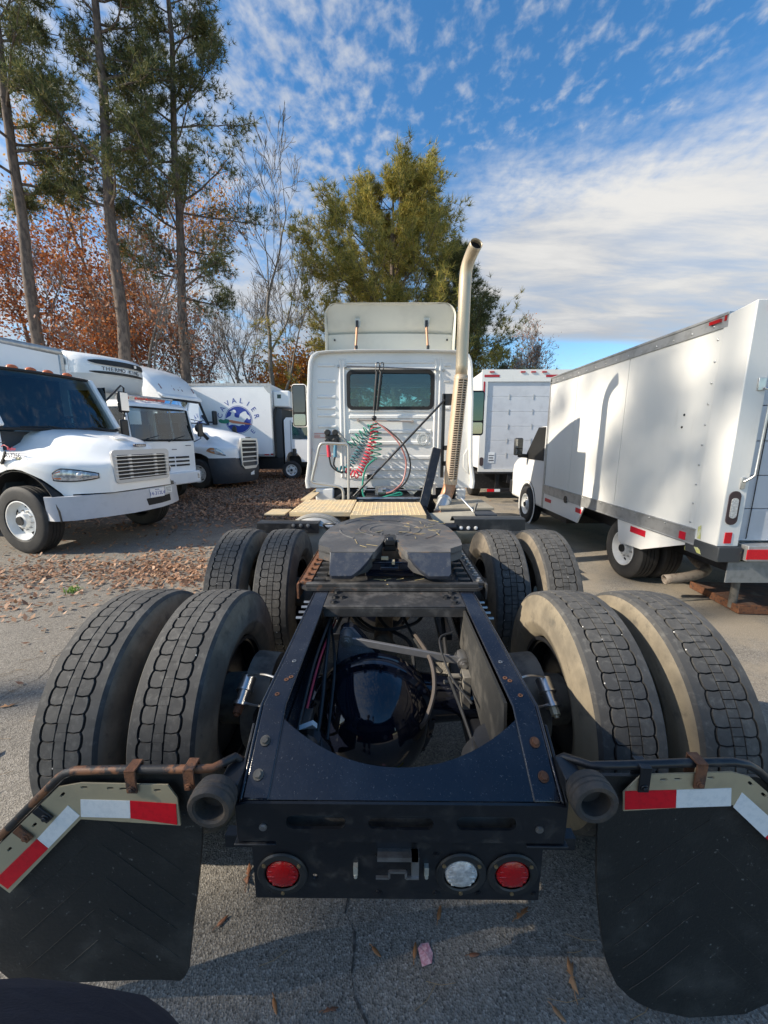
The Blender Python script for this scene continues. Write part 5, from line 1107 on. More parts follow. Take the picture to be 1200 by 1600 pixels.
arc_strip(3.43, 3.50, -.76, .80, 1.035, 0).build('lower_grille', MATS['unit_black'], uh)
P = [(-1.86, -.98), (-1.58, -.80), (-1.36, -.45), (-1.28, 0), (-1.36, .45), (-1.58, .80)]
path = [p for p in bez([(x, y, 0) for x, y in P], 60) if p.y > -.50]
acc = 0; last = path[0]; s_ = 'THERMO KING'; step = .098; i_ = 0
for p, q in zip(path[:-1], path[1:]):
    while i_ < len(s_) and acc + (q - p).length >= i_ * step:
        f = (i_ * step - acc) / (q - p).length; o_ = p.lerp(q, f); d_ = (q - p).normalized()
        if s_[i_] != ' ': text(s_[i_], .135, frame_m((-2.18 + (o_.x + 2.18) * 1.035, o_.y, 3.56), d_, (0, 0, 1)), letter_black, uh, 'letter', .004)
        i_ += 1
    acc += (q - p).length
b = B(); b.box(-2.13, -1.98, -1.0275, -1.02, 3.62, 3.78); lg = b.build('logo_plate', M('logo_dark', (.03, .07, .06), .4), uh); text('TK', .11, frame_m((-2.055, -1.0285, 3.70), (1, 0, 0), (0, 0, 1)), whitetape, lg)
b = B(); b.box(-1.245, -1.225, .30, .36, 3.68, 3.75); b.build('unit_emblem', chrome, uh)
b = B(); b.prism([(-1.88, -1.008, 3.44), (-1.88, -1.008, 3.86), (-1.87, -1.008, 3.86), (-1.87, -1.008, 3.44)], (0, -.003, 0)); b.build('unit_seam', letter_grey, uh)

# ------------------------------------------------------------------ sleeper tractor further back
t = thing('sleeper_truck', 'white aerodynamic sleeper tractor with dark grey bumper and tall roof, nose to the right', 'truck', (-6.38, 14.6, 0), RD(-14))
us = [-1.3, -1.1, -.9, -.72, -.6, -.4, -.2, 0, .2, .4, .55, .68, .735, .74, .85, .95, 1.05, 1.15, 1.22]
w_ = lambda u: interp(u, [(-1.3, 1.18), (.2, 1.22), (.6, 1.18), (.9, 1.02), (1.1, .80), (1.22, .58)])
zt_ = lambda u: interp(u, [(-1.3, 2.34), (-.8, 2.27), (0, 2.12), (.7, 1.93), (1.1, 1.80), (1.22, 1.74)])
zb_ = lambda u: .52 + math.sqrt(max(0, .735 ** 2 - u * u)) if abs(u) < .735 else (1.06 if u > 0 else .5)
zf_ = lambda u: interp(u, [(-1.3, 1.72), (-.3, 1.50), (0, 1.44), (.5, 1.42), (1.22, 1.34)])
hd = hood_loft(us, w_, zt_, zb_, zf_, .66).build('bonnet', white2, t, ang=55)
b = B(); P = [(.50, -1.24), (.72, -1.23), (.98, -1.02), (1.18, -.72), (1.28, -.3), (1.29, 0), (1.28, .3), (1.18, .72), (.98, 1.02), (.72, 1.23), (.50, 1.24)]; k = len(P)
lv = [(1.075, -.015, .985), (.9, .01, 1.0), (.6, .03, 1.0), (.30, .0, .98), (.18, -.05, .95)]
vs = [(x + dx - (.10 * (1.075 - z) if x < .6 else 0) + (.28 * max(0, .9 - z) if x < .6 else 0), y * kk, z) for z, dx, kk in lv for x, y in P]
b.add(vs, [(r * k + i, r * k + i + 1, (r + 1) * k + i + 1, (r + 1) * k + i) for r in range(len(lv) - 1) for i in range(k - 1)] + [tuple(range(k)), tuple(range((len(lv) - 1) * k, len(lv) * k))[::-1]]); bb = b.build('bumper', darkgrey, t, ang=40)
b = B(); b.tube([(1.16, -.80, .50), (1.22, -.62, .48), (1.27, -.42, .50)], .012, 6); b.build('bumper_crease', plastic, bb)
b = B(); b.flat([(-.50, 1.76), (.50, 1.76), (.56, 1.55), (.50, .80), (.34, .66), (-.34, .66), (-.50, .80), (-.56, 1.55)], [rrect(-.46, .46, .76, 1.68, .08)], .05, YZ(1.27)); gs = b.build('grille_surround', chrome, t, bevel=.015)
b = B(); b.box(1.255, 1.268, -.47, .47, .74, 1.70); b.build('grille_mesh', MATS['grille_dark'], gs)
for k in range(5):
    b = B(); z = .93 + k * .165; b.box(1.265, 1.312, -.49, .49, z - .022, z + .022); b.build('grille_bar', chrome, gs, bevel=.008)
b = B(); b.box(1.30, 1.31, .0, .22, .42, .60); b.build('white_tag', whitetape, bb)
b = B(); b.box(1.255, 1.30, -.13, .13, 1.765, 1.80); b.build('bonnet_badge', MATS['badge_dark'], t)
for s in (-1, 1):
    b = B(); n = 10; rows = [[], [], []]
    for i in range(n + 1):
        f = i / n; u = .42 + .56 * f; y = s * (w_(u) + .012); lo_z = 1.32 - .17 * f - .02 * math.sin(f * 3.1); hi_z = 1.46 - .10 * f ** 2 - (.14 * (1 - f) ** 6) - .17 * f ** 5
        rows[0].append((u, y, lo_z)); rows[1].append((u + .01, y + s * .014, (lo_z + hi_z) / 2)); rows[2].append((u, y, hi_z))
    b.add(rows[0] + rows[1] + rows[2], [(r * (n + 1) + i, r * (n + 1) + i + 1, (r + 1) * (n + 1) + i + 1, (r + 1) * (n + 1) + i) for r in (0, 1) for i in range(n)]); hl = b.build('headlight', headl, t)
    b = B(); b.add([(p[0], p[1] + s * .012, p[2] + .005) for p in rows[0][:6]] + [(p[0], p[1] + s * .016, p[2] - .005) for p in rows[2][:6]], [(i, i + 1, 7 + i, 6 + i) for i in range(5)]); b.build('turn_signal', M('signal_orange', (.50, .20, .07), .3, coat=.4), hl)
    # bonnet-top mirrors
    b = B(); b.bar((.35, s * .98, 1.72), (.05, s * 1.0, 2.02), .05, .10); b.sphere((.0, s * 1.03, 2.10), .13, 12, 8, .7, .8, 1.1); b.build('bonnet_mirror', plastic, t)
    b = B(); b.bar((-.35, s * 1.17, 1.60), (-.25, s * 1.19, 1.78), .02, .05); b.prism([(-1.05, s * 1.06, 2.18), (-1.05, s * 1.10, 2.02), (-.2, s * 1.03, 1.86), (-.35, s * 1.0, 1.96)], (0, s * .02, 0)); b.build('side_vent', plastic, hd)
    b = B(); b.prism([(-1.18, s * 1.03, 2.35), (-1.42, s * .97, 3.08), (-2.4, s * 1.05, 3.08), (-2.4, s * 1.10, 2.25)], (0, s * .01, 0)); b.build('side_window', glass2, t)
    b = B(); b.box(-1.20, -1.08, s * 1.38 - .11, s * 1.38 + .11, 2.30, 2.86); mo = b.build('mirror', plastic, t, bevel=.04); b = B(); b.tube([(-1.3, s * 1.05, 2.4), (-1.14, s * 1.36, 2.4)], .03, 8); b.build('mirror_arm', plastic, mo)
# cab body with raised roof
def csec(x, zr, w, wt_): return [(x, -w, .5), (x, -w, 2.2), (x, -wt_ - .03, 3.05), (x, -wt_, zr - .18), (x, -wt_ * .88, zr - .03), (x, 0, zr), (x, wt_ * .88, zr - .03), (x, wt_, zr - .18), (x, wt_ + .03, 3.05), (x, w, 2.2), (x, w, .5)]
b = B(); S_ = [csec(-1.45, 3.32, 1.12, .98), csec(-1.62, 3.62, 1.14, 1.0), csec(-1.95, 3.98, 1.17, 1.04), csec(-2.4, 4.28, 1.2, 1.06), csec(-2.9, 4.42, 1.2, 1.08), csec(-4.4, 4.50, 1.2, 1.1)]; k = 11
b.add([p for q in S_ for p in q], [(i * k + j, i * k + j + 1, (i + 1) * k + j + 1, (i + 1) * k + j) for i in range(5) for j in range(k - 1)] + [tuple(range(5 * k, 6 * k))[::-1], (2, 3, 4, 5, 6, 7, 8)]); cbn = b.build('cab', white2, t, ang=40)
b = B(); n = 8; rows = [[(x_ + .10 * (1 - (2 * i / n - 1) ** 2), w2 * (2 * i / n - 1), z_) for i in range(n + 1)] for z_, x_, w2 in ((2.30, -1.18, 1.02), (2.7, -1.32, .99), (3.14, -1.47, .95))]
b.add([p for r in rows for p in r], [(r * (n + 1) + i, r * (n + 1) + i + 1, (r + 1) * (n + 1) + i + 1, (r + 1) * (n + 1) + i) for r in range(2) for i in range(n)]); ws = b.build('windshield', glass2, t)
b = B(); b.tube([(x + .01, y, z) for x, y, z in rows[0] + [rows[1][-1]] + rows[2][::-1] + [rows[1][0]]], .04, 8, closed=True); b.build('windshield_gasket', gasket, ws)
b = B(); b.box(-2.5, -2.4, -1.0, 1.0, 1.6, 3.1); b.box(-2.4, -1.3, -.95, .95, 1.6, 2.25); b.build('cab_interior', interior, t)
b = B(); b.prism([(-1.36, -.98, 3.16), (-1.30, 0, 3.16), (-1.36, .98, 3.16), (-1.75, 1.0, 3.4), (-1.75, -1.0, 3.4)], (0, 0, .10)); b.build('sun_visor', white2, t, bevel=.03)
for y in (-.8, -.2, 0, .2, .8):
    b = B(); b.bar((-1.56, y, 3.50), (-1.68, y, 3.66), .035, .03); b.build('roof_marker', M('marker_dark_red', (.20, .05, .05), .4), cbn)
b = B()
for y in (-.5, .4): b.tube([(-1.02, y - .3, 2.31), (-1.06, y, 2.40), (-1.12, y + .35, 2.46)], .012, 6)
b.build('wipers', plastic, t)
b = B(); b.box(-6.5, .9, -.45, .45, .6, 1.0); b.box(-.7, .7, -.8, .8, .6, 1.3); b.build('chassis', black, t)
for x, s in ((0, -1), (0, 1), (-5.0, -1), (-5.0, 1)): vwheel(t, x, s * 1.06, s, .52, .29, 'm2', .30)

# ------------------------------------------------------------------ box truck with the blue rider emblem
t = thing('delivery_truck', 'white refrigerated box truck with blue horseman emblem on its side, nose to the right', 'truck', (-4.2, 17.65, 0), 0)
b = B(); b.box(-7.0, -.66, -1.2, 1.2, 1.04, 3.95); bx = b.build('cargo_box', white2, t, bevel=.02)
b = B(); b.box(-7.02, -.62, -1.215, -1.19, 3.87, 3.97); b.box(-7.02, -.62, -1.215, -1.19, 1.0, 1.10); b.build('side_rail', alum, bx)
b = B(); b.prism([(-.98, -1.216, 3.965), (-.64, -1.216, 3.965), (-.64, -1.216, 3.55), (-.75, -1.216, 3.60), (-.90, -1.216, 3.78)], (0, .03, 0)); b.box(-.68, -.63, -1.215, -1.15, 1.04, 3.6); b.build('corner_casting', alum, bx)
b = B(); b.box(-.64, .06, -.95, .95, 3.05, 3.72); uu = b.build('refrigeration_unit', white2, t, bevel=.06)
b = B(); b.box(-.46, -.30, -.957, -.95, 3.40, 3.56); b.build('logo_plate', MATS['logo_dark'], uu)
b = B(); b.box(-.62, -.30, -1.0, 1.0, .9, 3.0); b.build('bulkhead_equipment', M('equipment_dark', (.05, .055, .06), .6), t, bevel=.04); b = B(); b.tube([(-.5, -1.02, 3.05), (-.62, -1.02, 2.6), (-.60, -1.02, 1.0)], .035, 8); b.build('unit_hose', plastic, t)
b = B(); b.prism([(x, -1.02, z) for x, z in [(-.22, .75), (-.22, 2.50), (-.12, 2.62), (1.15, 2.62), (1.42, 2.45), (1.58, 1.6), (1.60, .75), (.48, .75), (.44, .95), (.3, 1.12), (.02, 1.2), (-.1, 1.1), (-.2, .9)]], (0, 2.04, 0)); cbn = b.build('cab', white2, t, bevel=.04)
b = B(); b.prism([(x, -1.03, z) for x, z in [(.12, 1.72), (.12, 2.42), (1.12, 2.42), (1.34, 1.72)]], (0, .004, 0)); b.build('side_window', glass2, cbn)
b = B(); b.prism([(x, -1.028, z) for x, z in rrect(.10, .26, 1.02, 1.32, .03)], (0, .004, 0)); b.build('door_handle', plastic, cbn)
b = B(); b.prism([(x, -1.032, z) for x, z in [(.04, 1.1), (.05, 2.5), (.07, 2.5), (.06, 1.1)]], (0, .004, 0)); b.build('door_seam', letter_grey, cbn)
b = B(); b.box(-6.9, 1.3, -.4, .4, .5, .98); b.box(-1.5, -.3, -1.0, -.4, .45, .95); b.box(-3.2, -2.0, -1.0, -.5, .4, .9); b.build('chassis', black, t)
b = B(); b.box(-.78, -.68, -1.222, -1.215, 1.06, 1.12); b.box(-1.05, -.85, -1.222, -1.215, 1.05, 1.10); b.build('red_marker', redlens, bx)
for x, s in ((.02, -1), (.02, 1), (-5.2, -1), (-5.2, 1)): vwheel(t, x, s * .9, s, .40, .22, 'cav', .24, 6)
# emblem: disc, rider, banner, lettering along an arc
ex, ez, Ye, K = -2.06, 2.52, -1.2015, .73
b = B(); b.flat(circ(ex, ez, .78 * K, 48), [], .004, XZ(Ye)); em = b.build('emblem_disc', letter_blue, bx, smooth=False)
b = B(); b.flat(circ(ex, ez, .755 * K, 48), [circ(ex, ez, .73 * K, 48)], .002, XZ(Ye - .004)); b.build('emblem_ring', whitetape, em, smooth=False)
horse = [(.70, .05), (.64, .22), (.52, .30), (.47, .43), (.42, .47), (.30, .44), (.12, .33), (.02, .10), (-.12, .12), (-.22, .18), (-.20, .36), (-.10, .40), (-.13, .52), (-.22, .56), (-.33, .50), (-.48, .46), (-.36, .38), (-.44, .22), (-.62, .12), (-.80, .02), (-.86, -.14), (-.7, -.10), (-.55, -.16), (-.60, -.34), (-.40, -.28), (-.2, -.30), (.02, -.36), (.2, -.28), (.36, -.32), (.30, -.14), (.42, .02), (.50, .10), (.60, .0)]
b = B(); b.flat([(ex + x * K, ez + z * K) for x, z in horse], [], .003, XZ(Ye - .0045)); b.build('rider_figure', whitetape, em, smooth=False)
b = B(); b.flat([(ex + x * K, ez + z * K) for x, z in [(-.58, -.02), (-.40, -.02), (.1, -.12), (.60, -.20), (.78, -.28), (.5, -.27), (.1, -.24), (-.35, -.20), (-.5, -.14)]], [], .003, XZ(Ye - .008)); b.build('orange_carrot', logo_orange, em, smooth=False)
b = B(); b.flat([(ex + x * K, ez + z * K) for x, z in [(-.55, -.0), (-.72, .04), (-.86, -.02), (-1.02, .03), (-1.15, -.02), (-1.12, -.14), (-1.0, -.20), (-.8, -.22), (-.62, -.2), (-.5, -.12)]], [], .003, XZ(Ye - .008)); b.build('green_carrot_top', logo_green, em, smooth=False)
for i, ch in enumerate('CAVALIER'):
    a = RD(168 - i * 22.5); r_ = .77
    text(ch, .29, frame_m((ex + r_ * math.cos(a), Ye - .002, ez + r_ * math.sin(a)), (math.sin(a), 0, -math.cos(a)), (math.cos(a), 0, math.sin(a))), letter_blue, bx, 'letter', .003)
a = RD(-40); text('E', .27, frame_m((ex + .76 * math.cos(a), Ye - .002, ez + .76 * math.sin(a)), (-math.sin(a), 0, math.cos(a)), (-math.cos(a), 0, -math.sin(a))), letter_blue, bx, 'letter', .003)

# ------------------------------------------------------------------ box truck seen from behind, right of the cab
t = thing('moving_truck', 'white box truck with closed grey roll-up rear door beyond the cab on the right', 'truck', (3.72, 10.45, 0), 0)
b = B(); b.box(-1.28, 1.28, .06, 7, .95, 3.47); bx = b.build('cargo_box', white2, t, bevel=.02)
b = B(); b.flat([(-1.30, .86), (1.30, .86), (1.30, 3.50), (-1.30, 3.50)], [[(-1.14, .93), (1.14, .93), (1.14, 3.20), (-1.14, 3.20)]], .05, XZ(.06)); fr = b.build('rear_frame', offwhite, t, bevel=.008)
nz = 6; zz_ = [.93 + (3.20 - .93) * k / nz for k in range(nz + 1)]
for k in range(nz):
    b = B(); b.box(-1.135, 1.135, .045, .065, zz_[k] + .004, zz_[k + 1] - .004); dp = b.build('door_panel', roll, t, bevel=.004)
    if k < nz - 1:
        for x in (-.55, .08, .72):
            b = B(); b.box(x - .012, x + .012, .036, .046, zz_[k + 1] - .07, zz_[k + 1] + .06); b.build('door_hinge', alum, dp)
b = B()
for x0, x1, z0, z1 in ((-1.24, -.85, 3.31, 3.37), (.35, .78, 3.31, 3.37), (-1.255, -1.21, 2.75, 3.20)): b.box(x0, x1, .004, .009, z0, z1)
b.build('red_reflector', M('dark_red', (.40, .02, .03), .4), fr)
for x in (-.25, .02, .30, -1.05):
    b = B(); b.box(x - .06, x + .06, -.012, .008, 3.42, 3.455); b.build('marker_lamp', redlens, fr)
for x in (-1.22, 1.22):
    b = B(); b.flat(rrect(x - .05, x + .05, 1.02, 1.25, .045), [], .02, XZ(.008)); b.build('tail_lamp', M('lamp_dark', (.05, .03, .035), .3), fr)
b = B(); b.box(-1.18, -1.0, .036, .046, 1.10, 1.38, Matrix.Translation((.14, 0, .0))); pq = b.build('paper_notice', whitetape, t)
b = B(); b.box(-1.02, -.88, .032, .036, 1.15, 1.18); b.box(-1.02, -.90, .032, .036, 1.22, 1.25); b.box(-1.02, -.88, .032, .036, 1.29, 1.31); b.build('notice_print', letter_grey, pq)
b = B(); b.box(-1.30, 1.30, -.02, .3, .80, .86); b.box(-1.0, 1.0, .05, .14, .30, .40); b.box(-.8, -.7, .05, .14, .4, .85); b.box(.7, .8, .05, .14, .4, .85); b.box(-.5, .5, .0, .4, .55, .80); b.box(-.45, .45, .1, 7, .55, .9); b.box(-1.2, 1.2, .8, 2.0, .3, .8); ub = b.build('underride_frame', black, t, bevel=.01)
b = B(); b.box(-1.02, -.82, .042, .048, .31, .385); b.box(-.30, -.10, .042, .048, .31, .385); b.build('red_stripe', redtape, ub); b = B(); b.box(-.815, -.66, .042, .048, .31, .385); b.box(-.095, -.05, .042, .048, .31, .385); b.build('white_stripe', whitetape, ub)
for x in (-1.05, 1.05):
    for y in (1.6, 6.2):
        o = dup(wm['m2'][0], t, (x, y, .52), RD(90) if x < 0 else RD(-90))
# ------------------------------------------------------------------ cutaway box van on the right (world-aligned; local x across, y forward)
t = thing('box_van', 'off-white cutaway box van at the right with dappled sunlight on its side', 'van', (2.92, 3.34, 0), 0)
L_, Wd = 3.92, 2.15
z0, z1 = .76, 2.83
b = B(); b.box(.012, Wd, .25, L_, z0, z1 - .04); bx = b.build('cargo_box', offwhite, t, bevel=.006)
b = B(); b.box(0.0, .012, .27, 1.62, .90, 2.70); b.build('side_panel', offwhite, bx); b = B(); b.box(0.0, .012, 1.63, 2.92, .90, 2.70); b.build('side_panel', offwhite, bx); b = B(); b.box(0.0, .012, 2.93, L_ - .06, .90, 2.70); b.build('side_panel', offwhite, bx)
b = B(); b.box(-.012, .06, .25, L_, 2.70, 2.80); b.box(-.02, .1, .25, L_, 2.80, 2.825); tr_ = b.build('top_rail', alum, bx, bevel=.004)
b = B(); b.box(-.014, .06, .25, L_, .74, .90); b.box(-.020, .0, .25, L_, .885, .905); b.box(-.018, .0, .25, L_, .74, .755); br_ = b.build('bottom_rail', alum, bx, bevel=.003)
b = B(); b.box(-.012, .05, L_ - .06, L_ + .02, .46, 2.80); b.build('front_corner_post', alum, bx, bevel=.01)
b = B()
for k in range(15):
    y = .4 + k * .25; b.sphere((-.013, y, 2.735), .011, 8, 5, .6, 1, 1); b.sphere((-.022, y, .875), .010, 8, 5, .6, 1, 1)
for k in range(10): b.sphere((-.002, .345, .95 + k * .185), .011, 8, 5, .6, 1, 1)
rv = b.build('rivets', bright, bx); rv['kind'] = 'stuff'
b = B()
for y, z in ((.62, 1.98), (.63, 1.86)): b.cyl((-.004, y, z), (.002, y, z), .012, n=10)
b.build('bolt_hole', plastic, bx)
b = B(); b.box(-.018, -.008, .27, .29, 2.755, 2.80) ; b.box(-.03, -.01, .32, .44, 2.755, 2.785); b.build('marker_lamp', redlens, bx)
# rear frame post and door
b = B(); b.prism([(-.01, .0, .80), (-.01, .30, .80), (-.01, .30, 2.80), (-.01, .0, 2.84)], (.19, 0, 0)); b.prism([(Wd - .17, .0, .80), (Wd - .17, .30, .80), (Wd - .17, .30, 2.80), (Wd - .17, .0, 2.84)], (.18, 0, 0)); b.box(.18, Wd - .17, 0, .3, 2.62, 2.835); pf = b.build('rear_frame', offwhite, t, bevel=.008)
for k in range(6):
    b = B(); b.box(.18, Wd - .17, .06, .09, .84 + k * .297, .84 + (k + 1) * .297 - .006); b.build('door_panel', roll, t, bevel=.003)
b = B(); b.flat(rrect(.025, .125, 1.0, 1.30, .048), [], .012, XZ(.003)); b.build('tail_lamp', M('lamp_dark', (.05, .03, .035), .3), pf)
b = B(); b.flat(rrect(.045, .105, 1.06, 1.24, .028), [], .006, XZ(-.009)); b.build('tail_lamp_lens', clearlens, pf)
b = B(); b.box(.045, .105, -.006, .0, .83, .93); b.build('red_reflector', redtape, pf)
b = B(); b.tube([(.15, -.015, 2.16), (.18, -.04, 2.14), (.185, -.045, 2.08), (.175, -.045, 1.44), (.15, -.03, 1.41), (.12, -.01, 1.38)], .010, 8); b.box(.10, .16, -.012, 0, 2.14, 2.24); b.box(.10, .14, -.012, 0, 1.32, 1.42); b.build('grab_handle', bright, pf, bevel=.003)
b = B(); b.tube([(.30, .05, 2.6), (.285, .05, .86)], .004, 6); b.build('door_cable', plastic, pf)
b = B(); b.box(.10, .18, -.02, .0, 2.76, 2.81); b.build('top_lamp', redlens, pf)
b = B(); b.box(-.012, .20, -.03, .36, .66, .80); b.build('corner_guard', M('guard_dark', (.04, .045, .05), .6, dirt=(.35, .36, .10), dsc=9, dlo=.58, dhi=.66), t, bevel=.008)
b = B(); b.prism([(-.0135, .15, .68), (-.0135, .20, .685), (-.0135, .24, .73), (-.0135, .20, .735), (-.0135, .17, .72)], (-.002, 0, 0)); b.prism([(-.0135, .18, .82), (-.0135, .22, .82), (-.0135, .225, .93), (-.0135, .195, .95)], (-.002, 0, 0)); b.build('paint_scrape', M('scrape_yellow', (.55, .55, .18), .6, col2=(.70, .69, .55), sc2=30), pf)
b = B(); b.box(.22, 1.95, -.06, .06, .68, .82); sl_ = b.build('rear_sill', alum, t, bevel=.004); b = B(); b.box(.21, 1.95, -.068, -.061, .70, .79); b.build('red_stripe', redtape, sl_)
b = B(); b.box(.12, .60, -.0, .01, .46, .66); b.build('splash_plate', M('galvanised', (.26, .27, .27), .55, metal=.4, col2=(.20, .21, .21), sc2=14), t)
# skirts, lights on the rail
b = B(); b.prism([(-.004, y, z) for y, z in [(2.36, .74), (L_ - .06, .74), (L_ - .06, .46), (2.53, .46)]], (.02, 0, 0)); b.build('side_skirt', white, t)
b = B(); b.prism([(-.004, y, z) for y, z in [(.30, .74), (1.50, .74), (1.43, .455), (1.0, .48)]], (.02, 0, 0)); b.build('side_skirt', offwhite, t)
for y0_, y1_, za, zb in ((3.52, 3.78, .60, .66), (2.42, 2.60, .62, .69), (.95, 1.22, .64, .71), (.36, .44, .765, .84)): b = B(); b.box(-.020 if za > .7 else -.010, -.004, y0_, y1_, za, zb); b.build('red_side_marker', M('tape_red', (.62, .01, .03), .4), t)
b = B(); b.cyl((-.02, 2.95, .76), (-.005, 2.95, .76), .06, n=18); b.build('fuel_cap', plastic, t)
# cab
cabp = [(3.94, .42), (3.94, 1.98), (4.35, 1.98), (4.98, 1.42), (5.55, 1.30), (5.78, 1.18), (5.84, .95), (5.82, .42), (5.22, .42)] + [(4.78 + .44 * math.cos(RD(a)), .40 + .44 * math.sin(RD(a))) for a in range(10, 171, 20)] + [(4.34, .42)]
b = B(); b.prism([(.02, y, z) for y, z in cabp], (2.05, 0, 0)); cb = b.build('cab', white, t, bevel=.05)
b = B(); b.prism([(.012, y, z) for y, z in [(4.08, 1.38), (4.08, 1.90), (4.36, 1.90), (4.86, 1.42), (4.80, 1.38)]], (.004, 0, 0)); b.build('side_window', glass2, cb)
b = B(); b.prism([(.006, y, z) for y, z in [(4.04, 1.33), (4.04, 1.96), (4.37, 1.96), (4.95, 1.42), (4.95, 1.36), (4.84, 1.33)]], (.010, 0, 0)); b.build('window_trim', gasket, cb)
b = B(); b.lathe([(.42, 0), (.455, .006), (.47, .0)], (.012, 4.78, .40), (-1, 0, 0), 40); b.build('wheel_arch_lip', white, cb)
b = B(); b.box(-.30, -.12, 4.80, 4.88, 1.40, 1.76); mo = b.build('mirror_housing', plastic, t, bevel=.03); b = B(); b.prism([(x, 4.795, z) for x, z in rrect(-.285, -.135, 1.55, 1.74, .02)], (0, .006, 0)); b.build('mirror_glass', mirrorm, mo); b = B(); b.prism([(x, 4.795, z) for x, z in rrect(-.285, -.135, 1.42, 1.53, .02)], (0, .006, 0)); b.build('lower_mirror_glass', mirrorm, mo); b = B(); b.bar((-.2, 4.85, 1.40), (.05, 4.88, 1.38), .06, .08); b.build('mirror_arm', plastic, mo, bevel=.01)
b = B(); b.box(.0, 2.08, 5.76, 5.93, .48, .78); b.build('front_bumper', plastic, t, bevel=.03)
b = B(); b.box(.5, 1.7, .2, 5.5, .42, .74); b.box(.15, 2.0, 3.2, 4.4, .30, .45); b.box(.3, 1.8, .1, .9, .5, .74); b.build('chassis', black, t)
for x, y in ((.16, 1.42), (.10, 4.78), (1.95, 1.42), (2.0, 4.78)):
    if x < 1: o = vwheel(t, x, y, 1, .375, .235, 'van', .215, 8, nuts=8); o.rotation_euler = (0, rnd.uniform(0, 6), RD(90))
    else: dup(wm['van'][0], t, (x, y, .375), RD(-90))
dup(wm['van'][0], t, (.44, 1.42, .375), RD(90))
b = B(); b.tube(bez([(.75, 1.25, .40), (.62, .95, .36), (.55, .72, .33), (.35, .66, .28), (.08, .68, .23)], 16), .052, 14, cap=False); ep = b.build('exhaust_pipe', M('pipe_rusty_grey', (.22, .185, .15), .7, col2=(.12, .09, .07), sc2=14), t); sm = ep.modifiers.new('thick', 'SOLIDIFY'); sm.thickness = .005
b = B(); b.cyl((.62, .42, .03), (.62, .42, .48), .035, n=14); b.build('support_leg', dusty, t)
b = B(); b.cyl((.85, 1.9, .48), (.60, 1.2, .44), .10, n=16); b.build('muffler', dusty, t)

# ------------------------------------------------------------------ rusty lift plate lying behind the van
t = thing('lift_plate', 'rusty steel lift-gate platform lying on the ground behind the box van', 'platform', (4.35, 3.95, 0), RD(-4))
b = B(); b.box(-.80, .8, -.34, .34, .045, .085); pl = b.build('plate_top', M('plate_rust', (.17, .085, .055), .85, col2=(.10, .065, .05), sc2=9, dirt=(.24, .20, .15), dsc=7, damt=.6, bump=.2, bsc=60), t, bevel=.004)
b = B(); b.box(-.815, .8, -.36, -.335, .01, .10); b.box(-.82, -.795, -.34, .34, .01, .09); b.build('edge_angle', rust, t, bevel=.003)
b = B(); b.box(-.7, -.6, -.3, .3, 0, .045); b.box(.6, .7, -.3, .3, 0, .045); b.build('runner', dusty, t)
t = thing('steel_strip', 'thin grey steel strip lying on tan asphalt beside the rusty platform', 'strip', (3.36, 4.02, .0), RD(8)); b = B(); b.box(-.22, .20, -.035, .035, .002, .012); b.build('strip_plate', dusty, t, bevel=.002); b = B(); b.cyl((.17, 0, .012), (.17, 0, .016), .012, n=10); b.build('strip_rivet', steel, t)

# ------------------------------------------------------------------ trees
def seg_tree(b, p, d, L, r, depth, spread, bend, tips, rr, nkid=(2, 3), shrink=.68, up=.1, minr=.006, sides=6, tipat=0):
    """recursive limb; collects twig ends in `tips`"""
    n = 4 if depth > 2 else 3; pts = [Vector(p)]; dd = Vector(d).normalized(); rad = [r]
    for i in range(n):
        dd = (dd + Vector((rr.gauss(0, bend), rr.gauss(0, bend), rr.gauss(0, bend) + up))).normalized()
        pts.append(pts[-1] + dd * (L / n)); rad.append(max(minr, r * (1 - .45 * (i + 1) / n)))
    b.tube(pts, rad, sides if r > .05 else (5 if r > .025 else 3), cap=False)
    if depth <= tipat: tips.extend((q, dd) for q in pts[1:])
    if depth == 0: return
    k = rr.randint(*nkid)
    for i in range(k):
        j = rr.randint(1, n); q = pts[j]; a = rr.uniform(0, 6.283); s_ = rr.uniform(.5, 1.1) * spread
        t1 = dd.orthogonal().normalized(); t2 = dd.cross(t1); nd = dd * math.cos(s_) + (t1 * math.cos(a) + t2 * math.sin(a)) * math.sin(s_)
        seg_tree(b, q, nd, L * shrink * rr.uniform(.75, 1.15), rad[j] * .62, depth - 1, spread, bend, tips, rr, nkid, shrink, up, minr, sides, tipat)
    seg_tree(b, pts[-1], dd, L * shrink, rad[-1], depth - 1, spread, bend, tips, rr, nkid, shrink, up, minr, sides, tipat)
def mesh_np(name, V, Fi, mat, parent, nper=3):
    me = bpy.data.meshes.new(name); nv = len(V); nf = len(Fi)
    me.vertices.add(nv); me.vertices.foreach_set('co', np.asarray(V, np.float32).ravel())
    me.loops.add(nf * nper); me.loops.foreach_set('vertex_index', np.asarray(Fi, np.int32).ravel())
    me.polygons.add(nf); me.polygons.foreach_set('loop_start', np.arange(0, nf * nper, nper, dtype=np.int32)); me.polygons.foreach_set('loop_total', np.full(nf, nper, np.int32))
    me.update(calc_edges=True); me.materials.append(mat)
    o = bpy.data.objects.new(name, me); COL.objects.link(o)
    if parent is not None: o.parent = parent
    return o
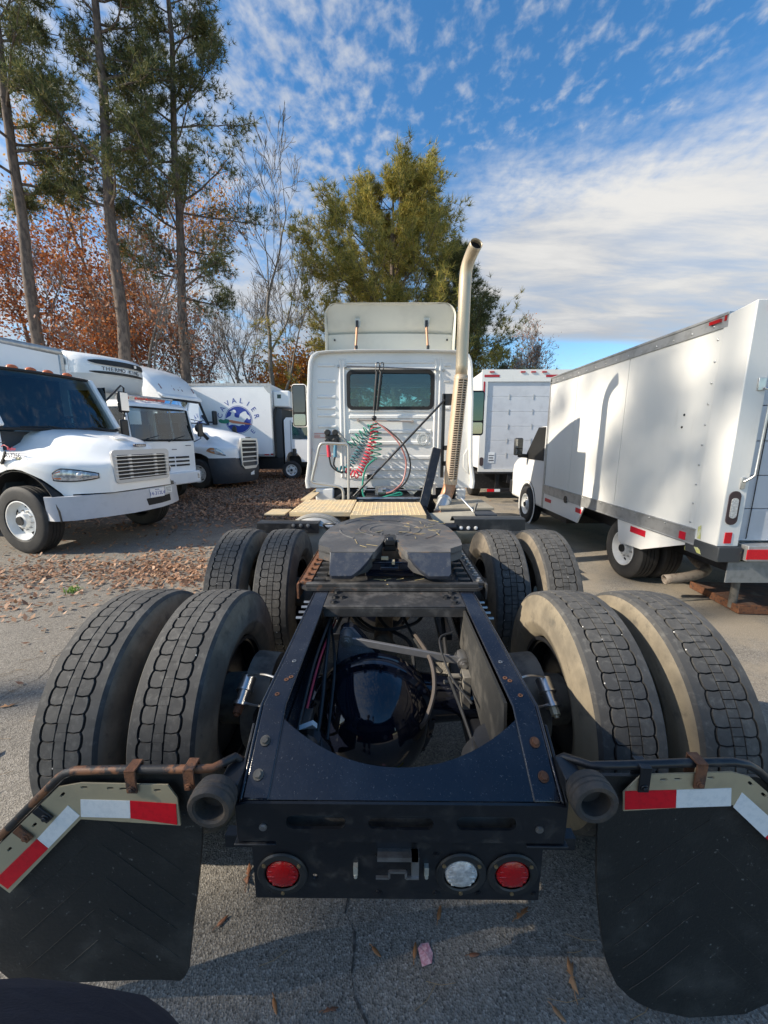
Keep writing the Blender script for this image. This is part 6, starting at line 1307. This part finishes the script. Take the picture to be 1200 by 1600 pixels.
def tufts(P, D, n, length, width, rng, spread=.9, droop=0.):
    """needle fans: n thin triangles from every point, leaning along D"""
    P = np.repeat(np.asarray(P), n, 0); D = np.repeat(np.asarray(D), n, 0); m = len(P)
    d = D + rng.normal(0, spread, (m, 3)); d[:, 2] += .15 - droop; d /= np.linalg.norm(d, axis=1, keepdims=True)
    s = np.cross(d, rng.normal(0, 1, (m, 3))); s /= np.linalg.norm(s, axis=1, keepdims=True) + 1e-9
    L = length * rng.uniform(.6, 1.2, (m, 1)); w = width * rng.uniform(.7, 1.3, (m, 1))
    V = np.empty((m, 3, 3)); V[:, 0] = P - s * w * .5; V[:, 1] = P + s * w * .5; V[:, 2] = P + d * L
    return V.reshape(-1, 3), np.arange(m * 3).reshape(-1, 3)
def leaves(P, size, rng, jit=.25):
    P = np.asarray(P) + rng.normal(0, jit, (len(P), 3)); m = len(P)
    a = rng.normal(0, 1, (m, 3)); a /= np.linalg.norm(a, axis=1, keepdims=True); c = np.cross(a, rng.normal(0, 1, (m, 3))); c /= np.linalg.norm(c, axis=1, keepdims=True)
    L = size * rng.uniform(.6, 1.3, (m, 1)); V = np.empty((m, 4, 3)); V[:, 0] = P - a * L * .5; V[:, 1] = P + c * L * .32; V[:, 2] = P + a * L * .5; V[:, 3] = P - c * L * .32
    return V.reshape(-1, 3), np.arange(m * 4).reshape(-1, 4)
def leafmat(name, cols, trans=.35):
    m = bpy.data.materials.new(name); m.use_nodes = True; t = m.node_tree; b = t.nodes['Principled BSDF']
    g_ = t.nodes.new('ShaderNodeNewGeometry'); r = t.nodes.new('ShaderNodeValToRGB'); t.links.new(g_.outputs['Random Per Island'], r.inputs['Fac'])
    while len(r.color_ramp.elements) < len(cols): r.color_ramp.elements.new(.5)
    for i, c in enumerate(cols): r.color_ramp.elements[i].position = i / max(1, len(cols) - 1); r.color_ramp.elements[i].color = (*c, 1)
    t.links.new(r.outputs['Color'], b.inputs['Base Color']); b.inputs['Roughness'].default_value = .6
    tr = t.nodes.new('ShaderNodeBsdfTranslucent'); t.links.new(r.outputs['Color'], tr.inputs['Color']); mx = t.nodes.new('ShaderNodeMixShader'); mx.inputs[0].default_value = trans
    o = t.nodes['Material Output']; t.links.new(b.outputs[0], mx.inputs[1]); t.links.new(tr.outputs[0], mx.inputs[2]); t.links.new(mx.outputs[0], o.inputs['Surface'])
    MATS[name] = m; return m
bark = M('pine_bark', (.17, .13, .105), .95, col2=(.09, .07, .06), sc2=9, lo=.42, hi=.6, bump=.8, bsc=26, stretch=(1, 1, .35))
barkg = M('grey_bark', (.22, .20, .18), .95, col2=(.13, .12, .11), sc2=12, bump=.4, bsc=30, stretch=(1, 1, .4))
needle_dark = leafmat('pine_needles_dark', [(.05, .075, .032), (.095, .125, .05), (.17, .185, .065), (.26, .21, .08)])
needle_sunlit = leafmat('pine_needles_sunlit', [(.11, .13, .035), (.24, .24, .055), (.46, .39, .09), (.58, .43, .12)], .48)  # sunlight on the pine put into the needle colours as gold
leaf_rust = leafmat('oak_leaves_rust', [(.20, .060, .026), (.34, .105, .035), (.44, .17, .055), (.27, .085, .035)], .4)
leaf_orange = leafmat('oak_leaves_orange', [(.44, .14, .02), (.56, .24, .04), (.50, .28, .06), (.34, .10, .02)], .4)
leaf_pink = leafmat('thin_rust_leaves', [(.34, .14, .075), (.44, .21, .11), (.27, .11, .065)], .4)
def pine(label, x, y, h, r, crown_from, crown_r, seed, lean=(0, 0), mat=None, ntuft=5200, group=None, limb=None, tl=.30, tw=.024, shape=.9):
    rr = random.Random(seed); rng = np.random.default_rng(seed)
    t = thing('pine_tree', label, 'pine tree', (x, y, 0), 0, group)
    b = B(); n = 12; P = [Vector((lean[0] * h * (i / n) ** 1.5 + rr.gauss(0, .05), lean[1] * h * (i / n) + rr.gauss(0, .05), h * i / n)) for i in range(n + 1)]; P[0].x = P[0].y = 0
    P[0].z = -.05
    b.tube(P, [max(.02, r * (1 - .85 * (i / n) ** 1.2) * (1.25 if i == 0 else 1)) for i in range(n + 1)], 12, cap=False)
    def trunk(f): k = min(n - 1, int(f * n)); return P[k].lerp(P[k + 1], f * n - k)
    b.build('trunk', bark, t)
    lb = B(); pts = []; dirs = []; nl = limb or 46
    for i in range(nl):
        f = crown_from + (1 - crown_from) * ((i + rr.random()) / nl); g_ = (f - crown_from) / (1 - crown_from)
        p = trunk(min(.995, f)); a = rr.uniform(0, 6.283); L = crown_r * (1 - g_ ** 1.6 * shape) * rr.uniform(.55, 1.1) * (.55 + .45 * min(1, g_ * 5)) + .25
        d = Vector((math.cos(a), math.sin(a), rr.uniform(-.12, .35) + .45 * g_)); tips = []
        seg_tree(lb, p, d, L * .55, max(.018, r * .26 * (1 - g_ * .7)), 2, .75, .12, tips, rr, (2, 3), .62, .07, .008, 5, 1)
        for q, dd in tips:
            pts.append(q); dirs.append(dd)
    lo_ = lb.build('limbs', bark, t); lo_['kind'] = 'stuff'
    pts = np.array([tuple(p) for p in pts]); dirs = np.array([tuple(p) for p in dirs])
    k = max(1, round(ntuft / len(pts))); PP = np.repeat(pts, k, 0) + rng.normal(0, .16, (len(pts) * k, 3)); DD = np.repeat(dirs, k, 0)
    V, F = tufts(PP, DD, 12, tl, tw, rng)
    c = mesh_np('crown', V, F, mat or needle_dark, t); return t
def bare(label, x, y, h, r, seed, depth=5, spread=.5, group=None, leafm=None, nleaf=0, lsize=.16, mat=None, cat='tree', up=.06, name='bare_tree', nk=(2, 2), jit=.25, shrink=.70, minr=.010):
    rr = random.Random(seed); rng = np.random.default_rng(seed); t = thing(name, label, cat, (x, y, 0), 0, group)
    b = B(); tips = []; seg_tree(b, (0, 0, -.05), (rr.uniform(-.04, .04), rr.uniform(-.04, .04), 1), h * .34, r, depth, spread, .10, tips, rr, nk, shrink, up, minr, 10, 2)
    b.build('trunk', mat or barkg, t)
    if leafm:
        pts = np.array([tuple(p) for p, d in tips]); k = rng.integers(0, len(pts), nleaf); V, F = leaves(pts[k], lsize, rng, jit); mesh_np('crown', V, F, leafm, t, 4)
    return t
GP = 'pines standing behind the parked trucks'
pine('tall pine at the far left edge, its lower trunk bare above the bonneted truck', -15.6, 18.0, 26, .26, .42, 3.6, 21, (.03, 0), ntuft=5600, group=GP)
pine('tall leaning pine in the middle of the three left pines, bare below a dense crown', -12.15, 18.6, 27, .29, .40, 3.4, 33, (.035, 0), ntuft=5600, group=GP)
pine('tall pine with dark drooping limbs, rightmost of the three left pines', -10.4, 20.4, 25, .26, .34, 4.3, 45, (.05, .0), ntuft=5600, group=GP)
pine('broad sunlit golden-green pine standing directly behind the white cab', 0.5, 27, 16.7, .34, .13, 9.3, 57, (-.015, 0), needle_sunlit, 19000, GP, 92, .42, .03, .80)
pine('dark green pine at the right shoulder of the sunlit pine behind the cab', 4.9, 31, 14.8, .28, .12, 6.6, 63, (.0, 0), needle_dark, 6500, GP, 50, .42, .034)
bare('tall slim grey leafless tree left of the sunlit pine', -7.0, 25.5, 17.5, .24, 5, 7, .60, 'leafless trees behind the trucks', up=.045, minr=.012)
bare('forked leafless tree behind the box truck with the blue emblem', -9.6, 24.5, 12.0, .17, 8, 6, .68, 'leafless trees behind the trucks')
bare('leafless tree with crooked stem between the left pines', -12.0, 21.5, 14, .16, 14, 6, .62, 'leafless trees behind the trucks', leafm=leaf_pink, nleaf=900, lsize=.2, jit=.4)
bare('rust-brown oak in full autumn leaf low between the two left pines', -15.4, 23.0, 12.0, .30, 3, 6, .68, 'autumn oaks', leaf_rust, 11500, .17, cat='oak tree', name='oak_tree', nk=(2, 3), jit=.5)
bare('red-brown oak behind the far left pine', -21.0, 24.5, 15.0, .30, 6, 6, .66, 'autumn oaks', leaf_rust, 11500, .18, cat='oak tree', name='oak_tree', nk=(2, 3), jit=.5)
bare('thinly leaved pinkish oak rising behind the refrigeration unit', -14.2, 27.5, 13.0, .22, 9, 6, .6, 'autumn oaks', leaf_pink, 5500, .17, cat='oak tree', name='oak_tree', nk=(2, 3), jit=.5)
bare('tall golden-orange oak showing through the crowns of the left pines', -19.5, 30.0, 22.0, .34, 12, 6, .6, 'autumn oaks', leaf_orange, 9000, .20, cat='oak tree', name='oak_tree', nk=(2, 3), jit=.6)
bare('bright orange small oak at the left edge of the white cab', -6.2, 29.0, 8.6, .16, 17, 5, .7, 'autumn oaks', leaf_orange, 7000, .20, cat='oak tree', name='oak_tree', nk=(2, 3), jit=.5)
bare('pale orange young oak behind the emblem truck', -10.6, 29.5, 8.0, .14, 19, 5, .7, 'autumn oaks', leaf_pink, 2600, .20, cat='oak tree', name='oak_tree', nk=(2, 3), jit=.5)
bare('brown-leaved oak between the sunlit pine and the exhaust stack', 6.4, 33.0, 8.0, .16, 23, 5, .7, 'autumn oaks', leaf_rust, 4000, .20, cat='oak tree', name='oak_tree', nk=(2, 3), jit=.5)
bare('round-topped twiggy tree with few brown leaves above the roll-up door truck', 12.2, 36.0, 11.5, .28, 29, 7, .72, 'leafless trees behind the trucks', leaf_pink, 3200, .16, nk=(2, 3), jit=.3)
pine('low dark pine just above the roof of the roll-up door truck', 9.4, 34.0, 7.0, .2, .2, 3.4, 71, (0, 0), needle_dark, 2600, GP, 28, .42, .05)
for x, y, h, sd, lb_, nt_, cf in ((-23, -6.0, 19.4, 81, 'shade pine left of the yard, nearest the photographer', 3600, .45), (-33, -4.7, 32, 83, 'very tall thin shade pine left of the yard', 380, .83)):
    pine(lb_, x, y, h, .32, cf, 4.2, sd, (.0, 0), ntuft=nt_, group='pines shading the yard from the left', tl=.4, tw=.05)

# ------------------------------------------------------------------ leaf litter and small things on the ground
dry = leafmat('dry_leaves', [(.21, .105, .06), (.33, .17, .095), (.44, .26, .155), (.26, .13, .08)], .15)
rng = np.random.default_rng(77)
def litter(n, xs, ys, dens, smin, smax):
    P = np.column_stack([rng.uniform(*xs, n), rng.uniform(*ys, n), np.zeros(n)])
    keep = np.array([dens(p[0], p[1]) for p in P]) > rng.uniform(0, 1, n); P = P[keep]; m = len(P)
    a = rng.uniform(0, 6.283, m); s = rng.uniform(smin, smax, m)[:, None]; tl_ = rng.normal(0, .35, (m, 2))
    u = np.column_stack([np.cos(a), np.sin(a), tl_[:, 0]]); v = np.column_stack([-np.sin(a), np.cos(a), tl_[:, 1]])
    P[:, 2] = .012 + np.abs(tl_).sum(1) * s[:, 0] * .35
    V = np.empty((m, 4, 3)); V[:, 0] = P - u * s; V[:, 1] = P + v * s * .5; V[:, 2] = P + u * s * .9 + [0, 0, .008]; V[:, 3] = P - v * s * .5
    V[:, :, 2] = np.maximum(V[:, :, 2], .002)
    return V.reshape(-1, 4, 3)
from mathutils import noise as MN
def nz(x, y, f, o=0): return MN.noise(Vector((x * f + o, y * f, 3.3)))
def d_far(x, y):
    e = min(1, max(0, (y - 6.6) / 2.5)); w = min(1, max(0, (-.6 - x) / .8)); return e * w * (.75 + .6 * nz(x, y, .55))
def d_mid(x, y):
    band = math.exp(-((y - (5.0 + .25 * (x + 2.5))) / .75) ** 2) * (1 if -5.5 < x < -1.55 else 0); return max(0, band * (.60 + 1.2 * nz(x, y, .9, 5))) + .025
def d_near(x, y): return .03 + max(0, nz(x, y, .8, 9) - .3) * .25
allv = [litter(60000, (-13, -.5), (6.4, 22), d_far, .025, .06), litter(24000, (-6.5, -1.4), (3.2, 7.2), d_mid, .02, .045), litter(2600, (-6, -1.3), (1.2, 5), d_near, .02, .04), litter(500, (1.4, 5), (1.5, 9), d_near, .02, .04), litter(1500, (-4, 5), (10, 25), lambda x, y: .3, .03, .06)]
V = np.concatenate(allv).reshape(-1, 3); lt = mesh_np('leaf_litter', V, np.arange(len(V)).reshape(-1, 4), dry, None, 4); lt['kind'] = 'stuff'; lt['label'] = 'brown leaf litter spread over the asphalt'
# straw strands
b = B()
for _ in range(138):
    x, y = rnd.uniform(-3.2, -1.3), rnd.uniform(1.0, 4.5)
    if _ > 120: x, y = rnd.uniform(-.5, 1), rnd.uniform(.85, 1.1)
    if _ > 130: x, y = rnd.uniform(1.4, 3), rnd.uniform(2, 4.2)
    a = rnd.uniform(-.5, .9); L = rnd.uniform(.04, .14); b.tube([(x, y, .004), (x + L * .5 * math.cos(a), y + L * .5 * math.sin(a), .008), (x + L * math.cos(a + .2), y + L * math.sin(a + .2), .004)], .0010, 4)
ps = b.build('pine_straw', M('straw', (.26, .17, .09), .9), None); ps['kind'] = 'stuff'
# single leaves close to the camera
def oak_leaf(k):
    rr = random.Random(k); n = 22; out_ = []
    for i in range(n):
        a = 2 * math.pi * i / n; r_ = .5 + .3 * math.cos(2 * a) + (.22 if i % 4 == 0 else -.10) + rr.uniform(-.05, .05)
        out_.append((r_ * math.cos(a), .62 * r_ * math.sin(a)))
    return out_
def slim_leaf(k): return [(math.cos(2 * math.pi * i / 14) * .8, .24 * math.sin(2 * math.pi * i / 14) * (1 - .3 * math.cos(2 * math.pi * i / 14))) for i in range(14)]
def ground_leaf(label, x, y, size, ang, shape, col, curl=.25, z=.0):
    P = shape; b = B(); t_ = []
    for (u, v) in [(0, 0)] + P: t_.append((u * size, v * size, .006 + curl * size * (v * v * 1.6 + .35 * u * u) + (0 if (u, v) != (0, 0) else 0)))
    b.add(t_, [(0, i, i % len(P) + 1) for i in range(1, len(P) + 1)]); th = thing('fallen_leaf', label, 'leaf', (x, y, z), ang, 'fallen leaves on the asphalt near the camera')
    o = b.build('leaf_blade', M('leaf' + str(col), col, .7, col2=tuple(c * .7 for c in col), sc2=30), th, ang=80); sm = o.modifiers.new('thick', 'SOLIDIFY'); sm.thickness = .0008
    b = B(); b.tube([(-size * .3, 0, .004 + .0), (-size * 1.0, .05 * size, .008), (-size * 1.35, .0, .006)], .0013, 5); b.build('stalk', MATS['leaf' + str(col)], th)
OR, BR, TN = (.33, .14, .05), (.20, .085, .045), (.40, .21, .10)
ground_leaf('lobed light brown oak leaf lying upright in front of the right mud flap', .575, .963, .050, RD(80), oak_leaf(3), TN, .3)
ground_leaf('slim rust-brown leaf under the clear reversing lamp', .161, 1.131, .030, RD(70), slim_leaf(1), OR, .4)
ground_leaf('slim leaf touching the pink paper scrap', .062, 1.023, .028, RD(80), slim_leaf(2), OR, .4)
ground_leaf('small slanting leaf left of the pink paper scrap', -.071, 1.017, .026, RD(-40), slim_leaf(3), OR, .3)
ground_leaf('dark red-brown flat leaf right of the pink paper scrap', .266, 1.013, .024, RD(5), slim_leaf(4), BR, .2)
ground_leaf('curled bright brown leaf under the right tail light', .467, 1.13, .036, RD(30), oak_leaf(6), OR, .7)
ground_leaf('leaf lying at the bottom edge beside the navy jacket', -.385, .885, .026, RD(-60), slim_leaf(6), OR, .3)
ground_leaf('leaf beside the right edge of the left mud flap', -.64, 1.10, .028, RD(50), slim_leaf(7), BR, .3)
ground_leaf('brown leaf at the bottom edge right of centre', .496, .875, .028, RD(-50), slim_leaf(8), TN, .4)
ground_leaf('flat brown leaf at the bottom edge left of centre', -.211, .88, .026, RD(10), oak_leaf(9), BR, .3)
ground_leaf('dark curled leaf in shadow beside the left rear tyre', -.60, 1.25, .045, RD(100), oak_leaf(12), BR, .8)
ground_leaf('dry leaf under the left corner of the lamp panel', -.50, 1.19, .032, RD(20), oak_leaf(13), OR, .5)
ground_leaf('dry leaf under the left tail light', -.40, 1.19, .034, RD(-15), slim_leaf(14), OR, .5)
ground_leaf('big pale curled leaf at the left edge of the frame', -2.55, 2.24, .055, RD(20), oak_leaf(15), TN, .6)
t = thing('paper_scrap', 'crumpled pink paper scrap lying on the asphalt', 'paper', (.097, 1.015, 0), RD(15))
b = B(); P = [(-.022, -.028), (.012, -.030), (.026, -.005), (.02, .024), (-.006, .03), (-.02, .02)]; b.add([(0, 0, .009)] + [(x, y, .004 + .004 * (i % 2)) for i, (x, y) in enumerate(P)], [(0, i + 1, (i + 1) % 6 + 1) for i in range(6)]); o = b.build('paper_sheet', M('pink_paper', (.55, .22, .26), .7, col2=(.68, .42, .44), sc2=120, lo=.4, hi=.6), t, smooth=False); sm = o.modifiers.new('thick', 'SOLIDIFY'); sm.thickness = .0006
t = thing('grass_tuft', 'small bright green weed growing through the asphalt left of the tyres', 'plant', (-3.67, 4.17, 0))
b = B()
for k in range(46):
    a = rnd.uniform(0, 6.283); L = rnd.uniform(.04, .10); w = .004; q = rnd.uniform(.2, 1); c_, s_ = math.cos(a), math.sin(a); ox, oy = rnd.gauss(0, .04), rnd.gauss(0, .03)
    b.add([(ox - s_ * w, oy + c_ * w, 0), (ox + s_ * w, oy - c_ * w, 0), (ox + L * q * c_ * .6 + s_ * w, oy + L * q * s_ * .6 - c_ * w, L * .7), (ox + L * q * c_ * .6 - s_ * w, oy + L * q * s_ * .6 + c_ * w, L * .7), (ox + L * q * c_ * 1.1, oy + L * q * s_ * 1.1, L * .75)], [(0, 1, 2, 3), (3, 2, 4)])
b.build('blades', leafmat('weed_green', [(.10, .22, .03), (.18, .32, .05), (.22, .34, .08)], .3), t, smooth=False)
# crack running away under the lamp panel
b = B(); pts = [(-.10 - .012 * i + .012 * math.sin(i * 1.7) + rnd.gauss(0, .006), .80 + .055 * i, .0035) for i in range(16)]; 
for i, (p, q) in enumerate(zip(pts[:-1], pts[1:])):
    w = .0035 + .0025 * math.sin(i * 2.1); b.add([(p[0] - w, p[1], p[2]), (p[0] + w, p[1], p[2]), (q[0] + w * .9, q[1], q[2]), (q[0] - w * .9, q[1], q[2])], [(0, 1, 2, 3)])
ck = b.build('asphalt_crack', M('crack_dark', (.045, .042, .038), .95, col2=(.12, .11, .10), sc2=60), None); ck['kind'] = 'structure'

# branching hairline cracks across the open asphalt
b = B()
def crack_line(x, y, a, n, w, rr):
    for i in range(n):
        L = rr.uniform(.06, .16); x2, y2 = x + L * math.cos(a), y + L * math.sin(a); q = Vector((-math.sin(a), math.cos(a), 0)) * w * rr.uniform(.5, 1.3)
        b.add([(x - q.x, y - q.y, .0032), (x + q.x, y + q.y, .0032), (x2 + q.x * .8, y2 + q.y * .8, .0032), (x2 - q.x * .8, y2 - q.y * .8, .0032)], [(0, 1, 2, 3)])
        x, y = x2, y2; a += rr.gauss(0, .35)
        if n > 8 and rr.random() < .10: crack_line(x, y, a + rr.choice((-1, 1)) * 1.0, rr.randint(4, 8), w * .7, rr)
rr9 = random.Random(91)
for x, y, a, n in ((-4.4, 2.2, .3, 26), (-2.3, 1.3, 1.5, 24), (-5, 4.6, -.1, 22), (1.6, 2.1, .5, 18), (1.7, 3.2, .2, 14)): crack_line(x, y, a, n, .0022, rr9)
ck2 = b.build('hairline_cracks', MATS['crack_dark'], None); ck2['kind'] = 'structure'

# ------------------------------------------------------------------ the photographer: navy jacket just inside the lower left corner
t = thing('person', 'person in a dark navy jacket standing at the lower left corner', 'person', (-.335, .0, 0), 0)
def skin(name, verts, edges, rads, mat, parent, lv=2):
    me = bpy.data.meshes.new(name); me.from_pydata(verts, edges, []); o = bpy.data.objects.new(name, me); COL.objects.link(o); o.parent = parent
    sk_ = o.modifiers.new('skin', 'SKIN'); sk_.use_smooth_shade = True
    for i, r in enumerate(rads): me.skin_vertices[0].data[i].radius = r if isinstance(r, tuple) else (r, r)
    me.skin_vertices[0].data[0].use_root = True
    ss = o.modifiers.new('sub', 'SUBSURF'); ss.levels = lv; ss.render_levels = lv
    dg = bpy.context.evaluated_depsgraph_get(); dg.update(); m2 = bpy.data.meshes.new_from_object(o.evaluated_get(dg)); o.modifiers.clear(); o.data = m2; bpy.data.meshes.remove(me)
    m2.materials.clear(); m2.materials.append(mat); m2.shade_smooth(); return o
skin_m = M('skin', (.45, .27, .19), .5, col2=(.40, .22, .15), sc2=20); jacket = M('navy_fabric', (.010, .011, .022), .95, col2=(.014, .015, .028), sc2=40, bump=.25, bsc=260)
jeans = M('dark_jeans', (.02, .024, .04), .9, bump=.2, bsc=200); hairm = M('hair', (.03, .02, .015), .7)
bv = [(0, 0, .98), (0, 0, 1.15), (0, 0, 1.38), (0, .0, 1.50), (0, .02, 1.58), (0, .03, 1.69), (-.20, 0, 1.42), (-.27, -.03, 1.16), (-.20, .06, .95), (-.18, .09, .87), (.19, 0, 1.42), (.27, -.20, 1.24), (.30, -.10, 1.50), (.30, -.06, 1.62), (-.10, 0, .92), (-.11, .02, .50), (-.11, -.02, .09), (-.11, .13, .035), (.10, 0, .92), (.11, .02, .50), (.11, -.02, .09), (.11, .13, .035)]
be = [(0, 1), (1, 2), (2, 3), (3, 4), (4, 5), (2, 6), (6, 7), (7, 8), (8, 9), (2, 10), (10, 11), (11, 12), (12, 13), (0, 14), (14, 15), (15, 16), (16, 17), (0, 18), (18, 19), (19, 20), (20, 21)]
br_ = [(.15, .11), (.14, .10), (.15, .10), (.06, .06), (.058, .06), (.085, .10), .06, .045, .032, .028, .06, .045, .032, .028, .085, .055, .038, .032, .085, .055, .038, .032]
skin('body', bv, be, br_, skin_m, t)
jv = [(0, .06, .90), (0, .19, 1.07), (0, .13, 1.20), (0, .02, 1.36), (0, .01, 1.47), (-.20, 0, 1.42), (-.29, -.03, 1.16), (-.21, .05, .98), (.19, 0, 1.42), (.28, -.20, 1.24), (.30, -.11, 1.47)]
skin('jacket', jv, [(0, 1), (1, 2), (2, 3), (3, 4), (3, 5), (5, 6), (6, 7), (3, 8), (8, 9), (9, 10)], [(.19, .16), (.20, .18), (.19, .17), (.18, .125), (.085, .085), .085, .07, .05, .085, .07, .05], jacket, t)
skin('trousers', [(0, 0, .98), (0, 0, .90), (-.10, 0, .84), (-.11, .02, .50), (-.11, -.02, .10), (.10, 0, .84), (.11, .02, .50), (.11, -.02, .10)], [(0, 1), (1, 2), (2, 3), (3, 4), (1, 5), (5, 6), (6, 7)], [(.17, .13), (.16, .12), .10, .075, .06, .10, .075, .06], jeans, t)
b = B()
for s in (-1, 1): b.rings([[(s * .11 + x, y + .06, z) for x, y in rrect(-.052, .052, -.13, .15, .05)] for z in (0.0, .05)] + [[(s * .11 + x * .8, y * .8 + .04, .09) for x, y in rrect(-.052, .052, -.13, .15, .05)]])
b.build('shoe', plastic, t)
b = B(); b.sphere((0, .015, 1.735), .102, 18, 12, .95, 1.08, 1.0); b.build('hair', hairm, t)
b = B(); b.prism([(-.014, .125, 1.66), (.014, .125, 1.66), (.008, .128, 1.72), (-.008, .128, 1.72)], (0, .022, -.004)); b.build('nose', skin_m, t, bevel=.005)
b = B()
for s in (-1, 1): b.sphere((s * .034, .118, 1.71), .013, 10, 8)
b.build('eyes', M('eye_white', (.7, .7, .7), .2), t)
b = B(); b.box(-.026, .026, .118, .127, 1.622, 1.632); b.build('mouth', M('lips', (.35, .13, .11), .5), t, bevel=.003)
b = B()
for s, hx, hy, hz_ in ((1, .30, -.05, 1.63), (-1, -.18, .10, .86)):
    up = 1 if s > 0 else -1
    for k in range(4):
        L = (.068, .078, .074, .058)[k]; x = hx + (-.028 + k * .019) * s
        b.tube(bez([(x, hy, hz_ + up * .03), (x, hy + .012, hz_ + up * (.03 + L * .6)), (x, hy + .035, hz_ + up * (.03 + L * .85))], 8), [.0095] * 4 + [.0085] * 5 if False else .0088, 8)
    b.tube(bez([(hx - s * .03, hy + .005, hz_), (hx - s * .055, hy + .03, hz_ + up * .025), (hx - s * .06, hy + .05, hz_ + up * .05)], 8), .010, 8)
    b.box(hx - .038, hx + .038, hy - .014, hy + .014, hz_ - .03, hz_ + .045)
b.build('hands', skin_m, t, bevel=.004)
t = thing('phone', 'black phone held up by the photographer', 'phone', (-.037, -.016, 1.735)); b = B(); b.box(-.038, .038, -.008, 0, -.08, .08); b.build('phone_body', plastic, t, bevel=.006)
